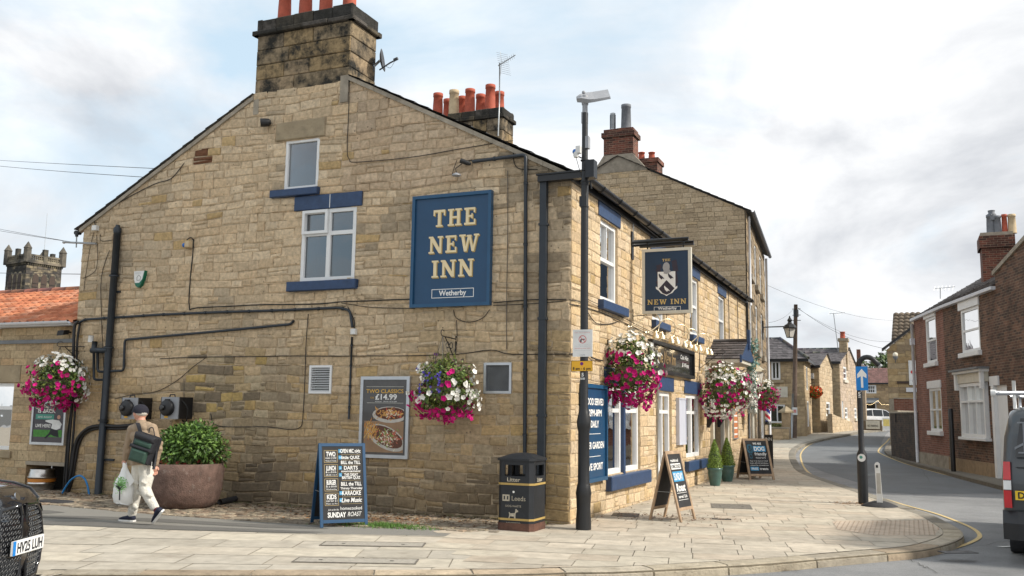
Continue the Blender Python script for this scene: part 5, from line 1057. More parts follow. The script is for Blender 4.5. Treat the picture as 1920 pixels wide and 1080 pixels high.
m = MB(); t_ = FRS.px(1690, 717)[1]; m.fb(FRS, .4, 4, t_ - .06, t_ + .06, .01, .08, 'dark_wood'); b = bx(FRS, 1699, 727, 1716, 735); m.fb(FRS, b[0], b[2] + 2, b[1], b[3], .01, .12, 'gutter_white'); m.build('string_course', rs)
b = bx(FRS, 1704, 676, 1714, 722); sb = thing('wall_sign', 'white wall sign with red mark on the stone house at the right', 'sign', tuple(FRS.P(b[0], b[1], .05))); m = MB(); m.fb(FRS, b[0], b[0] + .75, b[1], b[3], .05, .09, 'poster_white', bev=.008); m.build('board', sb)
m = MB(); m.fprism(FRS, [(b[0] + .2 + .12 * math.cos(a_), b[1] + .62 + .12 * math.sin(a_)) for a_ in [math.pi * k / 8 for k in range(-4, 9)]], .09, .094, 'sign_red'); text(m, 'Ta', FRS.P(b[0] + .22, b[1] + .08, .09), FRS.U, Z, .13, 'sign_blue', bold=.01); m.build('lettering', sb)
q = FRS.px(1679, 668); gl_ = thing('globe_lamp', 'white globe lamp on the wall of the stone house at the right', 'wall lamp', tuple(FRS.P(q[0], q[1], .0))); m = MB(); m.ball(FRS.P(q[0], q[1] + .05, .35), .13, 'shade_white', 8); m.build('globe', gl_); m = MB(); m.lathe([(.05, -.2), (.12, -.1), (.11, -.02)], FRS.P(q[0], q[1], .35), 'lead', 10); m.tube([FRS.P(q[0], q[1] - .15, .35), FRS.P(q[0], q[1] - .3, .0)], .025, 'lead', 6); m.build('bracket', gl_)
# red brick yard wall and dark boundary wall
b0 = WY(1676, 748, 33.5); b1 = WY(1702, 745, 33.5); m = MB(); fr = Fr((b0.x, 33.5), (b1.x + 2, 33.5)); m.add([fr.P(0, 0), fr.P(fr.len, 0), fr.P(fr.len, b0.z), fr.P(0, b0.z)], [(0, 1, 2, 3)], 'brick_red', uvs=[(0, 0), (fr.len, 0), (fr.len, b0.z), (0, b0.z)]); m.fb(fr, 0, fr.len, 0, b0.z, -.24, -.01, 'concrete'); m.fb(fr, -.03, fr.len, b0.z, b0.z + .06, -.26, .03, 'concrete'); m.fb(fr, -.2, 0, 0, b0.z + .0, -.24, -.01, 'concrete')
o = m.build('brick_yard_wall', origin=(b0.x, 33.5, H(33.5))); tag(o, 'short red brick yard wall behind the dark boundary wall', 'wall')
brick_mat('brick_soot', '#4b3a2e', '#2f2822', '#4a4137', var=.6)
BA, BB = (5.08, 25.2), (4.02, 29.7); fr = Fr(BB, BA); m = MB(); h0 = 1.93; h1 = 1.80
def boxwall(m, fr, za, zb, mt, th=.3):
    vs = [fr.P(0, -.1), fr.P(fr.len, -.1), fr.P(fr.len, zb), fr.P(0, za)]; m.add(vs, [(0, 1, 2, 3)], mt, uvs=[(0, 0), (fr.len, 0), (fr.len, zb), (0, za)])
    vs = [fr.P(0, -.1, -th), fr.P(0, -.1), fr.P(0, za), fr.P(0, za, -th)]; m.add(vs, [(0, 1, 2, 3)], mt, uvs=[(0, 0), (th, 0), (th, za), (0, za)])
    m.add([fr.P(0, za), fr.P(fr.len, zb), fr.P(fr.len, zb, -th), fr.P(0, za, -th)], [(0, 1, 2, 3)], 'concrete', (.5, .5, .5)); m.fb(fr, -.03, fr.len, (za + zb) / 2, (za + zb) / 2 + .06, -th - .03, .03, 'concrete')
boxwall(m, fr, h0, h1, 'brick_soot'); fr2 = Fr((5.2, 33), BB); boxwall(m, fr2, h0, h0, 'brick_soot'); o = m.build('boundary_wall', origin=(4.0, 29.7, H(29.7))); tag(o, 'sooty dark brick boundary wall left of the red brick house', 'wall')
# ------------------------------------------------------------------ RED BRICK HOUSE
P1_, P2_, P3_ = (5.08, 25.2), (5.97, 21.02), (7.14, 16.44); d3 = V((P3_[0] - P2_[0], P3_[1] - P2_[1], 0)).normalized(); P4_ = (P3_[0] + d3.x * 6, P3_[1] + d3.y * 6)
F1 = Fr(P1_, P2_); F2 = Fr(P2_, P4_); bh = thing('brick_house', 'red brick house with white sash windows curving along the right of the lane', 'house', (6, 21, 0))
zg = 5.36; B1 = [bx(F1, 1737, 595, 1756, 680), bx(F1, 1744, 728, 1766, 808)]; B2 = [bx(F2, 1803, 577, 1837, 660), bx(F2, 1808, 718, 1855, 820)]
dd = bx(F2, 1866, 722, 1885, 898); dd = (dd[0], -.1, dd[2] + .3, dd[3])
m = MB(); wallplane(m, F1, [(0, -.1), (F1.len, -.1), (F1.len, zg), (0, zg)], B1, 'brick_red'); m.fb(F1, 0, F1.len, -.1, .42, .004, .03, 'concrete', (.8, .7, .55)); m.build('side_wall', bh)
s5, z5 = F2.px(1865, 512); s6, z6 = F2.px(1920, 452); k_ = (z6 - z5) / (s6 - s5)
m = MB(); wallplane(m, F2, [(0, -.1), (F2.len, -.1), (F2.len, z5 + k_ * (F2.len - s5)), (s5, z5), (s5, zg), (0, zg)], B2 + [dd], 'brick_dark'); m.fb(F2, 0, dd[0] - .05, -.1, .40, .004, .04, 'sandstone_far', (.30, .22, .14)); m.build('front_wall', bh)
for fr, ws in ((F1, B1), (F2, B2[:1])):
    for w_ in ws:
        o = window(bh, fr, *w_, d=-.05, w_=.085, trans=[((w_[1] + w_[3]) / 2, 0, 99, .06)], mull=[] if w_[1] > 3 else [((w_[0] + w_[2]) / 2, 0, 99, .03)], curtain=[(0, 1)])
        s = MB(); s.fb(fr, w_[0] - .12, w_[2] + .1, w_[1] - .15, w_[1] - .005, -.05, .12, 'white_frame', bev=.01); s.build('sill', o); s = MB(); s.fb(fr, w_[0] - .14, w_[2] + .08, w_[3] + .005, w_[3] + .27, -.03, .05, 'white_frame', bev=.01); s.build('lintel', o)
w_ = B2[1]; o = window(bh, F2, *w_, d=.0, w_=.10, depth=.12, trans=[(w_[1] + (w_[3] - w_[1]) * .66, 0, 99, .06)], mull=[(w_[0] + (w_[2] - w_[0]) * k, 0, 99, .06) for k in (.35, .66)], curtain=[(0, .25), (.75, 1)])
s = MB(); s.fb(F2, w_[0] - .1, w_[2] + .1, w_[1] - .09, w_[1] - .005, -.03, .2, 'white_frame', bev=.01); s.fb(F2, w_[0] - .08, w_[2] + .08, w_[3] + .005, w_[3] + .3, -.03, .16, 'cream_paint', bev=.01); s.fb(F2, w_[0] - .15, w_[2] + .15, w_[3] + .3, w_[3] + .38, -.03, .28, 'white_frame', bev=.01); s.fb(F2, w_[0] - .25, w_[2] + .2, w_[3] + .38, w_[3] + .44, -.03, .36, 'lead')
for a_ in (w_[0] - .10, w_[2] - .02): s.fb(F2, a_, a_ + .12, w_[3] - .2, w_[3] + .3, .13, .24, 'white_frame', bev=.01)
s.build('bay_hood', o)
s = MB(); s.fb(F2, dd[0], dd[0] + .18, -.1, dd[3], -.05, .06, 'white_frame'); s.fb(F2, dd[0] + .18, dd[2], -.1, dd[3], -.10, -.05, 'white_frame'); s.fb(F2, dd[0] - .12, dd[0] + .55, dd[3], dd[3] + .27, -.02, .05, 'white_frame'); s.build('door', bh)
# gutter, roof, downpipe, chimney
s = MB(); s.fb(F1, -.05, F1.len, zg, zg + .10, -.02, .14, 'gutter_white', bev=.01); s.fb(F2, 0, s5, zg + .003, zg + .103, -.02, .14, 'gutter_white', bev=.01); s.build('gutter', bh)
s = MB(); pp = [F1.P(.02, zg - .1, .08), F1.P(.02, 0.02, .08)]; s.tube(pp, .055, 'gutter_white', 8); s.fb(F1, -.1, .14, 4.45, 4.7, .02, .16, 'gutter_white', bev=.01); s.build('downpipe', bh)
s = MB(); hs2 = tint((.12, .105, .10)); ov = zg + .09
rA = F1.P(0, ov, .12); rB = F1.P(F1.len, ov, .12); rC = F2.P(s5, ov, .12); rgz = WY(1850, 505, 21.5).z; T1 = rA + V((4.2, 1.2, 2.6)); T2 = F2.P(s5, z5 + .5, -2.0) + V((1.2, .4, .9)); 
tiles(s, rA, rB, T2, T1, colfn=hs2, row=.22, col=.25); tiles(s, rB, rC, T2 + V((.05, -.1, 0)), T2, colfn=hs2, row=.22, col=.25)
P = F2.P; s.prism([P(s5 - .1, z5 - .06, .05), P(F2.len, z5 + k_ * (F2.len - s5), .05), P(F2.len, z5 + k_ * (F2.len - s5) + .12, .05), P(s5 - .1, z5 + .06, .05)], -F2.N * .3, 'concrete', (.6, .6, .6)); br_ = s.build('roof', bh)
yc = 22.0; a = WY(1841, 470, yc); b = WY(1900, 470, yc); zt_ = WY(1850, 437, yc).z; s = MB(); brickbox(s, a.x, b.x, yc, yc + 1.0, 5.8, zt_); brickbox(s, a.x - .07, b.x + .07, yc - .07, yc + 1.07, WY(1850, 465, yc).z, zt_ - .1); s.box(a.x - .02, yc - .02, zt_ - .1, b.x + .02, yc + 1.02, zt_ + .02, 'concrete', (.5, .5, .5)); cb_ = s.build('chimney', br_)
for px_, top, mt_, r_ in ((1857, 403, 'grey_pot', .12), (1870, 405, 'grey_pot', .13), (1884, 402, 'terracotta', .09), (1898, 402, 'buff_pot', .13)):
    p = WY(px_, 430, yc + .35); pot(cb_, p.x, yc + .35, zt_, WY(px_, top, yc + .35).z - zt_, r_, mt_, 1.02)
s = MB(); p = WY(1859, 400, yc + .35); s.lathe([(.14, zt_ + .5), (.15, p.z - .08), (.15, p.z - .04), (.1, p.z), (.12, p.z + .1)], (p.x, yc + .36, 0), 'grey_pot', 12); s.build('cowl', cb_)
# trees glimpsed over the far roofs
def crown(mb, c, r, n, seed, cols, sz=.3):
    rnd = random.Random(seed)
    lob = [(V((rnd.gauss(0, .55), rnd.gauss(0, .55), rnd.gauss(0, .4))) * r.x, rnd.uniform(.35, .6) * r.x) for _ in range(12)]
    for _ in range(n):
        o, q = rnd.choice(lob); d = V((rnd.gauss(0, 1), rnd.gauss(0, 1), rnd.gauss(0, 1))).normalized(); p = V(c) + V((o.x, o.y, o.z * r.z / r.x)) + d * q * rnd.uniform(.75, 1.05)
        a = V((rnd.gauss(0, 1), rnd.gauss(0, 1), rnd.gauss(0, 1))).normalized() * sz * rnd.uniform(.5, 1); b = a.cross(d).normalized() * sz * rnd.uniform(.3, .6); k = rnd.uniform(.5, 1.3)
        mb.add([p - a, p - b, p + a, p + b], [(0, 1, 2, 3)], 'leaf', tuple(x * k for x in rnd.choice(cols)))
for px_, py_, Y_, r_, lab in ((1668, 688, 90, 2.6, 'green tree showing above the red roof beside the right-hand stone house'), (1615, 695, 92, 1.9, 'green tree top behind the one-way sign hook')):
    p = WY(px_, py_ + 12, Y_); t = thing('tree', lab, 'tree', (p.x, Y_, .75)); m = MB(); m.tube([(p.x, Y_, .7), (p.x + .1, Y_, 3), (p.x - .1, Y_, p.z)], [.35, .25, .1], 'pole_wood', 8); m.build('trunk', t); m = MB(); crown(m, p, V((r_, r_, r_ * .9)), 2200, 3, [(.06, .10, .025), (.05, .08, .02), (.08, .12, .03)], .28); m.build('crown', t)
# ------------------------------------------------------------------ SIGNS
GLY = {}   # slab-serif capitals, stroke outlines in a unit-high cell: (width, [polygons])
def _b(x0, y0, x1, y1): return [(x0, y0), (x1, y0), (x1, y1), (x0, y1)]
def _ser(x0, x1, y): return _b(x0, y, x1, y + .10)
GLY['T'] = (.84, [_b(.32, .0, .52, 1), _ser(.20, .64, 0), _b(.03, .86, .81, 1), _b(.03, .66, .13, .86), _b(.71, .66, .81, .86)])
GLY['H'] = (.96, [_b(.14, 0, .33, 1), _b(.63, 0, .82, 1), _ser(.03, .44, 0), _ser(.03, .44, .9), _ser(.52, .93, 0), _ser(.52, .93, .9), _b(.33, .44, .63, .56)])
GLY['E'] = (.82, [_b(.13, 0, .32, 1), _b(.03, 0, .76, .12), _b(.03, .88, .74, 1), _b(.32, .44, .58, .56), _b(.66, .12, .76, .32), _b(.64, .70, .74, .88), _b(.50, .35, .58, .65)])
GLY['N'] = (1.0, [_b(.12, 0, .26, 1), _b(.74, 0, .88, 1), [(.12, 1), (.12, .86), (.70, 0), (.88, 0), (.88, .08), (.30, 1)], _ser(.02, .38, 0), _ser(.02, .26, .9), _ser(.62, .98, .9)])
GLY['W'] = (1.30, [[(.10, 1), (.32, 0), (.48, 0), (.30, 1)], [(.36, 0), (.50, 0), (.70, .9), (.56, .9)], [(.62, .9), (.82, 0), (.98, 0), (.76, .9)], [(.84, 0), (.98, 0), (1.22, 1), (1.08, 1)], _ser(.0, .42, .9), _ser(.50, .80, .86), _ser(.96, 1.30, .9)])
GLY['I'] = (.46, [_b(.13, 0, .33, 1), _ser(.02, .44, 0), _ser(.02, .44, .9)])
def slabtext(mb, s, pos, u, v, h, width, mt, shadow=None, dx=.012):
    tot = sum(GLY[c][0] + .12 if c != ' ' else .5 for c in s) - .12; k = width / tot; u = V(u).normalized(); v = V(v).normalized(); n = u.cross(v); x = -width / 2; pos = V(pos)
    for c in s:
        if c == ' ': x += .5 * k; continue
        for pi, p in enumerate(GLY[c][1]):
            q = [pos + u * (x + a * k) + v * (b * h) + n * (.006 + .0006 * pi) for a, b in p]; tr = tessellate_polygon([q])
            if shadow:
                for kk in (1, .5): mb.add([z + (u - v) * dx * kk - n * (.003 + .001 * kk) for z in q], [tuple(t) for t in tr], shadow)
            mb.add(q, [tuple(t) for t in tr], mt)
        x += (GLY[c][0] + .12) * k
def outline(mb, fr, a0, a1, t0, t1, w_, d0, d1, mt):
    mb.fb(fr, a0, a1, t0, t0 + w_, d0, d1, mt); mb.fb(fr, a0, a1, t1 - w_, t1, d0, d1, mt); mb.fb(fr, a0, a0 + w_, t0 + w_, t1 - w_, d0, d1, mt); mb.fb(fr, a1 - w_, a1, t0 + w_, t1 - w_, d0, d1, mt)
X_ = V((1, 0, 0)); Y_ = V((0, 1, 0))
# big gable sign
a0, t0, a1, t1 = 7.62, 3.36, 9.08, 5.25
sg = thing('pub_sign', 'large blue wall sign with cream slab letters on the pub gable', 'sign', tuple(FG.P(a0, t0, 0)))
m = MB(); m.fb(FG, a0 + .04, a1 - .04, t0 + .04, t1 - .04, .03, .085, 'sign_blue'); m.build('board', sg)
m = MB()
mat('blue_trim', (.012, .075, .165), rough=.35, var=.1); outline(m, FG, a0, a1, t0, t1, .055, .025, .12, 'blue_trim'); m.build('frame', sg)
m = MB(); ca = (a0 + a1) / 2 + .0
for s_, px_, w_ in (('THE', (852, 423), .80), ('NEW', (850, 473), .93), ('INN', (848, 519), .78)):
    q = FG.px(px_[0], px_[1], .09); slabtext(m, s_, FG.P(q[0], q[1], .087), X_, Z, .285, w_, 'pale_gold', 'gold_trim', .017)
m.build('lettering', sg)
m = MB(); b = bx(FG, 809, 541, 888, 558, .09); outline(m, FG, b[0], b[2], b[1], b[3], .010, .084, .088, 'white_letter'); text(m, 'Wetherby', FG.P((b[0] + b[2]) / 2, (b[1] + b[3]) / 2 - .035, .086), X_, Z, .085, 'white_letter', width=.50, bold=.025); m.build('name_panel', sg)
# hanging sign
YS = 3.45; FS = Fr((0, YS), (2, YS)); b = bx(FS, 1205, 466, 1297, 588); hs_ = thing('hanging_sign', 'hanging painted pub sign with coat of arms on an iron bracket above the pavement', 'sign', (0, YS, b[3]))
a0, t0, a1, t1 = b
m = MB(); m.fb(FS, a0 + .03, a1 - .03, t0 + .03, t1 - .03, -.03, .03, 'sign_navy'); m.build('board', hs_)
m = MB(); outline(m, FS, a0, a1, t0, t1, .055, -.045, .045, 'cream_paint'); m.build('frame', hs_)
m = MB(); bt = WY(1200, 455, YS).z; m.tube([(-.02, YS, bt + .02), (a1 - .05, YS, bt + .02)], .038, 'black_iron', 8); m.tube([(-.02, YS + .08, bt - .03), (a1 + .03, YS + .08, bt - .03)], .03, 'black_iron', 8); m.box(a0 - .05, YS - .05, t1 + .04, a1 + .05, YS + .05, t1 + .07, 'black_iron')
for x_ in (a0 + .1, a1 - .15): m.tube([(x_, YS, t1 - .01), (x_, YS, bt)], .014, 'black_iron', 6); m.ball((x_, YS, t1 + .1), .03, 'black_iron', 5)
m.box(.01, YS - .06, bt - .32, .035, YS + .06, bt + .22, 'black_iron'); m.tube([(.04, YS, bt + .22), (.04, YS, bt + .5)], .012, 'galvanised', 5); m.tube([(.03, YS, t0 - .03), (a0 + .02, YS, t0 - .02), (a1 - .1, YS, t0 - .015)], .008, 'black_iron', 5); m.tube([(.03, YS, t0 - .12), (.03, YS, t0 + .1)], .01, 'black_iron', 5); m.tube([(.04, YS, bt + .5), (a1 * .5, YS + .02, bt + .03)], .006, 'cable', 4)
m.build('bracket', hs_)
m = MB(); cx_ = (a0 + a1) / 2; W_ = a1 - a0; Hh = t1 - t0; P = FS.P
def ff(x, y): return P(a0 + W_ * x, t1 - Hh * y, .031)
def poly(mb, pts, mt, d=0.0, fr=None):
    q = [ff(x, y) + FS.N * d for x, y in pts]; mb.add(q, [tuple(t) for t in tessellate_polygon([q])], mt)
for sx in (-1, 1):   # faded red mantling either side of the helm
    for k in range(7): c = .5 + sx * (.15 + .012 * (k % 3)); y_ = .20 + k * .06; poly(m, [(c - .05, y_), (c + .05, y_ - .02), (c + .07, y_ + .04), (c - .03, y_ + .055)], 'mantle', .0005 * k) if 'mantle' in MATS else (mat('mantle', (.035, .028, .045), rough=.7), None)
poly(m, [(.32, .36), (.68, .36), (.68, .60), (.72, .585), (.715, .62), (.66, .65), (.62, .69), (.55, .71), (.50, .735), (.45, .71), (.38, .69), (.34, .65), (.285, .62), (.28, .585), (.32, .60)], 'white_letter', .004)
poly(m, [(.50, .49), (.66, .62), (.58, .69), (.50, .715), (.42, .69), (.34, .62)], 'mantle', .006)
helm = [(.50 + .075 * math.cos(a) * (1 if math.sin(a) > 0 else .9), .30 - .085 * math.sin(a)) for a in [2 * math.pi * k / 12 for k in range(12)]]; poly(m, helm, 'helm', .008) if 'helm' in MATS else (mat('helm', (.35, .35, .36), rough=.5), poly(m, helm, 'helm', .008)); poly(m, [(.46, .35), (.56, .33), (.60, .365), (.50, .40), (.44, .385)], 'helm', .009)
def bird(c, mt, s=1, d=.010): poly(m, [(c[0] + s * x, c[1] + y) for x, y in ((-.06, -.035), (-.045, -.05), (-.03, -.03), (.02, .0), (.06, .035), (.02, .028), (.0, .045), (-.02, .03), (-.045, .01))], mt, d)
bird((.40, .435), 'mantle'); bird((.59, .435), 'mantle'); bird((.51, .625), 'white_letter')
slabtext(m, 'THE', ff(.5, .20), X_, Z, .045, .155, 'gold'); slabtext(m, 'NEW INN', ff(.5, .86), X_, Z, .095, .74, 'gold')
bb = (a0 + W_ * .24, t1 - Hh * .965, a0 + W_ * .78, t1 - Hh * .895); outline(m, FS, bb[0], bb[2], bb[1], bb[3], .007, .031, .034, 'white_letter'); text(m, 'Wetherby', P((bb[0] + bb[2]) / 2, bb[1] + .03, .032), X_, Z, .05, 'white_letter', width=.36, bold=.025)
m.build('painted_arms', hs_)
# blue wall board by the corner
a0, t0, a1, t1 = .38, .58, 1.62, 2.12
ws = thing('wall_board', 'tall blue information board with white lettering behind the lamp post', 'sign', tuple(FF.P(a0, t0, 0))); m = MB(); m.fb(FF, a0, a1, t0, t1, .02, .07, 'sign_blue'); m.build('board', ws); m = MB(); outline(m, FF, a0 - .01, a1 + .01, t0 - .01, t1 + .01, .06, .025, .10, 'blue_trim'); m.build('frame', ws)
m = MB()
for s_, y_, w_ in (('FOOD SERVED', 1.80, .95), ('12PM-8PM', 1.62, .72), ('DAILY', 1.44, .42), ('BEER GARDEN', 1.10, .98), ('LIVE SPORT', .76, .86)): text(m, s_, FF.P(1.0, y_, .071), Y_, Z, .105, 'white_letter', width=w_, bold=.03)
for y_ in (1.33, .97): m.fb(FF, .7, 1.3, y_, y_ + .008, .07, .074, 'white_letter')
m.build('lettering', ws)
# long chalkboard fascia
a0, t0, a1, t1 = 4.6, 2.53, 8.55, 3.14
ws = thing('chalkboard_sign', 'long black chalkboard in a dark frame under the brass lamps', 'sign', tuple(FF.P(a0, t0, 0))); m = MB(); mat('board_gloss', (.02, .022, .026), rough=.12, var=.2); m.fb(FF, a0, a1, t0, t1, .02, .06, 'board_gloss'); m.build('board', ws); m = MB(); outline(m, FF, a0 - .02, a1 + .02, t0 - .02, t1 + .02, .07, .02, .12, 'black_iron'); m.build('frame', ws)
m = MB(); mat('dim_gold', (.30, .20, .09), rough=.6); text(m, 'The New Inn', FF.P(6.0, 2.74, .061), Y_, Z, .26, 'dim_gold', width=1.6, shear=.2, bold=.01); text(m, 'Cask Ales', FF.P(7.7, 2.92, .061), Y_, Z, .10, 'chalk', width=.8, shear=.3); text(m, '& Wines', FF.P(7.8, 2.75, .061), Y_, Z, .10, 'chalk', width=.7, shear=.3); m.build('lettering', ws)
for i, px_ in enumerate((1230, 1259, 1284, 1303, 1324)):
    y_ = WX(px_, 628 + i * 7, .42).y; t_ = thing('picture_lamp', 'brass swan-neck lamp above the long chalkboard, number %s from the pub corner' % ('one two three four five'.split()[i]), 'wall lamp', (0, y_, 3.3), 'brass lamps above the long chalkboard')
    t_['label'] = 'brass swan-neck lamp above the long chalkboard, ' + ('nearest the pub corner', 'second from the pub corner', 'middle one of the row', 'second from the entrance canopy', 'nearest the entrance canopy')[i]
    m = MB(); arc = [(.03, y_ - .5, 3.26), (.14, y_ - .38, 3.34)] + [(.20 + .13 * (1 - math.cos(a)) + .04, y_ - .26 + .26 * (1 - math.cos(a)) / 2, 3.40 + .17 * math.sin(a)) for a in [math.pi * k / 8 for k in range(1, 9)]] + [(.46, y_, 3.22)]; m.tube(smooth_path([V(p) for p in arc], 2), .011, 'brass', 7); m.lathe([(.05, 0), (.04, .02), (.015, .03)], (.02, y_ - .5, 3.26), 'brass', 10, axis=(1, 0, 0)); m.build('arm', t_)
    for dy, dx_ in ((-.10, -.02), (.10, .05)): m = MB(); m.lathe([(.068, -.10), (.06, -.05), (.036, -.01), (.018, .02), (.012, .05)], (.46 + dx_, y_ + dy, 3.18), 'brass', 14, cap=False); m.lathe([(.06, -.096), (.03, -.02), (.01, -.01)], (.46 + dx_, y_ + dy, 3.18), 'shade_white', 14, cap=False); m.tube([(.46, y_, 3.22), (.46 + dx_, y_ + dy, 3.2)], .01, 'brass', 6); m.build('shade', t_)
# framed boards on the front wall
def framed(name, label, cat, fr, b, d, face, rim='aluminium', w_=.035):
    t_ = thing(name, label, cat, tuple(fr.P(b[0], b[1], 0))); m = MB(); m.fb(fr, b[0] + .01, b[2] - .01, b[1] + .01, b[3] - .01, .012, d - .012, face); m.build('panel', t_); m = MB(); outline(m, fr, b[0], b[2], b[1], b[3], w_, .012, d, rim); m.build('frame', t_); return t_
framed('notice_board', 'blank pale lilac notice board between the two front window openings', 'notice board', FF, (7.0, 1.0, 7.72, 2.04), .09, 'lilac_board', 'lilac_board')
t_ = framed('poster_frame', 'narrow framed orange poster on the front wall beyond the entrance', 'poster', FF, (14.15, .98, 14.9, 2.1), .06, 'orange_poster', 'aluminium'); m = MB()
for k in range(5): m.fb(FF, 14.25, 14.8, 1.1 + k * .18, 1.15 + k * .18, .049, .051, 'chalk')
m.build('print', t_)
# food poster
b = bx(FG, 678, 706, 770, 859); t_ = framed('poster_frame', 'silver framed food poster reading TWO CLASSICS 14.99 on the gable', 'poster', FG, b, .07, 'poster_dark' if 'poster_dark' in MATS else (mat('poster_dark', (.075, .068, .065), rough=.25, coat=.5) and 'poster_dark'), 'aluminium', .055)
W_ = b[2] - b[0]; Hh = b[3] - b[1]; m = MB()
def fp(x, y, d=0.0): return FG.P(b[0] + W_ * x, b[3] - Hh * y, .0595 + d)
mat('poster_gold', (.62, .37, .07), rough=.5)
text(m, 'TWO CLASSICS', fp(.5, .205), X_, Z, .062, 'poster_gold', width=W_ * .76, bold=.022); text(m, 'FOR', fp(.245, .275), X_, Z, .03, 'poster_gold', width=W_ * .07); text(m, '£14.99', fp(.53, .285), X_, Z, .088, 'white_letter', width=W_ * .44, bold=.025); text(m, 'MONDAY - FRIDAY FROM 5PM', fp(.53, .318), X_, Z, .02, 'white_letter', width=W_ * .44)
for (x0, y0, x1, y1) in ((.12, .125, .88, .13), (.14, .325, .88, .33)): m.fb(FG, b[0] + W_ * x0, b[0] + W_ * x1, b[3] - Hh * y1, b[3] - Hh * y0, .059, .0605, 'blind')
m.build('lettering', t_)
m = MB(); mat('dish', (.5, .47, .42), rough=.5); mat('food', attr=True, rough=.7, var=.2, scale=60); mat('board_brown', (.30, .19, .11), rough=.7)
def ell(mb, cx, cy, rx, ry, mt, d, col=WHITE, rot=0, n=18, x0=.1, x1=.9):
    q = []
    for k in range(n):
        a = 2 * math.pi * k / n; x, y = rx * math.cos(a), ry * math.sin(a); x, y = x * math.cos(rot) - y * math.sin(rot), x * math.sin(rot) + y * math.cos(rot); q.append((min(max(cx + x, x0), x1), min(max(cy + y * 1, .1), .93)))
    mb.add([fp(*p, d) for p in q], [tuple(reversed(range(n)))], mt, col)
def rect(mb, x0, y0, x1, y1, mt, d, col=WHITE): mb.add([fp(x0, y1, d), fp(x1, y1, d), fp(x1, y0, d), fp(x0, y0, d)], [(0, 1, 2, 3)], mt, col)
rect(m, .10, .55, .90, .93, 'board_brown', .0005); ell(m, .62, .47, .36, .10, 'dish', .001); ell(m, .63, .455, .31, .075, 'food', .0015, (.10, .035, .02)); ell(m, .55, .75, .40, .14, 'dish', .001, rot=.25); ell(m, .56, .74, .34, .115, 'food', .0015, (.12, .05, .03), rot=.25)
rnd = random.Random(6)
for k in range(420):
    if k < 130: cx_, cy_ = .63 + rnd.gauss(0, .13), .45 + rnd.gauss(0, .03); cols = [(.62, .34, .10), (.55, .10, .06), (.68, .58, .42), (.25, .09, .05)] if cx_ > .55 else [(.60, .33, .10), (.52, .25, .07)]
    elif k < 290: cx_, cy_ = .58 + rnd.gauss(0, .15), .75 + rnd.gauss(0, .045); cols = [(.70, .66, .50), (.55, .14, .09), (.24, .32, .08), (.32, .12, .07), (.66, .52, .40)]
    else: cx_, cy_ = .24 + rnd.gauss(0, .08), .66 + rnd.gauss(0, .06); cols = [(.62, .38, .12), (.60, .30, .08), (.45, .20, .06)]
    c_ = rnd.choice(cols)
    if .11 < cx_ < .89 and .38 < cy_ < .9: ell(m, cx_, cy_, rnd.uniform(.01, .035), rnd.uniform(.005, .011), 'food', .002 + k * 6e-6, c_, rnd.uniform(-1, 1) if k < 290 else rnd.uniform(-1.3, -.6), 7)
m.build('food_picture', t_)
# sport poster on the annexe
FA2 = FA; b = bx(FA, 60, 752, 125, 834); b = (FA.px(60, 834)[0], b[1], FA.px(124, 834)[0], b[3]); mat('poster_night', (.035, .03, .045), rough=.3, coat=.4); mat('teal', (.05, .26, .20), rough=.5); mat('turf_print', (.05, .22, .03), rough=.6, var=.3, scale=20)
t_ = framed('poster_frame', 'silver framed sport poster reading LIVE HERE on the annexe wall', 'poster', FA, b, .07, 'poster_night', 'aluminium', .05); m = MB()
def f2(x, y, d=0.0): return FA.P(b[0] + (b[2] - b[0]) * x, b[3] - (b[3] - b[1]) * y, .0595 + d)
def r2(x0, y0, x1, y1, mt, d=.0005): m.add([f2(x0, y1, d), f2(x1, y1, d), f2(x1, y0, d), f2(x0, y0, d)], [(0, 1, 2, 3)], mt)
def p2(pts, mt, d): q = [f2(x, y, d) for x, y in pts]; m.add(q, [tuple(t) for t in tessellate_polygon([q])], mt)
wd = b[2] - b[0]; 
r2(.12, .30, .66, .42, 'teal'); r2(.08, .66, .92, .86, 'turf_print', .0004); r2(.08, .82, .92, .93, 'poster_night', .0006)
text(m, 'IS BACK', f2(.44, .27), X_, Z, .075, 'white_letter', width=wd * .52, bold=.02); text(m, '22ND AUGUST', f2(.39, .385), X_, Z, .035, 'white_letter', width=wd * .42); text(m, 'LIVE HERE!', f2(.36, .60), X_, Z, .062, 'white_letter', width=wd * .44, bold=.02)
p2([(.62, .42), (.82, .44), (.90, .52), (.86, .62), (.74, .66), (.60, .62), (.62, .52), (.42, .47), (.42, .44)], 'poster_white', .001); p2([(.60, .63), (.80, .66), (.84, .82), (.70, .80), (.60, .76), (.46, .86), (.42, .84), (.54, .74)], 'bag_black', .0012); ell2 = [(.80 + .05 * math.cos(a), .365 + .05 * math.sin(a)) for a in [2 * math.pi * k / 10 for k in range(10)]]; p2(ell2, 'skin', .0013)
m.build('print', t_)
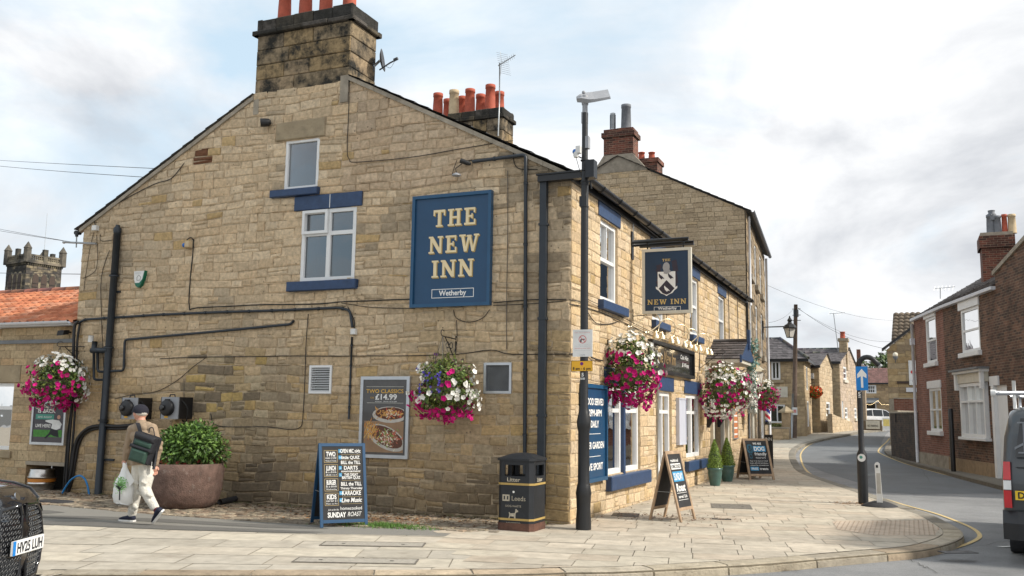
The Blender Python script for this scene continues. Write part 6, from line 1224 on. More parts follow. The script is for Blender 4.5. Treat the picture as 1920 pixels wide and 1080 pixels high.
# ------------------------------------------------------------------ A-BOARDS
def aboard(label, FL, FR_, BL, h, frame_mt, panel_mt, fw=.05, foot=.10, topx=.0):
    FL, FR_, BL = V(FL), V(FR_), V(BL); u = (FR_ - FL).normalized(); w_ = (FR_ - FL).length; bk_ = BL - FL; bk_ -= u * bk_.dot(u); sp = bk_.length; bk_.normalize()
    base = (FL + FR_) / 2; t_ = thing('a_board', label, 'a-board', tuple(base)); up = (bk_ * sp / 2 + Z * h); L_ = up.length; up.normalize(); n = u.cross(up); fr = Fr((0, 0), (1, 0)); fr.O = FL; fr.U = u; fr.N = n
    fr.P = lambda a, t, d=0.0: FL + u * a + up * t + n * d
    rr = Fr((0, 0), (1, 0)); FLb = FL + bk_ * sp; upb = (Z * h - bk_ * sp / 2).normalized(); nb = u.cross(upb); rr.P = lambda a, t, d=0.0: FLb + u * a + upb * t + nb * d
    for f, nm in ((fr, 'front'), (rr, 'rear')):
        m = MB(); m.fb(f, 0, fw, 0, L_, -.015, .015, frame_mt, bev=.003); m.fb(f, w_ - fw, w_, 0, L_, -.015, .015, frame_mt, bev=.003); m.fb(f, fw, w_ - fw, L_ - fw, L_, -.014, .014, frame_mt); m.fb(f, fw, w_ - fw, foot, foot + fw, -.014, .014, frame_mt); m.build(nm + '_frame', t_)
        m = MB(); m.fb(f, fw, w_ - fw, foot + fw, L_ - fw, -.008, .008, panel_mt); m.build(nm + '_panel', t_)
    m = MB()
    for a_ in (fw / 2, w_ - fw / 2): m.tube([fr.P(a_, L_ * .42, -.01), rr.P(a_, L_ * .42, .01)], .004, 'galvanised', 5)
    m.build('stay_chain', t_)
    pa = dict(a0=fw, a1=w_ - fw, t0=foot + fw, t1=L_ - fw, fr=fr, u=u, up=up, n=n)
    def tx(mb, s, x, y, h_, wf, mt='chalk', **k): text(mb, s, fr.P(pa['a0'] + (pa['a1'] - pa['a0']) * x, pa['t1'] - (pa['t1'] - pa['t0']) * (y + h_ / 2), .0085), u, up, h_ * (pa['t1'] - pa['t0']), mt, width=wf * (pa['a1'] - pa['a0']), **k)
    def rc(mb, x0, y0, x1, y1, mt, d=.0005): W = pa['a1'] - pa['a0']; Hq = pa['t1'] - pa['t0']; mb.add([fr.P(pa['a0'] + W * x, pa['t1'] - Hq * y, .0085 + d) for x, y in ((x0, y1), (x1, y1), (x1, y0), (x0, y0))], [(0, 1, 2, 3)], mt)
    return t_, tx, rc
FLp = G(600, 990); fq = V((RM @ V((0, 0, -1))).xy.normalized().to_3d()); rq = V((fq.y, -fq.x, 0)); FRp = FLp + rq * .63 + fq * .30; BLp = FLp - rq * .30 + fq * .50
zt_ = 1.17
ab, tx, rc = aboard('tall blue A-board chalked with pub events in front of the gable', FLp, FRp, BLp, zt_, 'sign_blue', 'chalkboard', .045, .06)
m = MB()
for i, (t1_, t2_, t3_) in enumerate((('TWO', 'meals £12.00', 'Monday to Thursday'), ('LUNCH', '& a drink', '£8.00 12-3'), ('BURGER', '& a drink', 'Wednesday'), ('KIDS', 'eat for £1', 'Mon to Fri'))):
    y0 = .055 + i * .195; 
    for q in ((.05, y0, .38, y0 + .006), (.05, y0 + .165, .38, y0 + .171), (.05, y0, .06, y0 + .17), (.37, y0, .38, y0 + .17)): rc(m, *q, 'board_gold')
    tx(m, t1_, .215, y0 + .052, .062, .23, bold=.03); tx(m, t2_, .215, y0 + .105, .030, .26); tx(m, t3_, .215, y0 + .145, .020, .26)
for s_, y_, h_, w_, tg in (('OPEN MIC night', .065, .055, .50, 'Mon'), ('little QUIZ', .155, .042, .45, 'Tue'), ('BILL the TILL', .225, .045, .48, ''), ('DARTS', .30, .050, .34, 'Wed'), ('tournament', .345, .026, .48, ''), ('THE GREAT', .395, .034, .34, 'Thu'), ('BRITISH QUIZ', .435, .038, .45, ''), ('BILL the TILL', .52, .050, .50, ''), ('Thirsty Thursday', .58, .028, .54, ''), ('KARAOKE', .645, .058, .46, 'Fri'), ('Live Music', .74, .060, .50, 'Sat')):
    tx(m, s_, .70, y_, h_, w_, bold=.02, shear=.25 if s_ in ('Live Music', 'tournament') else .0)
    if tg: rc(m, .405, y_ - .025, .475, y_ + .025, 'chalk_blue'); tx(m, tg, .44, y_ + .003, .018, .05)
for y_ in (.115, .19, .262, .37, .47, .61, .695, .79): rc(m, .47, y_, .94, y_ + .004, 'board_gold')
tx(m, 'Join us for the', .25, .865, .024, .26, shear=.2); tx(m, 'homecooked', .68, .85, .045, .52); tx(m, 'SUNDAY', .33, .935, .065, .44, bold=.035); tx(m, 'ROAST', .76, .93, .06, .34, shear=.3); m.build('chalk_lettering', ab)
ab, tx, rc = aboard('wooden A-board chalked SUNDAY Roast standing beside the lamp post', G(1276, 980), G(1304, 974), G(1213, 976), 1.08, 'pale_wood', 'chalkboard', .05, .17)
m = MB(); tx(m, 'traditional', .45, .12, .055, .6, bold=.02); rc(m, .1, .18, .86, .29, 'chalk'); tx(m, 'HOMECOOKED', .48, .235, .07, .70, 'chalkboard', bold=.02); rc(m, .1, .33, .9, .52, 'chalk_blue'); tx(m, 'SUNDAY', .5, .425, .13, .70, bold=.02, thick=.002); tx(m, 'Roast', .5, .63, .14, .72, bold=.03, shear=.2); tx(m, 'served 12-6', .5, .80, .055, .66, bold=.02)
for y_ in (.73, .86): rc(m, .12, y_, .88, y_ + .008, 'chalk')
m.build('chalk_lettering', ab)
ab, tx, rc = aboard('wooden A-board chalked WE ARE DOG friendly near the tall stone house', G(1405, 900), G(1453, 900), G(1394, 896), 1.06, 'pale_wood', 'chalkboard', .06, .10)
m = MB(); tx(m, 'WE ARE', .55, .09, .06, .40, bold=.03); rc(m, .34, .16, .92, .33, 'chalk_blue'); tx(m, 'DOG', .62, .245, .12, .50, bold=.04); tx(m, 'friendly', .64, .40, .09, .56, bold=.02); tx(m, 'PLEASE NOTE', .62, .52, .045, .46)
for i, s_ in enumerate(('dogs to be kept on a lead', 'kept off the furniture', 'please be considerate')): tx(m, s_, .5, .61 + i * .065, .035, .84)
rc(m, .05, .79, .44, .90, 'chalk_blue'); tx(m, 'FREE', .25, .845, .06, .30, bold=.03); tx(m, 'treats', .68, .845, .07, .40, bold=.02)
mat('chalk_dim', (.03, .14, .22), rough=.8)
for (x_, y_, r_) in ((.18, .25, .12), (.18, .25, .10), (.13, .22, .02), (.23, .22, .02), (.18, .30, .04), (.17, .47, .06)):
    k = 14; rc2 = [(x_ + r_ * math.cos(a), y_ + r_ * 1.1 * math.sin(a)) for a in [2 * math.pi * j / k for j in range(k)]]
    for j in range(k): p, q = rc2[j], rc2[(j + 1) % k]; rc(m, min(p[0], q[0]) - .006, min(p[1], q[1]) - .005, max(p[0], q[0]) + .006, max(p[1], q[1]) + .005, 'chalk_dim')
m.build('chalk_lettering', ab)
p = G(1434, 880); t_ = thing('pavement_sign', 'small dark pavement sign half hidden behind the dog A-board', 'sign', (p.x, p.y + .8, 0)); m = MB(); m.box(p.x - .10, p.y + .8, 0, p.x + .16, p.y + .84, WY(1440, 815, p.y + .8).z, 'chalkboard'); m.build('panel', t_); m = MB(); text(m, 'INN', (p.x + .03, p.y + .799, WY(1440, 826, p.y + .8).z), X_, Z, .10, 'chalk', width=.2); m.build('lettering', t_)
# ------------------------------------------------------------------ LITTER BIN
def ring(mb, pts, z0, z1, mt, col=WHITE):
    n = len(pts); mb.add([(x, y, z0) for x, y in pts] + [(x, y, z1) for x, y in pts], [(k, (k + 1) % n, n + (k + 1) % n, n + k) for k in range(n)], mt, col)
bc = (-.41, -.90); hw = .27; ch_ = .055
def octo(h, c=ch_): return [(bc[0] + x, bc[1] + y) for x, y in ((-h + c, -h), (h - c, -h), (h, -h + c), (h, h - c), (h - c, h), (-h + c, h), (-h, h - c), (-h, -h + c))]
bn = thing('litter_bin', 'black square litter bin with gold bands at the pub corner', 'litter bin', (bc[0], bc[1], 0)); ztop = WY(985, 860, -1.17).z
m = MB(); ring(m, octo(hw), .02, .98 * ztop - .30, 'bin_black'); zb = .98 * ztop - .30; zt = ztop - .035
for A, B, op in (((-1, -1), (1, -1), 1), ((1, -1), (1, 1), 1), ((1, 1), (-1, 1), 1), ((-1, 1), (-1, -1), 1)):
    fr = Fr((bc[0] + A[0] * hw, bc[1] + A[1] * hw), (bc[0] + B[0] * hw, bc[1] + B[1] * hw)); L_ = fr.len
    m.fb(fr, ch_, .11, zb, zt, -.03, 0, 'bin_black'); m.fb(fr, L_ - .11, L_ - ch_, zb, zt, -.03, 0, 'bin_black'); m.fb(fr, .11, L_ - .11, zb, zb + .07, -.03, 0, 'bin_black'); m.fb(fr, .11, L_ - .11, zt - .06, zt, -.03, 0, 'bin_black'); m.fb(fr, .11, L_ - .11, zb + .05, zb + .066, -.16, -.03, 'bin_black')
for i in (1, 3, 5, 7): a, b = octo(hw)[i], octo(hw)[(i + 1) % 8]; m.add([(a[0], a[1], zb), (b[0], b[1], zb), (b[0], b[1], zt), (a[0], a[1], zt)], [(0, 1, 2, 3)], 'bin_black')
for sx in (-1, 1):
    for sy in (-1, 1): m.box(bc[0] + sx * .13 - .03, bc[1] + sy * .13 - .03, zb, bc[0] + sx * .13 + .03, bc[1] + sy * .13 + .03, zt, 'bin_black')
m.add([(x, y, zb - .05) for x, y in octo(hw - .03)], [tuple(range(8))], 'room_dark'); m.build('body', bn)
m = MB(); ring(m, octo(hw + .025, .07), zt, zt + .03, 'bin_black'); o1, o2, o3 = octo(hw + .025, .07), octo(.15, .06), octo(.06, .02); n = 8
m.add([(x, y, zt + .03) for x, y in o1] + [(x, y, ztop + .055) for x, y in o2] + [(x, y, ztop + .07) for x, y in o3], [(k, (k + 1) % n, n + (k + 1) % n, n + k) for k in range(n)] + [(n + k, n + (k + 1) % n, 2 * n + (k + 1) % n, 2 * n + k) for k in range(n)] + [tuple(range(16, 24))], 'bin_black'); m.add([(x, y, zt) for x, y in o1], [tuple(reversed(range(8)))], 'bin_black'); m.build('lid', bn)
m = MB(); ring(m, octo(hw + .006), zb - .055, zb - .025, 'gold_trim'); m.build('gold_band', bn); m = MB(); ring(m, octo(hw + .006), .145, .175, 'gold_trim'); m.build('gold_band', bn)
m = MB(); ring(m, octo(hw + .008), .0, .11, 'bin_rust'); m.build('plinth', bn)
m = MB(); fr = Fr((bc[0] - hw, bc[1] - hw), (bc[0] + hw, bc[1] - hw)); f3 = Fr((bc[0] + hw, bc[1] - hw), (bc[0] + hw, bc[1] + hw)); mat('bin_print', (.42, .38, .30), rough=.7, var=.3, scale=40)
text(m, 'Litter', fr.P(.25, zb - .005, .004), fr.U, Z, .055, 'bin_print', width=.20, bold=.02); text(m, 'Litter', f3.P(.26, zb - .005, .004), f3.U, Z, .055, 'bin_print', width=.20, bold=.02)
text(m, 'Leeds', fr.P(.33, zb - .27, .004), fr.U, Z, .065, 'bin_print', width=.21); text(m, 'DOG WASTE', fr.P(.25, zb - .36, .004), fr.U, Z, .028, 'bin_print', width=.24); text(m, 'ACCEPTED', fr.P(.25, zb - .60, .004), fr.U, Z, .030, 'bin_print', width=.22)
m.fb(fr, .08, .19, zb - .28, zb - .19, .002, .004, 'bin_print'); m.lathe([(.016, .001), (.016, .004)], fr.P(.25, zb - .15, .0), 'white_letter', 10, axis=tuple(fr.N)); 
for (x0, x1) in ((.10, .12), (.15, .17)): m.fb(fr, x0, x1, zb - .26, zb - .21, .004, .0055, 'bin_black')
dog = [(.17, -.54), (.185, -.54), (.20, -.49), (.26, -.49), (.27, -.54), (.285, -.54), (.285, -.45), (.30, -.43), (.325, -.425), (.325, -.405), (.305, -.40), (.30, -.385), (.285, -.385), (.275, -.44), (.205, -.45), (.19, -.43), (.18, -.435), (.19, -.47)]
q = [fr.P(a, zb + t, .004) for a, t in dog]; m.add(q, [tuple(t) for t in tessellate_polygon([q])], 'bin_print'); m.build('printing', bn)
# ------------------------------------------------------------------ LAMP POST
lp0 = G(1094, 993); lp = thing('lamp_post', 'tall black lamp post with LED head and parking plates at the pub corner', 'lamp post', tuple(lp0)); lx, ly = lp0.x, lp0.y
def lz(y): return WY(1095, y, ly).z
m = MB(); m.lathe([(.112, 0), (.112, .10), (.10, .30), (.108, lz(930)), (.114, lz(925)), (.095, lz(910)), (.085, lz(905)), (.082, lz(810)), (.10, lz(800)), (.105, lz(790)), (.075, lz(772)), (.062, lz(765)), (.058, lz(640)), (.055, lz(345)), (.048, lz(330)), (.045, lz(220)), (.044, lz(212))], (lx, ly, 0), 'black_iron', 20); m.build('column', lp)
m = MB(); m.lathe([(.042, lz(215)), (.040, lz(190))], (lx, ly, 0), 'lamp_grey', 14); m.build('neck', lp)
m = MB(); hz0 = lz(190); u = V((.90, .39, .22)).normalized(); sd2 = V((-.39, .75, .75)).normalized(); nn = u.cross(sd2).normalized(); nn = nn if nn.z > 0 else -nn; c0 = V((lx - .06, ly, hz0 + .02))
prof = [(-.07, .04, .07), (.0, .09, .09), (.10, .15, .06), (.20, .16, .035), (.44, .16, .02)]
vs = [];
for (l_, w_, th) in prof: vs += [c0 + u * l_ + sd2 * (-w_) , c0 + u * l_ + sd2 * w_, c0 + u * l_ + sd2 * w_ * .9 + nn * th * .6 + nn * .02, c0 + u * l_ - sd2 * w_ * .9 + nn * th * .6 + nn * .02]
m.add(vs, [(i * 4 + k, i * 4 + (k + 1) % 4, i * 4 + 4 + (k + 1) % 4, i * 4 + 4 + k) for i in range(4) for k in range(4)] + [(0, 3, 2, 1), (16, 17, 18, 19)], 'lamp_grey'); m.lathe([(.05, -.06), (.06, .02), (.05, .08)], (lx, ly, hz0 + .0), 'lamp_grey', 12); m.ball(c0 + u * .05 + nn * .12, .03, 'lamp_grey', 5); hd_ = m.build('lamp_head', lp)
m = MB(); q = [c0 + u * a + sd2 * b_ - nn * .004 for a, b_ in ((.22, -.13), (.39, -.13), (.39, .13), (.22, .13))]; m.add(q, [(0, 1, 2, 3)], 'lamp_lens'); m.build('lens', hd_)
def pxb(x0, y0, x1, y1, d=0): p = WY(x0, y1, ly + d); q = WY(x1, y0, ly + d); return p.x, p.z, q.x, q.z
def plate(x0, y0, x1, y1, mt, name, d=-.075, th=.004):
    a0, z0, a1, z1 = pxb(x0, y0, x1, y1, d); m = MB(); fr = Fr((a0, ly + d), (a1, ly + d)); m.fb(fr, 0, fr.len, z0, z1, -th, th, mt); return m, fr, z0, z1
for (x0, y0, x1, y1, mt_, dp_) in ((1102, 302, 1118, 336, 'bin_black', .12), (1099, 256, 1105, 279, 'lamp_grey', .05), (1091, 210, 1101, 232, 'lamp_grey', -.03), (1088, 368, 1101, 388, 'bin_black', -.05)):
    a0, z0, a1, z1 = pxb(x0, y0, x1, y1, 0); m = MB(); m.box(a0, ly - abs(dp_), z0, a1, ly + .05, z1, mt_); m.build('control_box', lp)
m = MB(); a0, z0, a1, z1 = pxb(1076, 274, 1089, 298, -.1); m.box(a0 + .04, ly - .14, z0 + .08, a1, ly - .06, z1, 'plastic_white'); m.lathe([(.035, 0), (.045, .04), (.045, .08)], ((a0 + a1) / 2 - .02, ly - .1, z0 + .02), 'plastic_white', 8); m.ball((a0 + .02, ly - .1, z0 + .11), .045, 'lens_blue', 5); m.tube([(a0 + .04, ly - .08, z0 + .05), (a1, ly, z0 + .02)], .01, 'cable', 4); m.tube([((a0 + a1) / 2 - .02, ly - .1, z0 + .02), (a0 + .05, ly - .03, z0 - .1), (a1 - .02, ly, z0 - .25)], .005, 'cable', 4); m.build('camera', lp)
m = MB()
for y_ in (341, 346, 388, 301, 320): m.lathe([(.066, lz(y_) - .008), (.066, lz(y_) + .008)], (lx, ly, 0), 'black_iron', 14)
m.tube([(lx, ly, lz(342)), (lx + .1, ly - .03, lz(342) - .01), (lx + .12, ly - .04, lz(342) - .12)], .012, 'black_iron', 6); m.build('bands', lp)
m, fr, z0, z1 = plate(1074, 617.5, 1111, 669, 'plastic_white', 'x'); cxp = fr.len / 2; pl_ = m.build('no_alcohol_plate', lp); m = MB(); f4 = fr
ringp = [(cxp + .055 * math.cos(a), (z0 + z1) / 2 + .055 + .055 * math.sin(a)) for a in [2 * math.pi * k / 20 for k in range(21)]]; m.tube([fr.P(a, t, .006) for a, t in ringp], .004, 'sign_red', 4); m.tube([fr.P(cxp - .04, (z0 + z1) / 2 + .095, .006), fr.P(cxp + .04, (z0 + z1) / 2 + .015, .006)], .0035, 'sign_red', 4); m.fb(fr, cxp - .035, cxp - .015, (z0 + z1) / 2 + .015, (z0 + z1) / 2 + .055, .004, .006, 'bag_black'); m.fb(fr, cxp - .02, cxp + .035, (z0 + z1) / 2 + .05, (z0 + z1) / 2 + .062, .004, .006, 'bag_black')
mat('small_print', (.40, .40, .42), rough=.7); mat('red_print', (.60, .25, .25), rough=.7); Hp = z1 - z0
for s_, y_, h_, mt_ in (('You are entering a controlled zone', .92, .010, 'small_print'), ('NO ALCOHOL', .87, .014, 'red_print'), ('It is an offence to drink alcohol', .42, .010, 'small_print'), ('in this area after being asked not to', .37, .010, 'small_print'), ('MAXIMUM FINE £500', .29, .014, 'red_print'), ('Local Government order', .22, .009, 'small_print'), ('Leeds', .05, .014, 'sign_blue')): text(m, s_, fr.P(cxp, z0 + Hp * y_, .005), fr.U, Z, h_, mt_, width=fr.len * (.8 if mt_ != 'sign_blue' else .25))
m.build('lettering', pl_)
m, fr, z0, z1 = plate(1071, 676, 1111, 696.5, 'sign_yellow', 'x'); outline(m, fr, 0, fr.len, z0, z1, .006, .004, .006, 'bag_black'); pl_ = m.build('parking_plate', lp); m = MB(); text(m, '8 am - 6 pm', fr.P(fr.len / 2, z0 + .022, .005), fr.U, Z, .042, 'bag_black', width=fr.len * .84, bold=.02); mat('violet', (.10, .02, .22)); m.lathe([(.022, .0), (.022, .003)], fr.P(fr.len / 2, z1 - .045, .004), 'violet', 14, axis=tuple(fr.N)); m.lathe([(.026, -.001), (.026, .002)], fr.P(fr.len / 2, z1 - .045, .004), 'sign_red', 14, axis=tuple(fr.N)); m.build('lettering', pl_)
m = MB(); text(m, '5', (lx, ly - .064, lz(706)), X_, Z, .05, 'white_letter', width=.035, bold=.03); text(m, '0330', (lx, ly - .064, lz(712)), X_, Z, .028, 'white_letter', width=.07, bold=.03); m.build('number', lp)
# ------------------------------------------------------------------ ONE-WAY POST, KEEP-LEFT BOLLARD
o0 = G(1619, 945); ow = thing('one_way_post', 'black post with curled top carrying a blue one-way arrow sign', 'sign post', tuple(o0))
def oz(y): return WY(1615, y, o0.y).z
m = MB(); m.lathe([(.095, 0), (.095, oz(856)), (.09, oz(851)), (.055, oz(843)), (.052, oz(735))], (o0.x, o0.y, 0), 'black_iron', 16)
pts_ = [V((o0.x, o0.y, oz(740))), V((o0.x, o0.y, oz(690)))] + [V((o0.x + .16 - .16 * math.cos(a), o0.y, oz(686) + .17 * math.sin(a))) for a in [math.pi * k / 10 for k in range(1, 8)]]; e_ = pts_[-1]; pts_ += [e_ + V((.07, 0, -.075)), e_ + V((.14, 0, -.15))]; m.tube(pts_, .050, 'black_iron', 12); m.build('post', ow)
m = MB(); m.lathe([(.051, -.02), (.051, .02)], pts_[-1], 'lamp_grey', 12, axis=(.7, 0, -.75)); m.build('end_cap', ow)
m = MB(); x0, x1 = WY(1604.5, 700, o0.y - .07).x, WY(1627, 700, o0.y - .07).x; z0, z1 = oz(732), oz(687.5); fr = Fr((x0, o0.y - .07), (x1, o0.y - .07)); mat('arrow_blue', (.0, .20, .60), rough=.4, var=.03); m.fb(fr, 0, fr.len, z0, z1, -.003, .003, 'arrow_blue'); pl_ = m.build('arrow_plate', ow)
m = MB(); c = fr.len / 2; q = [fr.P(a, t, .005) for a, t in [(c - .018, z0 + .05), (c + .022, z0 + .05), (c + .02, z1 - .19), (c + .085, z1 - .23), (c + .085, z1 - .15), (c, z1 - .045), (c - .085, z1 - .15), (c - .085, z1 - .23), (c - .02, z1 - .19)]]; m.add(q, [tuple(t) for t in tessellate_polygon([q])], 'white_letter'); m.build('arrow', pl_)
m = MB(); m.lathe([(.075, .0), (.075, .004)], (o0.x, o0.y - .096, oz(858)), 'plastic_white', 18, axis=(0, -1, 0)); m.lathe([(.03, .0), (.03, .005)], (o0.x - .01, o0.y - .097, oz(857)), 'teal', 10, axis=(0, -1, 0)); m.build('round_sticker', ow); m = MB(); text(m, 'S', (o0.x, o0.y - .058, oz(742)), X_, Z, .07, 'white_letter', width=.045, bold=.03); text(m, '035', (o0.x, o0.y - .058, oz(746)), X_, Z, .025, 'white_letter', width=.05, bold=.03); m.build('number', ow)
b0 = G(1653, 951); bl_ = thing('bollard', 'white flexible bollard on a black rubber base beside the one-way post', 'bollard', tuple(b0)); m = MB(); m.lathe([(.33, 0), (.32, .02), (.20, .07), (.10, .10), (.06, .10)], (b0.x - .04, b0.y + .15, 0), 'rubber', 24); m.build('base', bl_)
m = MB(); ztb = WY(1648, 867, b0.y).z; q = []; wq = .046
for k in range(9): a = math.pi * k / 8; q.append((b0.x - .05 + .0 + wq * math.cos(a), ztb - wq + wq * math.sin(a)))
q = [(x, b0.y, z) for x, z in q]; q = [(b0.x + wq - .02, b0.y, .03)] + q + [(b0.x - wq - .03, b0.y, .03)]; m.prism([V(p) for p in q], (0, .05, 0), 'plastic_white'); m.build('panel', bl_)
mat('bollard_grey', (.42, .40, .36)); m = MB(); m.box(b0.x - .07, b0.y - .004, .25, b0.x - .0, b0.y - .001, ztb - .2, 'bollard_grey'); m.box(b0.x - .075, b0.y - .006, ztb - .10, b0.x - .035, b0.y - .001, ztb - .05, 'plastic_black'); m.build('label_strip', bl_)
# ------------------------------------------------------------------ TELEGRAPH POLE, WIRES, WALL LANTERN, BARBER POLE
t0_ = G(1489, 821); tp_ = thing('telegraph_pole', 'weathered wooden telegraph pole in front of the hip-roofed house', 'telegraph pole', tuple(t0_)); ty_ = t0_.y; top = WY(1492, 571, ty_)
m = MB(); m.tube([t0_, V(t0_).lerp(top, .5), top], [.15, .125, .105], 'pole_wood', 10); m.build('pole', tp_); m = MB(); m.tube([V(t0_) + V((-.12, -.1, 0)), WY(1487, 738, ty_ - .1)], .07, 'galvanised', 8); m.build('cable_guard', tp_)
m = MB(); 
for z_ in (.25, .6, .9): m.tube([top + V((-.2, 0, -z_)), top + V((.25, 0, -z_))], .02, 'black_iron', 5)
m.lathe([(.14, -.7), (.14, -.3)], top, 'black_iron', 8); m.build('terminal', tp_)
x0, z0 = WY(1486, 778, ty_ - .15).x, WY(1486, 778, ty_ - .15).z; x1, z1 = WY(1495, 764, ty_ - .15).x, WY(1495, 764, ty_ - .15).z; t_ = thing('notice', 'small white notice fixed to the telegraph pole', 'notice', (x0, ty_ - .15, z0)); m = MB(); m.box(x0, ty_ - .17, z0, x1, ty_ - .15, z1, 'poster_white'); m.build('panel', t_); m = MB(); m.box(x0 + .06, ty_ - .175, z0 + .12, x1 - .06, ty_ - .171, z1 - .12, 'red_print'); m.build('print', t_)
def wire(label, a, b, sag, r=.012):
    a, b = V(a), V(b); r *= .65; m = MB(); m.tube([a.lerp(b, k / 16) - Z * sag * 4 * (k / 16) * (1 - k / 16) for k in range(17)], r, 'cable', 4, caps=False); o = m.build('overhead_wire', origin=tuple(a)); tag(o, label, 'wire', 'overhead wires')
wire('overhead wire from the telegraph pole towards the stone house on the right', top - Z * .1, WY(1690, 658, 38), .5); wire('overhead wire from the telegraph pole sloping down past the far chimney', top - Z * .15, WY(1676, 640, 60), .6)
wire('overhead wire from the telegraph pole to the far left gutter', top - Z * .1, FT.P(LT, 5.6, .1), .2, .01); wire('thin wire from the tall house corner towards the far right', FT.P(LT, 7.2, .1), WY(1700, 600, 60), .5, .01)
wire('upper of two wires crossing the sky to the left gable', WY(-200, 283, 30), WY(292, 316, 0), .1, .009); wire('lower of two wires crossing the sky to the left gable', WY(-200, 283, 20), WY(268, 332, 0), .15, .009); wire('wire running from the left edge to the pole bracket on the gable', WY(-200, 382, 16), WY(130, 453, -.1), .1, .007); wire('second wire running from the left edge to the pole bracket', WY(-200, 390, 16), WY(142, 455, -.1), .1, .007); wire('dark wire passing in front of the church tower', WY(-200, 507, 18), WY(152, 514, .2), .02, .01)
q = FG.px(120, 455, .1); t_ = thing('wall_bracket', 'galvanised wire bracket projecting from the left eaves corner', 'bracket', tuple(WY(150, 456, -.06))); m = MB(); a = WY(120, 454, -.06); b = WY(180, 457, -.06); m.tube([a, b], .022, 'galvanised', 6); m.ball(a, .035, 'galvanised', 4); c = WY(144, 440, -.06); d = WY(143, 464, -.06); m.tube([d, c], .014, 'galvanised', 5); m.lathe([(.03, -.04), (.035, .03), (.02, .06)], c, 'plastic_black', 8); m.build('arm', t_)
# wall lantern on the tall house
la = WY(1481, 612, 24.3); LY = 24.3; lt = thing('wall_lantern', 'black street lantern on a long arm from the tall stone house', 'wall lantern', (la.x, LY, la.z))
zt_, zb_ = WY(1479, 616, LY).z, WY(1479, 632, LY).z; 
m = MB(); m.tube([FT.P(7.1, la.z + .0, 0), V((la.x, LY, la.z))], .025, 'black_iron', 6); m.tube([FT.P(7.1, la.z + .25, .03), FT.P(7.1, la.z - .5, .03)], .035, 'black_iron', 6); m.build('arm', lt)
m = MB(); m.lathe([(.26, zt_), (.27, zt_ + .03), (.20, zt_ + .14), (.10, zt_ + .20), (.06, zt_ + .27), (.09, zt_ + .29), (.10, zt_ + .33), (.04, zt_ + .42), (.02, zt_ + .5)], (la.x, LY, 0), 'black_iron', 8, smooth=False); m.build('hood', lt)
m = MB(); m.lathe([(.13, zb_), (.22, zt_)], (la.x, LY, 0), 'lantern_glass', 4, smooth=False); m.build('glass', lt); m = MB()
for k in range(4): a = k * math.pi / 2; m.tube([(la.x + .135 * math.cos(a), LY + .135 * math.sin(a), zb_), (la.x + .228 * math.cos(a), LY + .228 * math.sin(a), zt_)], .012, 'black_iron', 5)
m.lathe([(.14, zb_ - .03), (.14, zb_)], (la.x, LY, 0), 'black_iron', 4, smooth=False); m.build('frame', lt)
bp = WX(1439, 765, .15); bpo = thing('barber_pole', 'red white and blue striped barber pole on the tall stone house', 'barber pole', (bp.x, bp.y, bp.z)); zt_, zb_ = WY(1438, 742, bp.y).z, WY(1438, 790, bp.y).z; m = MB(); n = 14; k = 30; rr_ = .09
vs = [(bp.x + rr_ * math.cos(2 * math.pi * j / n), bp.y + rr_ * math.sin(2 * math.pi * j / n), zb_ + (zt_ - zb_) * i / k) for i in range(k + 1) for j in range(n)]
for i in range(k):
    for j in range(n):
        s_ = int((i * 1.0 + j * 1.0) / 3.5) % 4; m.add([vs[i * n + j], vs[i * n + (j + 1) % n], vs[(i + 1) * n + (j + 1) % n], vs[(i + 1) * n + j]], [(0, 1, 2, 3)], ('barber_red', 'white_letter', 'barber_blue', 'white_letter')[s_], smooth=False)
m.build('striped_tube', bpo); m = MB(); m.lathe([(.11, zb_ - .12), (.11, zb_), (.09, zb_)], (bp.x, bp.y, 0), 'plastic_black', 12); m.lathe([(.09, zt_), (.11, zt_), (.11, zt_ + .08), (.05, zt_ + .14)], (bp.x, bp.y, 0), 'plastic_black', 12); m.build('caps', bpo)
# gold lantern by the entrance
gl0 = WY(1420, 712, 15.2); g_ = thing('porch_lantern', 'lit brass lantern hanging beyond the entrance canopy', 'lantern', tuple(gl0)); h0_, h1_ = WY(1420, 722, 15.2).z, WY(1420, 697, 15.2).z; m = MB(); m.lathe([(.13, h0_), (.20, h1_)], (gl0.x, 15.2, 0), 'lantern_glass', 4, smooth=False); m.build('glass', g_); m = MB(); m.lathe([(.23, h1_), (.22, h1_ + .05), (.08, h1_ + .16), (.05, h1_ + .26), (.02, h1_ + .36)], (gl0.x, 15.2, 0), 'brass', 8, smooth=False); m.lathe([(.14, h0_ - .04), (.14, h0_)], (gl0.x, 15.2, 0), 'brass', 4, smooth=False); m.tube([(gl0.x, 15.2, h1_ + .34), (gl0.x, 15.2, h1_ + .5), (.02, 15.2, h1_ + .5)], .015, 'brass', 5)
for k in range(4): a = k * math.pi / 2; m.tube([(gl0.x + .135 * math.cos(a), 15.2 + .135 * math.sin(a), h0_), (gl0.x + .205 * math.cos(a), 15.2 + .205 * math.sin(a), h1_)], .010, 'brass', 5)
m.build('frame', g_); m = MB(); m.ball((gl0.x + .0, 15.0, (h0_ + h1_) / 2 - .03), .05, 'lit_bulb', 5); m.build('bulb', g_)
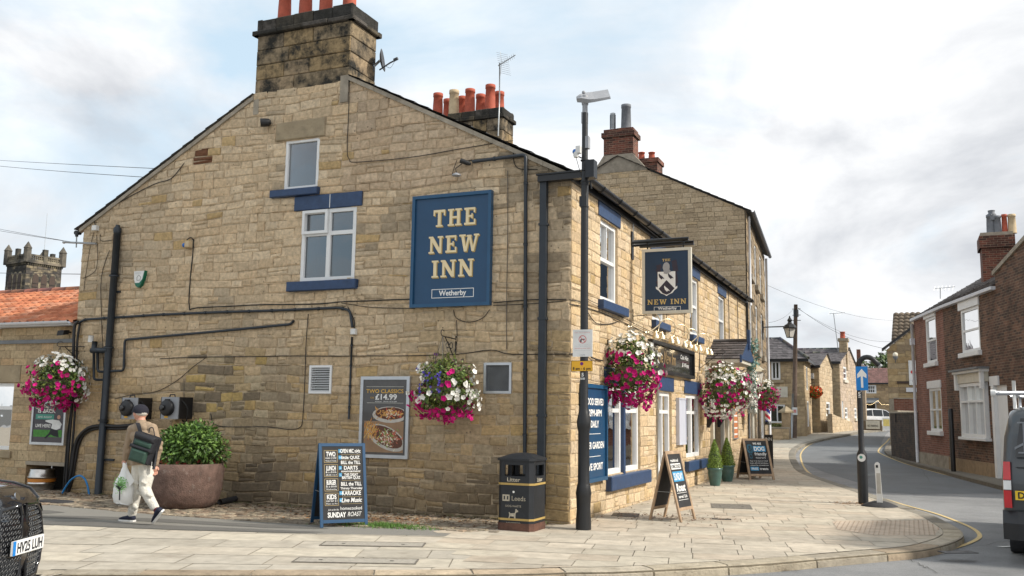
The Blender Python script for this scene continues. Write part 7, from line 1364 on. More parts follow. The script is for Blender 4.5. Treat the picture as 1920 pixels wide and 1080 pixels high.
# ------------------------------------------------------------------ SMALL THINGS ON THE GABLE
q = FG.px(263, 524, .05); t_ = thing('alarm_box', 'white and green shield-shaped alarm box on the left of the gable', 'alarm box', tuple(FG.P(*q, 0))); S_ = [(-.13, .16), (.13, .16), (.11, .02), (.05, -.12), (0, -.16), (-.06, -.13), (-.12, .0)]
m = MB(); m.fprism(FG, [(q[0] + a, q[1] + b) for a, b in S_], .02, .09, 'plastic_white'); m.build('casing', t_); m = MB(); m.fprism(FG, [(q[0] + a * 1.03, q[1] + b * 1.03) for a, b in [(.13, .16), (.14, .16), (.115, .02), (.05, -.12), (0, -.16), (-.06, -.13), (-.09, -.07), (.02, -.07), (.09, .0)]], .018, .095, 'plastic_green'); m.build('green_edge', t_)
m = MB(); hp = [(-.045, -.03), (.035, -.03), (.045, .03), (0, .075), (-.045, .03)]; m.tube([FG.P(q[0] + a, q[1] + b + .01, .092) for a, b in hp + hp[:1]], .004, 'black_iron', 4); text(m, 'Safety', FG.P(q[0] - .02, q[1] + .115, .091), X_, Z, .018, 'small_print', width=.14); m.build('logo', t_)
q = FG.px(352, 458, .1); t_ = thing('beacon', 'blue alarm beacon on a pale box above the gable cables', 'beacon', tuple(FG.P(*q, 0))); m = MB(); m.fb(FG, q[0] - .05, q[0] + .06, q[1] - .06, q[1] + .06, .02, .14, 'buff_pot', bev=.01); m.build('box', t_); m = MB(); m.ball(FG.P(q[0] - .09, q[1] - .01, .09), .045, 'lens_blue', 6); m.build('lens', t_)
def spot(px_, label, d=V((-.5, -.8, .1)), name='floodlight', mt='black_iron', r=.075):
    q = FG.px(*px_, .1); t_ = thing(name, label, 'floodlight', tuple(FG.P(*q, 0))); m = MB(); d = d.normalized(); c = FG.P(*q, .14); m.lathe([(r, -.05), (r * 1.05, .02), (r * .95, .10), (r * .5, .14)], c - d * .02, mt, 14, axis=tuple(-d)); m.build('lamp', t_); m = MB(); m.tube([FG.P(q[0] + .05, q[1], .0), c + V((.03, 0, -.02))], .025, mt, 6); m.build('arm', t_)
spot((494, 231), 'small black spotlight beside the stone lintel high on the gable', V((-.7, -.5, -.1))); spot((868, 303), 'small black spotlight above the big blue sign', V((-.8, -.4, .3)), r=.04)
q = FG.px(857, 329, .1); t_ = thing('sign_light', 'small pale light hanging over the top of the big blue sign', 'light', tuple(FG.P(*q, 0))); m = MB(); m.lathe([(.075, 0), (.07, .025), (.02, .05)], FG.P(q[0], q[1] - .01, .12), 'lamp_grey', 14); m.build('head', t_); m = MB(); m.tube([FG.P(q[0], q[1] + .03, .12), FG.P(q[0] - .03, q[1] + .12, .1), FG.P(q[0] + .05, q[1] + .22, .02)], .008, 'cable', 5); m.build('cord', t_)
p = WY(118, 625, -.05); t_ = thing('floodlight', 'square black floodlight above the hanging basket on the annexe', 'floodlight', (p.x, .1, p.z)); m = MB(); m.hexa([(p.x - .09, -.12, p.z - .05), (p.x + .06, -.10, p.z - .04), (p.x + .08, .02, p.z - .01), (p.x - .05, .0, p.z - .02), (p.x - .07, -.12, p.z + .05), (p.x + .08, -.10, p.z + .06), (p.x + .10, .02, p.z + .07), (p.x - .03, .0, p.z + .06)], 'plastic_black'); m.build('lamp', t_); m = MB(); m.tube([(p.x + .05, .1, p.z + .03), (p.x + .05, -.02, p.z + .03)], .02, 'plastic_black', 6); m.build('arm', t_)
p = WY(148, 437, -.02); t_ = thing('floodlight', 'small dark lamp under the left eaves corner of the pub', 'floodlight', (p.x, 0, p.z)); m = MB(); m.tube([p + V((-.08, -.02, .01)), p + V((.04, .0, 0))], .045, 'plastic_black', 8); m.build('lamp', t_)
# extractor units
for (x0, x1, y0, y1, xb, lab) in ((297.6, 336, 744.5, 785, 354, 'grey and black cellar cooling unit on the gable above the shrub'), (223.6, 259, 745.7, 785, 277, 'grey and black cellar cooling unit on the gable behind the walking man')):
    a0, za = FG.px(x0, y1, .38); a1, zb2 = FG.px(x1, y0, .38); t_ = thing('cooling_unit', lab, 'cooling unit', tuple(FG.P(a0, za, 0)), 'cooling units on the gable'); m = MB(); m.fb(FG, a0, a1, za, zb2, .02, .36, 'plastic_black', bev=.01); m.build('case', t_)
    m = MB(); m.fb(FG, a0 + .04, a1 - .01, za, zb2, .36, .375, 'lamp_grey'); m.build('front_panel', t_); m = MB(); cx_, cz_ = a0 + (a1 - a0) * .46, (za + zb2) / 2 + .0; m.lathe([(.145, .0), (.145, .07), (.12, .09), (.05, .10)], FG.P(cx_, cz_, .372), 'plastic_black', 18, axis=tuple(FG.N)); m.lathe([(.05, .09), (.055, .13), (.03, .14)], FG.P(cx_ - .05, cz_, .372), 'gloss_black', 10, axis=tuple(FG.N)); m.box(FG.P(cx_ - .035, 0, .43).x, -.44, cz_ + .10, FG.P(cx_ + .035, 0, 0).x, -.37, cz_ + .16, 'plastic_black'); m.build('fan', t_)
    m = MB(); m.tube([FG.P(cx_ - .06, zb2 - .02, .3), FG.P(cx_ - .04, zb2 + .045, .3), FG.P(cx_ + .06, zb2 + .045, .3), FG.P(cx_ + .08, zb2 - .02, .3)], .012, 'plastic_black', 6); m.build('handle', t_); m = MB(); m.fb(FG, cx_ - .08, cx_ + .0, za + .015, za + .05, .376, .379, 'sign_yellow'); m.build('sticker', t_); m = MB(); m.tube(smooth_path([FG.P(a1 - .02, zb2 - .05, .3), FG.P(a1 + .09, cz_, .25), FG.P(a1 + .04, za - .02, .2), FG.P(a1 - .1, za - .06, .1), FG.P(a1 - .2, za - .02, .05)], 4), .012, 'cable', 5); m.build('lead', t_)
# satellite dish and aerials
dc = WX(703, 116, -4.20); t_ = thing('satellite_dish', 'grey satellite dish mounted on the side of the big chimney', 'satellite dish', tuple(dc)); ax = V((.88, .34, .12)).normalized(); cd_ = dc + V((.12, -.02, .0)); m = MB(); m.lathe([(.02, 0), (.13, .02), (.21, .055), (.215, .06), (.13, .03), (.02, .01)], cd_, 'dish_grey', 20, axis=tuple(ax), cap=False); m.build('dish', t_)
m = MB(); e_ = WX(733, 135, cd_.x + .32); m.tube([cd_ - Z * .18, cd_ + V((.28, -.1, -.12)), cd_ + V((.40, -.13, -.10))], .014, 'dish_grey', 6); m.lathe([(.03, -.04), (.03, .04)], cd_ + V((.42, -.13, -.08)), 'dish_grey', 8, axis=(1, 0, .3)); m.tube(smooth_path([cd_ + V((.40, -.13, -.11)), cd_ + V((.30, -.11, -.22)), cd_ + V((.18, -.07, -.16))], 4), .004, 'cable', 4); m.build('feed_arm', t_); m = MB(); m.tube([dc + V((-.05, .03, -.08)), cd_], .025, 'galvanised', 6); m.tube([dc + V((-.05, .0, -.18)), dc + V((-.05, .0, .05))], .03, 'dish_grey', 6); m.build('wall_mount', t_)
ab_ = WY(934, 255, 7.2); at_ = WY(937, 118, 7.2); t_ = thing('television_aerial', 'tall television aerial mast strapped to the middle chimney', 'aerial', tuple(ab_)); m = MB(); m.tube([ab_, V(ab_).lerp(at_, .5) + V((.015, 0, 0)), at_], .016, 'galvanised', 6); m.build('mast', t_); m = MB(); d = V((.88, -.2, .28)).normalized(); c = V(at_) - Z * .05; s_ = d.cross(Z).normalized(); m.tube([c - d * .05, c + d * .52], .012, 'galvanised', 5)
for k in range(7): p = c + d * (.10 + k * .06); w_ = .09; m.tube([p - s_ * w_ * .3 - Z * w_ * .6, p + s_ * w_ * .3 + Z * w_ * .6], .005, 'galvanised', 4)
for sg_ in (-1, 1):
    for k in range(6): p = c + d * .06 + (Z * .06 * k + d * -.012 * k) * sg_; m.tube([p - s_ * .0 - V((.10, .0, -.05)), p + V((.22, 0, -.07))], .0035, 'galvanised', 4)
    m.tube([c + d * .06, c + d * .02 + Z * .34 * sg_], .006, 'galvanised', 4)
m.build('antenna', t_)
for (bx_, by_, tx_, ty2, Yq, lab) in ((1572, 660, 1563, 588, 56, 'tall thin aerial on the cottage chimney'), (1763, 560, 1763, 541, 24, 'small aerial on the brick house roof')):
    b_ = WY(bx_, by_, Yq); c = WY(tx_, ty2, Yq); t_ = thing('television_aerial', lab, 'aerial', tuple(b_)); m = MB(); m.tube([b_, c], .03 if Yq > 30 else .015, 'galvanised', 5); m.build('mast', t_); m = MB(); L_ = .75 if Yq > 30 else .5; m.tube([c + V((-L_ * .4, 0, .0)), c + V((L_, 0, .05))], .018 if Yq > 30 else .01, 'galvanised', 4)
    for k in range(6): p = c + V((-L_ * .4 + k * L_ * .25, 0, .01)); m.tube([p - V((.03, .1, .1)), p + V((.03, .1, .1))], .008, 'galvanised', 4)
    m.build('antenna', t_)
# black iron posts at the right
for (x_, yb2, yt, lab, box_) in ((1788, 884, 766, 'plain black iron post against the red brick house', False), (1689, 858, 776, 'black iron post with a square head at the boundary wall', True)):
    p = G(x_, yb2); t_ = thing('iron_post', lab, 'post', tuple(p)); zt_ = WY(x_ - 4, yt, p.y).z; m = MB(); m.lathe([(.075, 0), (.07, zt_ - .02), (.05, zt_)], (p.x, p.y, 0), 'black_iron', 12); m.build('shaft', t_)
    if box_: m = MB(); m.box(p.x - .16, p.y - .12, zt_ - .35, p.x + .16, p.y + .12, zt_, 'black_iron'); m.box(p.x - .13, p.y - .1, zt_, p.x + .13, p.y + .1, zt_ + .06, 'black_iron'); m.build('head', t_)
# far end of the street: sign disc, barrier, board
YF = 58.0; p = G(1677, 806); p = WY(1677, 806, YF); ks = thing('direction_sign', 'round blue arrow sign on a pole at the far junction', 'sign', (p.x, YF, H(YF))); c = WY(1677, 743, YF); m = MB(); m.tube([(p.x, YF + .06, .7), (c.x, YF + .06, c.z)], .05, 'galvanised', 8); m.build('pole', ks); m = MB(); rr_ = WY(1683.5, 743, YF).x - c.x; m.lathe([(rr_, -.01), (rr_, .01)], c, 'arrow_blue', 24, axis=(0, -1, 0)); dsc = m.build('disc', ks)
m = MB(); k = rr_ / .28; q = [c + V((a * k, -.02, b * k)) for a, b in [(-.17, -.025), (.04, -.025), (.0, -.10), (.06, -.10), (.18, 0), (.06, .10), (.0, .10), (.04, .025), (-.17, .025)]]; m.add(q, [tuple(t) for t in tessellate_polygon([q])], 'white_letter'); m.build('arrow', dsc)
m = MB(); z0, z1 = WY(1677, 758, YF).z, WY(1677, 751, YF).z; m.box(c.x - .14, YF - .01, z0, c.x + .14, YF + .01, z1, 'poster_white'); m.build('plate', ks); m = MB(); z0, z1 = WY(1677, 762, YF).z, WY(1677, 758.5, YF).z; m.box(c.x - .18, YF - .012, z0, c.x + .18, YF + .01, z1, 'sign_yellow'); m.build('plate', ks)
m = MB(); a = WY(1664, 778, YF + 2); b = WY(1673, 763, YF + 2); nb_ = thing('notice_board', 'dark notice board with pale posters at the far junction', 'notice board', (a.x, YF + 2, .75)); a = WY(1675, 778, YF + 2); b = WY(1683, 763, YF + 2); m.box(a.x, YF + 2, .7, b.x, YF + 2.1, b.z, 'bin_black'); m.build('frame', nb_); m = MB(); m.box(a.x + .06, YF + 1.97, a.z, b.x - .06, YF + 2, b.z - .08, 'poster_white'); m.build('posters', nb_)
YB = 62.0; a = WY(1624, 804, YB); b = WY(1652, 789, YB); br = thing('road_barrier', 'cream NO PARKING board fixed to a low wall at the far junction', 'barrier', (a.x, YB, .75)); m = MB(); m.box(a.x, YB - .06, a.z, b.x - .1, YB, b.z, 'cream_paint'); m.build('board', br); m = MB(); text(m, 'NO PARKING', ((a.x + b.x) / 2 - .05, YB - .061, a.z + .15), X_, Z, .16, 'bin_black', width=(b.x - a.x) * .7, bold=.02); text(m, 'PRIVATE CAR PARK', ((a.x + b.x) / 2 - .05, YB - .061, b.z - .14), X_, Z, .07, 'small_print', width=(b.x - a.x) * .6); m.build('lettering', br)
m = MB(); c = WY(1616, 797, YB); d = WY(1622, 788, YB); m.box(c.x - .3, YB + .1, .7, b.x + .05, YB + .35, b.z - .02, 'sandstone_far', (.22, .17, .12)); m.box(c.x - .3, YB + .05, b.z - .02, b.x + .1, YB + .4, b.z + .07, 'concrete'); lw = m.build('low_wall', origin=(c.x, YB + .2, .75)); tag(lw, 'low stone wall behind the NO PARKING board', 'wall')
a = WY(1655, 806, YB - 1); b = WY(1669, 783, YB - 1); yb2 = thing('a_board', 'pale yellow and white A-board at the far junction', 'a-board', (a.x, YB - 1, .72)); m = MB(); m.prism([(a.x, YB - 1.1, .74), (b.x, YB - 1.1, .74), (b.x, YB - .9, b.z), (a.x, YB - .9, b.z)], (0, .05, 0), 'poster_white'); m.prism([(a.x, YB - .6, .74), (b.x, YB - .6, .74), (b.x, YB - .8, b.z), (a.x, YB - .8, b.z)], (0, .05, 0), 'poster_white'); m.build('panels', yb2); mat('pale_yellow', (.66, .55, .18), rough=.6); m = MB(); zz = .74 + (b.z - .74) * .35; m.add([(a.x + .06, YB - 1.04, zz), (b.x - .06, YB - 1.04, zz), (b.x - .06, YB - .925, b.z - .12), (a.x + .06, YB - .925, b.z - .12)], [(0, 1, 2, 3)], 'pale_yellow'); m.build('print', yb2)
# ------------------------------------------------------------------ FLOWERS AND PLANTS
WH, MG, PU, DP = (.78, .77, .72), (.52, .010, .17), (.085, .05, .32), (.07, .01, .10)
def bloom(mb, p, n, r, col, rnd):
    n = n.normalized(); x = n.orthogonal().normalized(); y = n.cross(x); a0 = rnd.uniform(0, 6.28); vs = [p - n * r * .35]
    for k in range(10): a = a0 + k * math.pi / 5; q = r * (1.0 if k % 2 == 0 else .80); vs.append(p + (x * math.cos(a) + y * math.sin(a)) * q + n * rnd.uniform(-.1, .15) * r)
    k_ = rnd.uniform(.82, 1.1); c = tuple(v * k_ for v in col); mb.add(vs, [(0, 1 + k, 1 + (k + 1) % 10) for k in range(10)], 'petal', c)
def basket(name_label, c, rx, rz, seed, nb=330, bracket=None, purple=0.0, top=.35, group='hanging baskets of petunias', mixd=0.0, view=V((.2, -1, 0)), size=.036, nl=3000, whiteamt=1.0):
    rnd = random.Random(seed); c = V(c); t_ = thing('hanging_basket', name_label, 'hanging basket', tuple(c), group)
    def surf():
        d = V((rnd.gauss(0, 1), rnd.gauss(0, 1), rnd.gauss(0, 1))).normalized(); h = d.z
        w_ = 1.0 + (.06 if h < 0 else -.08) + .5 * noise.noise(V((d.x * 1.7 + seed, d.y * 1.7, d.z * 1.9)))
        dz = h * rz * (1.05 + .12 * noise.noise(V((d.x * 2.2, d.y * 2.2, seed))))
        return d, c + V((d.x * rx * w_, d.y * rx * .8 * w_, dz - (.10 * rz if h < 0 else 0)))
    lf_ = MB(); cols = [(.11, .17, .03), (.07, .12, .025), (.17, .22, .04), (.05, .09, .02)]
    for _ in range(nl):
        d, p = surf(); p = c + (p - c) * rnd.uniform(.45, 1.0); a = V((rnd.gauss(0, 1), rnd.gauss(0, 1), rnd.gauss(0, 1))).normalized() * rnd.uniform(.02, .04); b_ = a.cross(d).normalized() * a.length * .5; k = rnd.uniform(.55, 1.3); lf_.add([p - a, p - b_, p + a, p + b_], [(0, 1, 2, 3)], 'leaf', tuple(x * k for x in rnd.choice(cols)))
    mg_, wt_, pp_ = MB(), MB(), MB()
    cl = []                                         # blooms come in drifts of one colour
    size *= 1.22; nb = int(nb * 1.08)
    for _ in range(26):
        d, p = surf(); h = d.z
        if h > top: k = 'w' if rnd.random() < .9 else 'm'
        elif h > -.15: k = 'w' if rnd.random() < .42 * whiteamt else 'm'
        else: k = 'm' if rnd.random() < .74 else 'w'
        cl.append((d, k))
    if purple: cl = [(V(q).normalized(), k) for q, k in (((-1, -.4, .35), 'w'), ((-.9, -.7, .1), 'w'), ((-1, -.2, -.4), 'm'), ((-.6, -.8, -.6), 'm'), ((.1, -1, -.25), 'w'), ((.5, -.8, -.15), 'w'), ((.2, -1, -.75), 'm'), ((.45, -1, .12), 'm'), ((.95, -.4, -.35), 'w'), ((.8, -.5, .5), 'g'), ((.3, -.6, .8), 'g'), ((-.2, -.5, .9), 'g'), ((1, .2, .1), 'w'), ((.6, -.5, -.8), 'm'), ((0, 1, 0), 'm'), ((0, .6, .8), 'g'))]
    for i in range(nb):
        d, p = surf(); k = max(cl, key=lambda q: q[0].dot(d) + rnd.uniform(-.05, .05))[1]
        if k == 'g' or (d.z > top + .25 and rnd.random() < .25): continue
        if -.1 < d.z < top and rnd.random() < .25: continue
        p = c + (p - c) * rnd.uniform(.96, 1.10)
        if purple and V((d.x, d.y, 0)).dot(view) > .05 and -.15 < d.z < .62 and abs(d.x + .12) < purple: 
            bloom(pp_, p, d + V((0, 0, .1)), size * .5, PU, rnd); bloom(pp_, p + V((rnd.gauss(0, .03), -.01, rnd.gauss(0, .03))), d, size * .45, (.12, .09, .42), rnd); continue
        bloom(wt_ if k == 'w' else mg_, p, d + V((rnd.gauss(0, .3), rnd.gauss(0, .3), rnd.gauss(0, .3))), size * rnd.uniform(.75, 1.15), WH if k == 'w' else (MG if rnd.random() < .85 else (.30, .01, .14)), rnd)
    for _ in range(11):                              # trailing strands under the basket
        a = rnd.uniform(0, 6.28); r_ = rx * rnd.uniform(.3, .85); p = c + V((math.cos(a) * r_, math.sin(a) * r_ * .8, -rz * .85)); L_ = rz * rnd.uniform(.15, .5)
        for k in range(10):
            q = p + V((rnd.gauss(0, .02), rnd.gauss(0, .02), -L_ * k / 10)); bloom(mg_ if rnd.random() < .75 else wt_, q, V((rnd.gauss(0, 1), rnd.gauss(0, 1), -.2)), size * .9, MG, rnd) if k % 2 else None
            for _k in range(4): a2 = V((rnd.gauss(0, 1), rnd.gauss(0, 1), rnd.gauss(0, 1))).normalized() * .03; lf_.add([q - a2, q + V((.012, 0, 0)), q + a2], [(0, 1, 2)], 'leaf', rnd.choice(cols))
    if purple:
        for _ in range(60):
            q = c + V((rnd.gauss(0, .14), rnd.gauss(0, .1), rz * rnd.uniform(.7, 1.15))); bloom(pp_, q, V((rnd.gauss(0, 1), -1, .4)), size * .6, DP, rnd) if rnd.random() < .3 else None
            for _k in range(5): a2 = V((rnd.gauss(0, .6), rnd.gauss(0, .6), 1)).normalized() * .05; lf_.add([q - a2, q + V((.008, 0, 0)), q + a2], [(0, 1, 2)], 'leaf', (.20, .22, .05))
    lf_.build('foliage', t_); mg_.build('magenta_flowers', t_)['kind'] = 'stuff'; wt_.build('white_flowers', t_)['kind'] = 'stuff'
    if purple: pp_.build('purple_flowers', t_)['kind'] = 'stuff'
    m = MB(); m.lathe([(.05, -rz * .62), (.2, -rz * .5), (.26, -rz * .15), (.27, 0)], c, 'soil', 14); m.build('basket', t_)
    if bracket:
        wall, out = V(bracket[0]), V(bracket[1]); m = MB(); up_ = wall + Z * .0; m.tube([wall + Z * .05, wall - Z * .42], .012, 'black_iron', 6); m.tube([wall, out], .010, 'black_iron', 6); m.tube([wall - Z * .36, wall.lerp(out, .82)], .009, 'black_iron', 6); d = (out - wall).normalized()
        m.tube([out + d * .06 * math.sin(a) + Z * (.05 - .05 * math.cos(a)) for a in [k * .5 for k in range(9)]], .007, 'black_iron', 5)
        for k in range(2): o = wall.lerp(out, .35 + .25 * k) - Z * .12; m.tube([o + d * .05 * math.cos(a) + Z * .05 * math.sin(a) for a in [q * .6 for q in range(10)]], .006, 'black_iron', 5)
        m.build('bracket', t_); m = MB()
        for k in range(4): a = k * math.pi / 2 + .4; m.tube([out, c + V((.25 * math.cos(a), .25 * math.sin(a), 0))], .004, 'black_iron', 4)
        m.build('chains', t_)
    return t_
c = WY(832, 724, -.50); q0 = WY(855, 636, 0); q1 = WY(830, 630, -.48); basket('hanging basket with a violet patch and white and magenta petunias on the gable', c, .57, .44, 3, 430, (q0, q1), purple=.42, top=.5, size=.038)
c = WY(108, 712, -.42); q0 = WY(160, 650, 0); q1 = WY(113, 650, -.42); basket('hanging basket of magenta and white petunias in front of the annexe poster', c, .62, .46, 8, 400, (q0, q1), top=.45, size=.038)
c = WY(1182, 688, 1.95); q0 = WX(1140, 642, .02); basket('largest hanging basket, white above and magenta below, beside the lamp post', c, .50, .56, 11, 420, (q0, (c.x, 1.95, q0.z - .02)), top=.2, size=.038)
c = WY(1356, 728, 9.6); basket('hanging basket of white and magenta petunias in front of the slate canopy', c, .60, .62, 15, 460, ((.02, 9.6, c.z + .85), (c.x, 9.6, c.z + .85)), top=.25, size=.040)
c = WY(1398, 728, 13.0); basket('smaller mixed petunia basket hanging by the white canopy post', c, .38, .48, 19, 240, ((.86, 12.4, 2.95), (c.x, 13.0, c.z + .62)), top=.3, size=.038, nl=1400)
c = WY(1433, 738, 16.2); basket('dull red and green hanging basket beside the barber pole', c, .40, .42, 23, 260, ((.02, 16.2, c.z + .62), (c.x, 16.2, c.z + .62)), top=.9, size=.036, nl=1800, whiteamt=.6)
for p_, lab in (((.88, 12.35), 'garland of white and green flowers wound round the canopy post'),):
    t_ = thing('flower_garland', lab, 'garland', (p_[0], p_[1], 2.2)); m = MB(); w_ = MB(); rnd = random.Random(5); mat('garland_leaf', (.12, .24, .20), rough=.6, var=.3)
    for k in range(700):
        z_ = rnd.uniform(1.75, 3.75); rr_ = .13 * (1 if z_ < 3 else 1.7); a = rnd.uniform(0, 6.28); q = V((p_[0] + rr_ * math.cos(a) * rnd.uniform(.5, 1), p_[1] + rr_ * math.sin(a), z_)); d = V((math.cos(a), math.sin(a), rnd.uniform(-.3, .6)))
        if z_ < 2.9 and rnd.random() < .6: bloom(w_, q, d, .045, (.70, .70, .64), rnd)
        else: a2 = V((rnd.gauss(0, 1), rnd.gauss(0, 1), rnd.gauss(0, 1))).normalized() * .05; b2 = a2.cross(d).normalized() * .02; m.add([q - a2, q - b2, q + a2, q + b2], [(0, 1, 2, 3)], 'garland_leaf')
    m.build('foliage', t_); w_.build('white_flowers', t_)['kind'] = 'stuff'
# orange basket far along the lane
c = WY(1528, 735, 45.5); t_ = thing('hanging_basket', 'small basket of orange flowers on the hip-roofed house far along the lane', 'hanging basket', tuple(c)); m = MB(); o_ = MB(); rnd = random.Random(2)
for k in range(900):
    d = V((rnd.gauss(0, 1), rnd.gauss(0, 1), rnd.gauss(0, 1))).normalized(); q = c + V((d.x * .45, d.y * .4, d.z * .38)) * rnd.uniform(.7, 1.1)
    if rnd.random() < (.65 if d.z > -.2 or d.x > .3 else .25): bloom(o_, q, d, .06, rnd.choice([(.62, .10, .03), (.70, .17, .06), (.50, .06, .02)]), rnd)
    else: a2 = V((rnd.gauss(0, 1), rnd.gauss(0, 1), rnd.gauss(0, 1))).normalized() * .08; b2 = a2.cross(d).normalized() * .035; m.add([q - a2, q - b2, q + a2, q + b2], [(0, 1, 2, 3)], 'leaf', (.07, .13, .02))
m.build('foliage', t_); o_.build('orange_flowers', t_)['kind'] = 'stuff'; m = MB(); m.tube([c + V((-.55, .5, .5)), c + V((0, 0, .55)), c], .015, 'black_iron', 5); m.build('bracket', t_)
# big round planter with shrub
pc = WY(351, 868, -1.02); pl = thing('stone_planter', 'large round reddish concrete planter standing on the setts by the gable', 'planter', (pc.x, -1.02, 0)); rL = WY(290, 868, -1.02).x; rR = WY(407, 868, -1.02).x; rr_ = (rR - rL) / 2 * .98; zr = pc.z
m = MB(); m.lathe([(rr_ * .62, 0), (rr_ * .74, .03), (rr_ * .88, .14), (rr_ * .94, .32), (rr_ * .965, zr * .75), (rr_, zr), (rr_ * .93, zr + .005), (rr_ * .90, zr - .08)], ((rL + rR) / 2, -1.02, 0), 'planter_stone', 40, cap=False); m.build('pot', pl)
m = MB(); n = 28; m.add([((rL + rR) / 2 + rr_ * .91 * math.cos(2 * math.pi * k / n), -1.02 + rr_ * .91 * math.sin(2 * math.pi * k / n), zr - .05) for k in range(n)], [tuple(range(n))], 'soil'); m.build('soil', pl)
m = MB(); rnd = random.Random(8)
for k in range(160): a = rnd.uniform(0, 6.28); r_ = rr_ * rnd.uniform(.5, .9); q = V(((rL + rR) / 2 + r_ * math.cos(a), -1.02 + r_ * math.sin(a), zr + rnd.uniform(-.03, .06))); bloom(m, q, V((rnd.gauss(0, 1), -1, 1)), .035, rnd.choice([(.20, .03, .02), (.12, .03, .02), (.08, .10, .03)]), rnd)
m.build('red_bedding', pl)
sh_ = thing('shrub', 'glossy green evergreen shrub growing in the round planter', 'shrub', ((rL + rR) / 2 + .03, -1.02, zr)); m = MB(); sc = V(((rL + rR) / 2 + .05, -1.02, zr + .30)); rnd = random.Random(9)
for k in range(9): a = rnd.uniform(0, 6.28); m.tube([(sc.x, sc.y, zr - .05), (sc.x + .2 * math.cos(a), sc.y + .2 * math.sin(a), zr + .25), (sc.x + .5 * math.cos(a), sc.y + .42 * math.sin(a), zr + .5)], [.022, .016, .007], 'dark_wood', 5)
m.build('stems', sh_); m = MB()
lobes = [(V((.44 * math.cos(k * 2.4) * (.3 + .7 * (k % 3) / 2), .34 * math.sin(k * 2.4) * (.3 + .7 * (k % 3) / 2), rnd.uniform(-.10, .15) - .10 * (k % 3 == 2))), rnd.uniform(.20, .29)) for k in range(20)]
for k in range(7500):
    o, q_ = rnd.choice(lobes); d = V((rnd.gauss(0, 1), rnd.gauss(0, 1), rnd.gauss(.2, 1))).normalized(); p = sc + o + d * q_ * rnd.uniform(.6, 1.05)
    if p.z < zr - .02: continue
    ax_ = (d + V((rnd.gauss(0, .6), rnd.gauss(0, .6), rnd.gauss(-.1, .5)))).normalized(); L_ = rnd.uniform(.06, .105); sd_ = ax_.cross(d + V((.01, .02, .3))).normalized() * L_ * .24; kk = rnd.uniform(.6, 1.35); c_ = rnd.choice([(.075, .15, .03), (.10, .19, .035), (.05, .10, .02), (.14, .24, .05)]); mid_ = p + ax_ * L_ * .5 + d * .006
    m.add([p, mid_ - sd_, p + ax_ * L_ - Z * .008, mid_ + sd_, mid_], [(0, 1, 4), (1, 2, 4), (2, 3, 4), (3, 0, 4)], 'leaf', tuple(x * kk for x in c_))
m.build('foliage', sh_)
# topiary cones in glazed pots
for (px_, py_, top, lab) in ((1340.5, 912, 824, 'clipped cone topiary in a green glazed pot, the nearer of the pair by the entrance'), (1363.5, 904, 821, 'clipped cone topiary in a green glazed pot, the farther of the pair by the entrance')):
    g0 = G(px_, py_); t_ = thing('topiary', lab, 'potted topiary', tuple(g0), 'topiary cones in pots'); y_ = g0.y + .2; s_ = 1.0; zt_ = WY(px_, 877 if py_ > 908 else 872, y_).z; ztp = WY(px_, top, y_).z; xx = WY(px_, 890, y_).x; r_ = WY(px_ + 14, 880, y_).x - xx
    m = MB(); m.lathe([(r_ * .62, 0), (r_ * .78, .10), (r_ * .95, zt_ * .7), (r_ * .93, zt_ - .06), (r_ * 1.03, zt_ - .04), (r_ * 1.03, zt_), (r_ * .88, zt_), (r_ * .85, zt_ - .05)], (xx, y_, 0), 'glazed_pot', 24); m.build('pot', t_)
    m = MB(); rnd = random.Random(int(px_)); m.lathe([(r_ * .72, zt_ - .02), (r_ * .68, zt_ + .3), (r_ * .1, ztp - .06)], (xx, y_, 0), 'leaf', 14, (.03, .05, .012))
    for k in range(3200):
        u_ = rnd.random() ** 1.3; z_ = zt_ + (ztp - zt_) * u_; rad = r_ * (.86 * (1 - u_ ** 1.5) + .06) * rnd.uniform(.86, 1.12) * (1 + .12 * math.sin(7 * u_ + a * 3)); a = rnd.uniform(0, 6.28); q = V((xx + rad * math.cos(a), y_ + rad * math.sin(a), z_)); d = V((math.cos(a), math.sin(a), .4)); a2 = V((rnd.gauss(0, 1), rnd.gauss(0, 1), rnd.gauss(0, 1))).normalized() * .016; b2 = a2.cross(d).normalized() * .010; kk = rnd.uniform(.5, 1.4); m.add([q - a2, q - b2, q + a2, q + b2], [(0, 1, 2, 3)], 'leaf', tuple(x * kk for x in (.15, .23, .03)))
    m.build('foliage', t_)
# hedge behind the garden wall
hb = WY(1457, 802, 39.6); t_ = thing('hedge', 'low clipped green hedge behind the rough garden wall', 'hedge', (hb.x, 39.6, .5)); m = MB(); rnd = random.Random(3); m.box(hb.x - 1.6, 39.35, .6, hb.x + .35, 39.8, hb.z + .05, 'leaf', (.03, .05, .015))
for k in range(1800): q = V((hb.x + rnd.uniform(-1.7, .42), 39.3 + rnd.uniform(0, .6), hb.z + rnd.uniform(-.45, .22))); a2 = V((rnd.gauss(0, 1), rnd.gauss(0, 1), rnd.gauss(0, 1))).normalized() * .05; b2 = a2.orthogonal().normalized() * .03; kk = rnd.uniform(.5, 1.3); m.add([q - a2, q - b2, q + a2, q + b2], [(0, 1, 2, 3)], 'leaf', tuple(x * kk for x in (.12, .15, .03)))
m.build('foliage', t_)
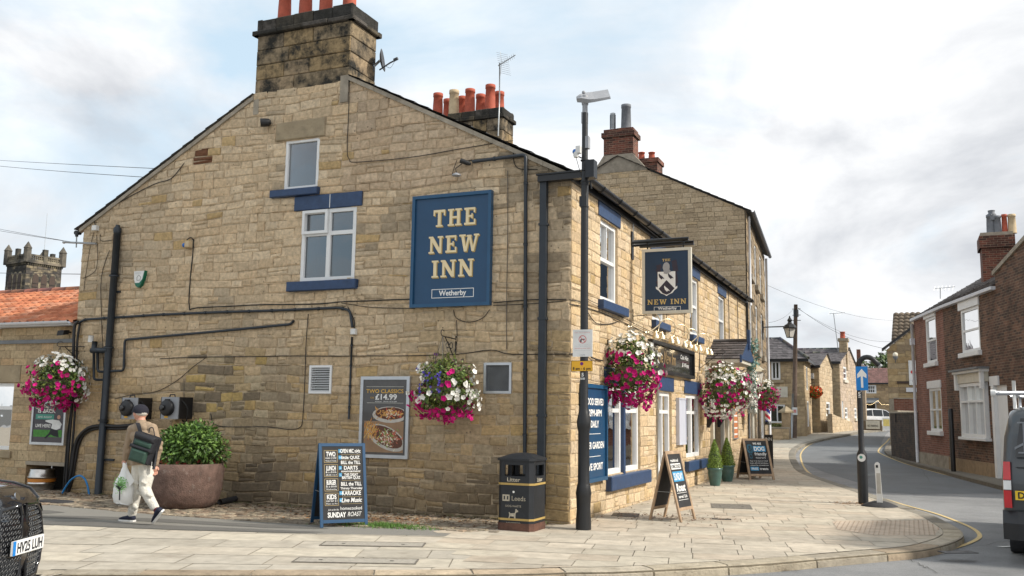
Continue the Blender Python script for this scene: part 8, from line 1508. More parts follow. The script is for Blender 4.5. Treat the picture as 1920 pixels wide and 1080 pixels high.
# keg, hose, rubber mat
kp = WY(77, 915, .12); kg = thing('beer_keg', 'steel beer keg with orange band standing in the alcove of the annexe', 'keg', (kp.x, .12, 0)); kr = (WY(100, 900, .28).x - WY(56, 900, .28).x) * .40; kh = WY(78, 879, .1).z; m = MB()
m.lathe([(kr * .82, .0), (kr * .86, .03), (kr * .84, .06), (kr * .9, .1), (kr * .96, kh * .30), (kr * 1.04, kh * .33), (kr * .97, kh * .36), (kr * .97, kh * .60), (kr * 1.04, kh * .63), (kr * .96, kh * .66), (kr * .88, kh * .88), (kr * .84, kh * .92), (kr * .88, kh), (kr * .80, kh), (kr * .78, kh * .9), (.01, kh * .88)], (kp.x, .12, 0), 'steel', 28); m.build('barrel', kg); m = MB(); m.lathe([(kr * .985, kh * .40), (kr * .985, kh * .56)], (kp.x, .12, 0), 'keg_orange', 28, cap=False); m.build('band', kg)
hs0 = thing('water_hose', 'bright blue water pipe arching out of the ground by the drainpipe', 'hose', tuple(WY(115, 930, -.2))); m = MB(); m.tube(smooth_path([WY(x, y, -.25) for x, y in [(114, 931), (122, 915), (134, 899), (148, 892), (158, 897), (164, 910), (168, 934)]], 5), .018, 'hose', 8); m.build('pipe', hs0)
m = MB(); a = G(104, 942); m.lathe([(.28, .01), (.28, .025), (.26, .03)], (a.x, a.y, 0), 'rubber', 18); mt_ = m.build('rubber_mat', origin=(a.x, a.y, 0)); mt_.scale = (1.4, .7, 1); tag(mt_, 'flat dark rubber mat lying on the setts near the left corner', 'mat')
m = MB(); m.tube([G(412, 948) + Z * .06, G(440, 944) + Z * .08, G(468, 934) + Z * .10], .05, 'rubber', 8); o = m.build('broken_pipe', origin=tuple(G(440, 944))); tag(o, 'dark broken gutter length lying at the wall foot right of the planter', 'pipe')
# ------------------------------------------------------------------ THE WALKING MAN
O_ = G(266, 981); fw_ = V((RM @ V((0, 0, -1))).xy.normalized().to_3d()); rt_ = V((fw_.y, -fw_.x, 0))
def MP(px, py, b=0.0):
    r = ray(px, py); o = O_ + fw_ * b; k = (o - CAM).dot(fw_) / r.dot(fw_); return CAM + r * k
man = thing('person', 'man in beige jacket and navy cap walking left past the round planter', 'person', tuple(O_))
def solid(mb, name, parent, vox, smooth=6, world=True):
    o = mb.build(name, parent); r = o.modifiers.new('Remesh', 'REMESH'); r.mode = 'VOXEL'; r.voxel_size = vox; r.use_smooth_shade = True
    if smooth: s = o.modifiers.new('Smooth', 'SMOOTH'); s.factor = .5; s.iterations = smooth
    return o
def limb(mb, pts, rs, mt, n=12):
    for p, r in zip(pts, rs): mb.ball(p, r, mt, 8)
    mb.tube(pts, rs, mt, n)
def hand(mb, wrist, d, palm_n, curl, mt='skin', s=1.0, side=1):
    d = V(d).normalized(); palm_n = (V(palm_n) - d * V(palm_n).dot(d)).normalized(); x = d.cross(palm_n).normalized() * side; w = V(wrist)
    mb.ball(w + d * .045 * s, .04 * s, mt, 8, sq=(1, 1, 1)); mb.tube([w - d * .01, w + d * .04 * s, w + d * .075 * s], [.026 * s, .034 * s, .032 * s], mt, 8)
    for i, (off, L_) in enumerate(((-.030, .062), (-.010, .074), (.011, .070), (.030, .056))):
        p = w + d * .075 * s + x * off * s; dd = d.copy(); pts = [p]
        for j in range(3): dd = (dd * math.cos(curl) + palm_n * math.sin(curl)).normalized(); dd2 = dd; p = p + dd * L_ * s * (.42, .33, .25)[j]; pts.append(p); dd = (dd - 0 * d)
        mb.tube(pts, [.0105 * s, .010 * s, .009 * s, .0075 * s], mt, 7)
        mb.ball(pts[-1], .0078 * s, mt, 4)
    p = w + d * .02 * s - x * .028 * s; q = p - x * .022 * s + d * .025 * s + palm_n * .012; mb.tube([p, q, q + d * .026 * s + palm_n * .012 * (1 + curl)], [.014 * s, .012 * s, .009 * s], mt, 7)
hd_c = MP(263, 774, .04); heading = (-rt_ * .80 + fw_ * .60).normalized(); hside = heading.cross(Z)      # hside points to his right
bd_ = MB()
nk = MP(266, 792, .02); bd_.ball(hd_c, .098, 'skin', 12, sq=(1, 1, 1.12)); bd_.ball(hd_c + heading * .035 - Z * .055, .062, 'skin', 10); bd_.tube([hd_c - Z * .06 - heading * .015, nk - Z * .03], [.062, .066], 'skin', 12)
nose = hd_c + heading * .108 - Z * .02; bd_.tube([hd_c + heading * .09 + Z * .015, nose, hd_c + heading * .085 - Z * .035], [.010, .016, .010], 'skin', 7); bd_.ball(hd_c + heading * .085 - Z * .060, .018, 'skin', 6); bd_.ball(hd_c + heading * .07 - Z * .095, .024, 'skin', 6); bd_.ball(hd_c + heading * .085 + Z * .02, .022, 'skin', 6, sq=(1.2, 1.2, .6))
for sd in (-1, 1): bd_.ball(hd_c + hside * .098 * sd - heading * .012 - Z * .012, .026, 'skin', 6, sq=(.7, .7, 1.15))
sL, eL, wL = MP(249, 806, .06), MP(240, 838, .12), MP(234, 860, .14); sR, eR, wR = MP(285, 804, -.02), MP(296, 840, -.06), MP(290, 872, -.02)
bd_.tube([nk, MP(267, 830, 0), MP(267, 862, 0)], [.07, .12, .12], 'skin', 12); limb(bd_, [MP(258, 803, .04), sL, eL, wL], [.05, .05, .04, .028], 'skin'); limb(bd_, [MP(276, 803, 0), sR, eR, wR], [.05, .05, .04, .028], 'skin')
hpL, knL, akL = MP(262, 868, .05), MP(258, 917, .10), MP(248, 962, .16); hpR, knR, akR = MP(275, 868, -.03), MP(272, 916, -.08), MP(291, 952, -.22)
limb(bd_, [MP(267, 860, 0), hpL, knL, akL], [.10, .08, .052, .036], 'skin'); limb(bd_, [MP(267, 860, 0), hpR, knR, akR], [.10, .08, .052, .036], 'skin')
hand(bd_, wL + V((0, 0, -.015)), (MP(232, 872, .14) - wL), -rt_ * .2 + fw_ * .2 + rt_ * .6, 1.15, s=.95, side=-1); hand(bd_, wR + V((0, 0, -.01)), (MP(291, 892, -.04) - wR), -fw_ + rt_ * .2, .38, s=1.05, side=1)
body = solid(bd_, 'body', man, .0065, 2)
m = MB()
for sd in (-1, 1): m.ball(hd_c + heading * .090 + hside * .034 * sd + Z * .005, .011, 'white_letter', 5); m.ball(hd_c + heading * .099 + hside * .035 * sd + Z * .005, .005, 'bag_black', 4)
m.build('eyes', man); m = MB(); m.tube([hd_c + heading * .093 + hside * (.02 * k) - Z * (.058 + .002 * k * k) for k in (-1, 0, 1)], .005, 'sign_red', 5); m.build('mouth', man)
m = MB(); m.ball(hd_c - heading * .022 - Z * .005, .096, 'hair_grey', 10, sq=(.98, .98, .62)); hr_ = m.build('hair', man)
cp_ = MB(); tl = (Z * .95 + heading * -.10).normalized(); cc_ = hd_c + Z * .028 - heading * .004; pr = [(.113 * math.cos(a), .098 * math.sin(a)) for a in [math.pi / 2 * k / 8 for k in range(9)]]; cp_.lathe([(.112, -.03)] + pr[:-1] + [(.004, .098)], cc_, 'cap_navy', 22, axis=tuple(tl)); q = []
for k in range(9): a = -math.pi / 2 + math.pi * k / 8; q.append(cc_ - tl * .022 + heading * (.085 + .095 * math.cos(a)) + hside * .085 * math.sin(a))
cp_.prism(q, tl * .012, 'cap_navy'); cp_.build('cap', man)
jk = MB(); c0 = MP(266, 800, .0); 
for (x, y, b, rx_, rz_) in ((265, 803, .01, .155, .10), (267, 818, .0, .178, .12), (268, 835, -.005, .178, .12), (269, 852, -.01, .175, .11), (269, 864, -.01, .172, .06)): jk.ball(MP(x, y, b), 1.0, 'jacket', 10, sq=(rx_ * 1.08, rx_ * .80, rz_)) 
jk.tube([MP(265, 800, .01), MP(265, 788, .02)], [.10, .066], 'jacket', 14); jk.tube([MP(268, 830, 0), MP(269, 871, -.01)], [.165, .178], 'jacket', 16)
limb(jk, [MP(259, 802, .03), sL, eL, MP(235, 859, .14)], [.085, .082, .064, .047], 'jacket'); limb(jk, [MP(276, 801, .0), sR, eR, MP(291, 869, -.02)], [.085, .082, .066, .050], 'jacket')
for (a, b_) in ((eL, .012), (eR, .012)):
    for k in range(4): jk.ball(a + V((random.uniform(-.03, .03), random.uniform(-.03, .03), random.uniform(-.06, .08))), .045, 'jacket', 6)
jk_o = solid(jk, 'jacket', man, .009, 5)
tr_ = MB(); limb(tr_, [MP(268, 862, 0), MP(263, 872, .04), MP(259, 895, .07), MP(257, 918, .10), MP(252, 942, .13), MP(248, 963, .16)], [.135, .118, .100, .080, .070, .064], 'trousers'); limb(tr_, [MP(270, 862, 0), MP(275, 872, -.03), MP(275, 895, -.06), MP(272, 917, -.09), MP(281, 936, -.15), MP(290, 951, -.21)], [.135, .118, .102, .084, .072, .062], 'trousers')
for k, (x, y, b) in enumerate(((256, 905, .04), (262, 925, .08), (253, 950, .12), (270, 905, -.10), (280, 928, -.16), (266, 890, -.06), (248, 957, .15))): tr_.tube([MP(x - 5, y - 2, b - .05), MP(x + 5, y + 3, b - .05)], .030, 'trousers', 6)
solid(tr_, 'trousers', man, .009, 4)
def shoe(pos, fdir, up, name):
    f = V(fdir).normalized(); up = (V(up) - f * V(up).dot(f)).normalized(); s = f.cross(up); m = MB(); secs = [(-.115, .030, .070), (-.08, .040, .085), (-.02, .042, .080), (.04, .047, .060), (.10, .048, .048), (.14, .038, .034), (.16, .015, .018)]; n = 12; vs = []
    for (x, w_, h_) in secs:
        for k in range(n): a = 2 * math.pi * k / n; vs.append(V(pos) + f * x + s * w_ * math.cos(a) + up * (.018 + max(0, (h_ - .0) * .5 * (1 + math.sin(a)))))
    m.add(vs, [(i * n + k, i * n + (k + 1) % n, (i + 1) * n + (k + 1) % n, (i + 1) * n + k) for i in range(len(secs) - 1) for k in range(n)] + [tuple(reversed(range(n))), tuple(range(len(vs) - n, len(vs)))], 'shoe_navy', smooth=True); o = m.build(name, man); m = MB(); q = []
    for (x, w_, h_) in secs: q.append((x * 1.03, w_ * 1.08))
    pts = [V(pos) + f * x + s * w_ for x, w_ in q] + [V(pos) + f * x - s * w_ for x, w_ in reversed(q)]; m.prism(pts, up * .024, 'plastic_white'); m.build('sole', o)
shoe(MP(240, 977.5, .17), -rt_ * .93 + fw_ * .36, Z, 'shoe'); shoe(MP(299, 968, -.24), (MP(289, 981, -.16) - MP(309, 955, -.30)), (rt_ * -.75 + Z * .62 - fw_ * .1), 'shoe')
m = MB(); m.tube([MP(248, 958, .16), MP(246, 970, .165)], [.045, .042], 'sock', 10); m.build('sock', man); m = MB(); m.tube([MP(288, 947, -.20), MP(295, 959, -.24)], [.044, .042], 'sock', 10); m.build('sock', man)
# backpack on his back
TL, TR, BR_, BL_ = MP(259, 809, -.16), MP(298, 823, -.20), MP(281, 873, -.20), MP(244, 862, -.16); bp_ = thing('backpack', 'dark green and black backpack on the walking man', 'backpack', tuple((TL + BR_) / 2)); n_ = (TR - TL).cross(BL_ - TL).normalized(); n_ = n_ if n_.dot(fw_) < 0 else -n_
def bq(u, v, d): a = TL.lerp(TR, u); b = BL_.lerp(BR_, u); return a.lerp(b, v) + n_ * d
def slab_(mb, u0, u1, v0, v1, d0, d1, mt, r=.03):
    P0 = [bq(u0, v0, d0), bq(u1, v0, d0), bq(u1, v1, d0), bq(u0, v1, d0)]; P1 = [bq(u0, v0, d1 - r), bq(u1, v0, d1 - r), bq(u1, v1, d1 - r), bq(u0, v1, d1 - r)]; k = .10; P2 = [bq(u0 + k, v0 + k * .7, d1), bq(u1 - k, v0 + k * .7, d1), bq(u1 - k, v1 - k * .7, d1), bq(u0 + k, v1 - k * .7, d1)]; vs = P0 + P1 + P2; mb.add(vs, [(0, 1, 2, 3)] + [(j, (j + 1) % 4, 4 + (j + 1) % 4, 4 + j) for j in range(4)] + [(4 + j, 4 + (j + 1) % 4, 8 + (j + 1) % 4, 8 + j) for j in range(4)] + [(8, 9, 10, 11)], mt, smooth=False)
def softb(mb, name, parent, lv=2):
    o = mb.build(name, parent); b = o.modifiers.new('Bevel', 'BEVEL'); b.width = .012; b.segments = 3; b.limit_method = 'ANGLE'; return o
m = MB(); slab_(m, 0, 1, 0, 1, -.08, .10, 'bag_black'); softb(m, 'main_compartment', bp_); m = MB(); slab_(m, .02, .98, -.02, .20, .0, .125, 'bag_black', .03); softb(m, 'lid', bp_); m = MB(); slab_(m, .08, .92, .20, .43, .02, .118, 'bag_green', .02); softb(m, 'upper_pocket', bp_); m = MB(); slab_(m, .08, .90, .52, .98, .02, .15, 'bag_green', .04); softb(m, 'front_pocket', bp_); m = MB(); slab_(m, -.02, 1.02, .42, .53, .02, .135, 'bag_black', .015); softb(m, 'band', bp_)
m = MB(); s0_ = MP(256, 797, -.08); pts = smooth_path([MP(254, 799, .06), MP(257, 792.5, -.03), MP(260, 797, -.13), MP(264, 812, -.16)], 5)
for a, b in zip(pts[:-1], pts[1:]): w_ = rt_ * .028; m.hexa([a - w_, b - w_, b + w_, a + w_, a - w_ - fw_ * .012, b - w_ - fw_ * .012, b + w_ - fw_ * .012, a + w_ - fw_ * .012], 'bag_black')
m.build('shoulder_strap', bp_); m = MB(); m.tube(smooth_path([MP(279, 812, -.22), MP(281, 803, -.22), MP(287, 803, -.22), MP(290, 817, -.22)], 5), .007, 'bag_black', 6); m.build('carry_handle', bp_); m = MB(); m.tube([MP(291, 825, -.16), MP(293, 850, -.16), MP(288, 880, -.16)], .022, 'bag_black', 6); m.tube([MP(285, 866, -.22), MP(283, 884, -.2)], .004, 'white_letter', 4); m.build('side_strap', bp_)
# carrier bag
bg_ = thing('carrier_bag', 'white plastic carrier bag printed with a green and black tree in the mans left hand', 'carrier bag', tuple(MP(232, 945, .05))); m = MB(); n = 22; secs = [(946, 12), (942, 17), (930, 20.5), (915, 20), (900, 15.5), (890, 11), (882, 7), (876, 4.5), (869, 3)]; vs = []; rnd = random.Random(4)
for (y_, w_) in secs:
    cxx = 231 + (946 - y_) * .05; 
    for k in range(n): a = 2 * math.pi * k / n; rr_ = 1 + .09 * math.sin(3 * a + y_ * .2) + rnd.uniform(-.05, .05); vs.append(MP(cxx + w_ * math.cos(a) * rr_, y_ + 1.5 * math.sin(2 * a), .06 - w_ / 131 * .75 * math.sin(a) * rr_))
m.add(vs, [(i * n + k, i * n + (k + 1) % n, (i + 1) * n + (k + 1) % n, (i + 1) * n + k) for i in range(len(secs) - 1) for k in range(n)] + [tuple(range(n))], 'carrier', smooth=True); m.build('bag', bg_)
m = MB(); m.prism([MP(238, 880, .0), MP(253, 901, -.02), MP(243, 912, -.08), MP(236, 895, -.06)], fw_ * .01, 'carrier'); m.tube(smooth_path([MP(232, 880, .06), MP(231, 870, .10), MP(234, 864, .13), MP(237, 871, .12), MP(238, 881, .06)], 4), .010, 'carrier', 6); m.build('handles', bg_)
m = MB()
def bagpt(x, y): return MP(x, y, .06 - .145)
m.tube([bagpt(224, 938), bagpt(224.5, 925), bagpt(224, 914)], [.010, .009, .006], 'bag_black', 5)
rnd = random.Random(1)
for k in range(16): a = -math.pi / 2 + rnd.uniform(-1.1, 1.1); L_ = rnd.uniform(6, 13); x0, y0 = 224, 920 - rnd.uniform(0, 5); x1, y1 = x0 + L_ * .55 * math.cos(a), y0 + L_ * .6 * math.sin(a); m.tube([bagpt(x0, y0), bagpt(x1, y1), bagpt(x0 + L_ * math.cos(a + rnd.uniform(-.3, .3)), y0 + L_ * math.sin(a))], [.004, .003, .002], 'bag_black', 4)
m.build('printed_trunk', bg_); m = MB()
for k in range(230): x, y = 225 + rnd.gauss(0, 5.5), 908 + rnd.gauss(0, 6.5); q = bagpt(x, y); a = rnd.uniform(0, 6.28); u_ = (rt_ * math.cos(a) + Z * math.sin(a)) * .012; v_ = (rt_ * -math.sin(a) + Z * math.cos(a)) * .006; m.add([q - u_, q - v_, q + u_, q + v_], [(0, 1, 2, 3)], 'print_green')
m.build('printed_leaves', bg_)
# ------------------------------------------------------------------ VEHICLES
def wheel(parent, c, r, w_, ax, name='wheel', mt='rubber'):
    m = MB(); ax = V(ax).normalized(); m.lathe([(r * .72, -w_ / 2), (r * .96, -w_ / 2), (r, -w_ * .35), (r, w_ * .35), (r * .96, w_ / 2), (r * .72, w_ / 2)], c, mt, 28, axis=tuple(ax), cap=True); o = m.build(name, parent); m = MB(); m.lathe([(r * .70, w_ * .5), (r * .66, w_ * .3), (r * .2, w_ * .36), (r * .12, w_ * .5), (.01, w_ * .5)], c, 'aluminium', 24, axis=tuple(ax), cap=False)
    x = ax.orthogonal().normalized(); y = ax.cross(x)
    for k in range(5): a = 2 * math.pi * k / 5; d = x * math.cos(a) + y * math.sin(a); m.tube([V(c) + ax * w_ * .46 + d * r * .1, V(c) + ax * w_ * .46 + d * r * .66], [r * .10, r * .07], 'aluminium', 5)
    m.build('rim', o); return o
# ---- white family car at the end of the street (local: x forward, y left)
def family_car(name, label, mt='car_white'):
    t_ = thing(name, label, 'car', (0, 0, 0)); Wd = .88
    outline_ = [(-2.20, .35), (-2.24, .62), (-2.22, .95), (-2.10, 1.08), (-1.86, 1.56), (-1.55, 1.66), (-.4, 1.68), (.25, 1.60), (.95, 1.12), (1.75, .98), (2.12, .80), (2.18, .50), (2.10, .32)]
    m = MB(); ys_ = [-1, -.92, -.7, 0, .7, .92, 1]
    def pt(p, y):
        x, z = p; t = max(0, (z - 1.0) / .7); yy = y * Wd * (1 - .20 * t); sh = (1 - .04 * abs(y) ** 6); return (x * sh, yy, z - (.05 * abs(y) ** 5 if z > .9 else 0))
    n = len(outline_); vs = [pt(p, y) for y in ys_ for p in outline_]
    m.add(vs, [(j * n + i, j * n + i + 1, (j + 1) * n + i + 1, (j + 1) * n + i) for j in range(len(ys_) - 1) for i in range(n - 1)], mt, smooth=True)
    for j in (0, len(ys_) - 1): idx = [j * n + i for i in range(n)]; m.add([vs[k] for k in idx], [tuple(t) for t in tessellate_polygon([[V(vs[k]) for k in idx]])], mt)
    m.add([(2.1, -Wd, .32), (2.1, Wd, .32), (-2.2, Wd, .34), (-2.2, -Wd, .34)], [(0, 1, 2, 3)], 'plastic_black'); m.build('body', t_)
    m = MB()
    for s in (-1, 1):
        for q in ([(-1.80, 1.12), (-1.62, 1.50), (-.95, 1.58), (-.95, 1.10)], [(-.88, 1.10), (-.88, 1.59), (-.12, 1.58), (-.12, 1.08)], [(-.05, 1.08), (-.05, 1.57), (.20, 1.52), (.75, 1.14), (.70, 1.08)]): m.prism([V((x, s * (Wd * (1 - .20 * max(0, (z - 1) / .7)) + .006), z)) for x, z in q], (0, -s * .01, 0), 'car_glass')
    q = [(-2.10, -.66, 1.13), (-2.10, .66, 1.13), (-1.88, .58, 1.52), (-1.88, -.58, 1.52)]; m.prism([V(p) + V((-.025, 0, .01)) for p in q], (.02, 0, 0), 'car_glass'); q = [(.96, -.68, 1.14), (.96, .68, 1.14), (.34, .58, 1.56), (.34, -.58, 1.56)]; m.prism([V(p) + V((.025, 0, .01)) for p in q], (-.02, 0, 0), 'car_glass'); m.build('windows', t_)
    for s in (-1, 1):
        m = MB(); m.prism([V((-2.23, s * .62, .92)), V((-2.23, s * .86, .92)), V((-2.02, s * .82, 1.36)), V((-2.05, s * .70, 1.36))], (.06, 0, 0), 'tail_red'); m.build('tail_light', t_); m = MB(); m.box(2.02, s * .6 - .16, .72, 2.14, s * .6 + .16, .86, 'plastic_white'); m.build('headlight', t_)
        for x_ in (-1.38, 1.35): wheel(t_, (x_, s * .80, .33), .33, .20, (0, s, 0))
    m = MB(); m.box(-2.27, -.26, .80, -2.24, .26, .91, 'plate_yellow'); m.build('number_plate', t_); m = MB(); m.box(-2.28, -.84, .36, -2.2, .84, .56, 'plastic_black'); m.build('bumper', t_); return t_
wc = family_car('parked_car', 'white family car passing behind the barrier at the far end of the street')
p = WY(1641, 795, 66.5); wc.location = (p.x + .3, 67.2, H(67) - .02); wc.rotation_euler = (0, 0, R(28)); wc.scale = (1.0, 1.0, 1.0)
# ---- dark grey van, rear corner at the right edge
vd = 11.6; r_ = ray(1882, 870); vp = CAM + r_ * (vd / FPX); van = thing('van', 'dark grey van with red tail light at the right edge of the road', 'van', (0, 0, 0))
m = MB(); hw_ = .96; prof = [(.0, .42), (.0, .50), (-.03, .55), (-.02, 1.05), (.05, 1.55), (.14, 1.86), (.30, 1.95), (3.6, 1.95), (4.2, 1.30), (5.0, 1.05), (5.15, .6), (5.1, .4)]; ys_ = [-1, -.97, -.88, -.6, 0, .6, .88, .97, 1]
def vpt(p, y):
    x, z = p; e_ = abs(y); tz = max(0, (z - 1.0) / .95); return (x + (.05 * e_ ** 8 + .06 * (e_ > .98)) * (1 if x < 2.5 else -1), y * hw_ * (1 - .115 * tz ** 1.6), z - (.10 * e_ ** 8 if z > 1.7 else 0))
n = len(prof); vs = [vpt(p, y) for y in ys_ for p in prof]; m.add(vs, [(j * n + i, j * n + i + 1, (j + 1) * n + i + 1, (j + 1) * n + i) for j in range(len(ys_) - 1) for i in range(n - 1)], 'car_grey', smooth=True)
for j in (0, len(ys_) - 1): idx = [j * n + i for i in range(n)]; m.add([vs[k] for k in idx], [tuple(t) for t in tessellate_polygon([[V(vs[k]) for k in idx]])], 'car_grey')
m.add([(5.0, -hw_, .42), (5.0, hw_, .42), (0, hw_, .42), (0, -hw_, .42)], [(0, 1, 2, 3)], 'plastic_black'); m.build('body', van)
m = MB()
for s in (-1, 1): m.prism([V((-.045, s * .06, 1.30)), V((-.045, s * .80, 1.30)), V((.10, s * .72, 1.78)), V((.10, s * .06, 1.80))], (.02, 0, 0), 'car_glass')
m.build('rear_windows', van); m = MB(); m.box(-.06, -.008, .55, -.015, .008, 1.5, 'plastic_black'); m.box(-.05, -.80, 1.17, -.03, .80, 1.18, 'plastic_black'); m.build('door_seams', van)
mat('van_logo', (.16, .17, .185), rough=.5)
m = MB(); 
def vface(a, z): return V((-.052 + max(0, z - 1.3) * .30, -a, z))
for q in ([(-.70, 1.36), (-.64, 1.36), (-.64, 1.72), (-.70, 1.72)], [(-.64, 1.52), (-.36, 1.74), (-.28, 1.74), (-.56, 1.52)], [(-.60, 1.52), (-.52, 1.52), (-.28, 1.36), (-.38, 1.36)], [(-.76, 1.345), (-.56, 1.345), (-.56, 1.365), (-.76, 1.365)], [(-.76, 1.715), (-.56, 1.715), (-.56, 1.735), (-.76, 1.735)], [(-.80, 1.42), (-.50, 1.60), (-.20, 1.42), (-.20, 1.39), (-.50, 1.565), (-.80, 1.39)]):
    pts_ = [vface(a, z) for a, z in q]; m.prism(pts_, (-.004, 0, 0), 'van_logo')
m.build('logo', van)
for s in (-1, 1):
    m = MB(); y0, y1 = s * .86, s * .945; m.prism([V((-.05, y0, 1.02)), V((-.05, y1, 1.02)), V((-.01, y1 * .99, 1.24)), V((-.01, y0, 1.24))], (.14, 0, 0), 'tail_red'); m.prism([V((-.06, y0, .90)), V((-.06, y1, .90)), V((-.05, y1, 1.01)), V((-.05, y0, 1.01))], (.14, 0, 0), 'plastic_white'); m.prism([V((-.055, y0, .68)), V((-.055, y1, .68)), V((-.06, y1, .89)), V((-.06, y0, .89))], (.14, 0, 0), 'tail_red'); o = m.build('tail_light', van)
    for x_ in (1.15, 4.2): wheel(van, (x_, s * .84, .33), .33, .22, (0, s, 0))
m = MB(); q = [(-.14, .30), (-.17, .36), (-.17, .55), (-.10, .62), (.30, .66), (.32, .30)]
for (a, b) in ((-.97, -.80), (-.80, .80), (.80, .97)): k0 = .08 if a == -.97 else 0; k1 = .08 if b == .97 else 0; m.hexa([(-.16 + k0, a, .30), (-.16 + k1, b, .30), (.25, b, .30), (.25, a, .30), (-.17 + k0, a, .50), (-.17 + k1, b, .50), (.25, b, .50), (.25, a, .50)], 'plastic_black'); m.hexa([(-.17 + k0, a, .50), (-.17 + k1, b, .50), (.25, b, .50), (.25, a, .50), (-.05 + k0, a, .64), (-.05 + k1, b, .64), (.25, b, .64), (.25, a, .64)], 'plastic_black')
m.build('bumper', van); m = MB(); m.box(-.07, .30, .78, -.045, .82, .89, 'plate_yellow'); npv = m.build('number_plate', van); m = MB(); text(m, 'DL18 KVP', (-.071, .56, .80), (0, -1, 0), Z, .075, 'bag_black', width=.46, bold=.03); m.build('lettering', npv)
m = MB(); m.box(-.08, .22, .93, -.04, .52, .96, 'chrome'); m.build('door_handle', van); m = MB(); text(m, 'F', (-.06, .66, .60), (0, -1, 0), Z, .07, 'galvanised', width=.05, bold=.02); m.build('badge', van)
m = MB(); m.tube([(.35, -.95, 2.10), (.35, 1.02, 2.10)], .030, 'aluminium', 10); m.lathe([(.045, -.03), (.045, .03)], (.35, 1.02, 2.10), 'plastic_white', 10, axis=(0, 1, 0))
for s in (-1, 1):
    m.tube([(.35, s * .78, 1.9), (.35, s * .78, 2.26)], .022, 'plastic_white', 6); m.tube([(2.4, s * .78, 1.9), (2.4, s * .78, 2.12)], .022, 'aluminium', 6); m.tube([(.35, s * .78, 2.1), (3.0, s * .78, 2.1)], .018, 'aluminium', 6)
m.tube([(2.4, -.9, 2.1), (2.4, .9, 2.1)], .025, 'aluminium', 8); m.build('roof_rack', van)
hv = V((r_.x, r_.y, 0)).normalized(); av = math.atan2(hv.y, hv.x) - R(2.5); hd = V((math.cos(av), math.sin(av), 0)); lf = V((-hd.y, hd.x, 0)); loc = V((vp.x, vp.y, 0)) - lf * .93; van.location = (loc.x, loc.y, -.105); van.rotation_euler = (0, 0, av)
# ---- black SUV, front corner at the left edge
suv = thing('suv', 'black sports utility car nosing into view at the left edge', 'car', (0, 0, 0)); m = MB()
prof = [(-.20, .17), (-.06, .20), (-.03, .32), (.0, .48), (-.01, .70), (-.06, .90), (-.16, .985), (-.32, 1.03), (-.9, 1.09), (-1.35, 1.13)]; ny = 14
def fpt(p, y): x, z = p; k = 1.0 if z < .95 else .8; return (x - .40 * abs(y) ** 2.1 * k - (.5 * max(0, abs(y) - .80) * 4 * (1 if z < 1.0 else .35)), y * .985, z - .10 * abs(y) ** 3 * (1 if z > .85 else 0))
ysn = [-1 + 2 * k / ny for k in range(ny + 1)]; n = len(prof); vs = [fpt(p, y) for y in ysn for p in prof]
m.add(vs, [(j * n + i, j * n + i + 1, (j + 1) * n + i + 1, (j + 1) * n + i) for j in range(ny) for i in range(n - 1)], 'car_black', smooth=True)
for s in (-1, 1):
    side = [fpt(p, s) for p in prof]; bx_ = [(-4.8, s * .985, 1.0), (-4.95, s * .95, .3), (-1.5, s * .985, .2)]
    q = [V(p) for p in side] + [V((-4.7, s * .96, 1.12)), V((-4.95, s * .93, .6)), V((-4.9, s * .93, .22))]; m.add(q, [tuple(t) for t in tessellate_polygon([q])], 'car_black')
top = [(-1.35, .93, 1.13), (-2.1, .76, 1.58), (-2.7, .72, 1.68), (-4.2, .68, 1.62), (-4.85, .78, 1.10), (-4.95, .90, .4)]
for a, b in zip(top[:-1], top[1:]): m.add([(a[0], -a[1], a[2]), (a[0], a[1], a[2]), (b[0], b[1], b[2]), (b[0], -b[1], b[2])], [(0, 1, 2, 3)], 'car_glass' if a[0] == -1.35 else 'car_black', smooth=False)
for s in (-1, 1): q = [V((x, s * y, z)) for x, y, z in top[:5]]; m.add(q, [tuple(t) for t in tessellate_polygon([q])], 'car_glass')
m.build('body', suv)
def ffr(y, z, d=0.0):
    """point on the nose at lateral y and height z"""
    for (x0, z0), (x1, z1) in zip(prof[:-1], prof[1:]):
        if z0 <= z <= z1: x = x0 + (x1 - x0) * (z - z0) / (z1 - z0); return V(fpt((x, z), y / .985)) + V((d, 0, 0))
    return V(fpt(prof[-1], y)) + V((d, 0, 0))
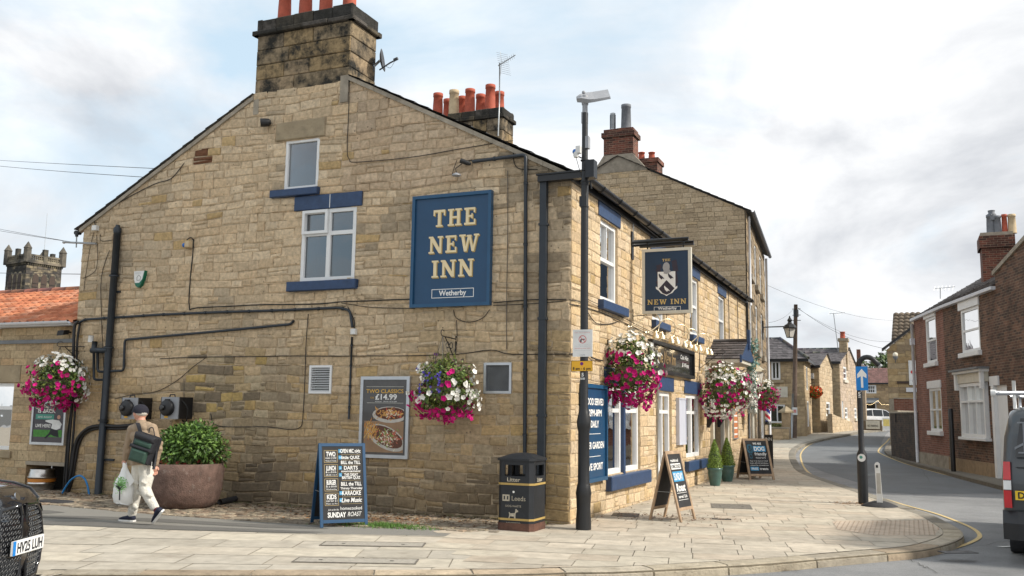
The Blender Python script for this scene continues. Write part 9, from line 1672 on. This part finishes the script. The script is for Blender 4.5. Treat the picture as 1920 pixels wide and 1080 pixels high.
for s in (-1, 1):
    gr = [(.05, .88), (.30, .86), (.36, .76), (.37, .50), (.30, .32), (.10, .30), (.05, .36), (.045, .80)]
    if s > 0: gr = [(.05, .88), (.28, .87), (.36, .80), (.40, .60), (.38, .40), (.30, .30), (.10, .28), (.05, .36)]
    rim = [ffr(s * a, b, .012) for a, b in gr]; m = MB(); m.tube(rim + rim[:1], .016, 'gloss_black', 8); g_o = m.build('grille_surround', suv)
    m = MB(); cells = 6; ztab = [.31 + .55 * k / 14 for k in range(15)]
    def wdt(z): return (.06, .31 + (.07 if .4 < z < .8 else .03))
    a_, b_ = .06, .37; base = []; 
    for i in range(7):
        for j in range(14):
            u0 = a_ + (b_ - a_) * i / 7; z0 = .30 + .56 * j / 14; z1_ = .30 + .56 * (j + 1) / 14; off = (b_ - a_) / 14 if j % 2 else 0; u0 += off; u1 = u0 + (b_ - a_) / 7
            if u1 > .385: continue
            c_ = ffr(s * (u0 + u1) / 2, (z0 + z1_) / 2, .004); r_y, r_z = (u1 - u0) * .40, .014; q = [c_ + V((0, r_y * math.cos(a), r_z * math.sin(a))) for a in [k * math.pi / 4 for k in range(8)]]; m.tube(q + q[:1], .0032, 'grille', 4, caps=False)
    m.build('mesh', g_o); m = MB(); q = [ffr(s * a, b, .002) for a, b in gr]; m.add(q, [tuple(t) for t in tessellate_polygon([q])], 'plastic_black'); m.build('backing', g_o)
    m = MB(); q = [ffr(s * a, b, .008) for a, b in ((.48, .86), (.80, .90), (.88, .88), (.88, .83), (.70, .80), (.50, .79))]; m.tube(q + q[:1], .008, 'gloss_black', 5); m.add(q, [tuple(t) for t in tessellate_polygon([q])], 'car_glass'); m.build('headlight', suv)
    m = MB(); q = [ffr(s * a, b, .006) for a, b in ((.52, .52), (.80, .54), (.84, .28), (.56, .26))]; m.add(q, [tuple(t) for t in tessellate_polygon([q])], 'plastic_black'); m.tube([q[0], q[3]], .012, 'gloss_black', 5); m.build('air_intake', suv)
    wheel(suv, (-1.05, s * .86, .38), .38, .26, (0, s, 0)); wheel(suv, (-4.0, s * .86, .38), .38, .26, (0, s, 0))
m = MB(); m.box(.012, -.26, .515, .030, .26, .625, 'plate_white'); np_ = m.build('number_plate', suv); m = MB(); m.box(.031, -.26, .515, .033, -.215, .625, 'arrow_blue'); text(m, 'HV25 LUH', (.031, .02, .53), (0, 1, 0), Z, .078, 'bag_black', width=.42, bold=.02); m.build('lettering', np_)
m = MB(); m.lathe([(.035, 0), (.035, .008)], ffr(0, .945, .01), 'chrome', 16, axis=(.9, 0, .4)); m.build('badge', suv)
m = MB(); m.tube([ffr(-.3, .19, .01), ffr(0, .19, .02), ffr(.3, .19, .01)], .02, 'chrome', 6); m.tube([ffr(y, .24, .015) for y in (-.8, -.4, 0, .4, .8)], .03, 'plastic_black', 6); m.build('splitter', suv)
m = MB()
for s in (-1, 1): m.tube([V(fpt(p, s * k)) + V((0, 0, .006)) for p, k in zip(prof[5:], (.52, .53, .55, .60, .66))], .012, 'car_black', 6)
m.build('bonnet_crease', suv)
dS = 7.85; r_ = ray(54, 940); sp_ = CAM + r_ * (dS / FPX); hA = R(24); suv.location = (sp_.x, sp_.y, -.105); suv.rotation_euler = (0, 0, hA); suv.scale = (1, 1, 1.05)
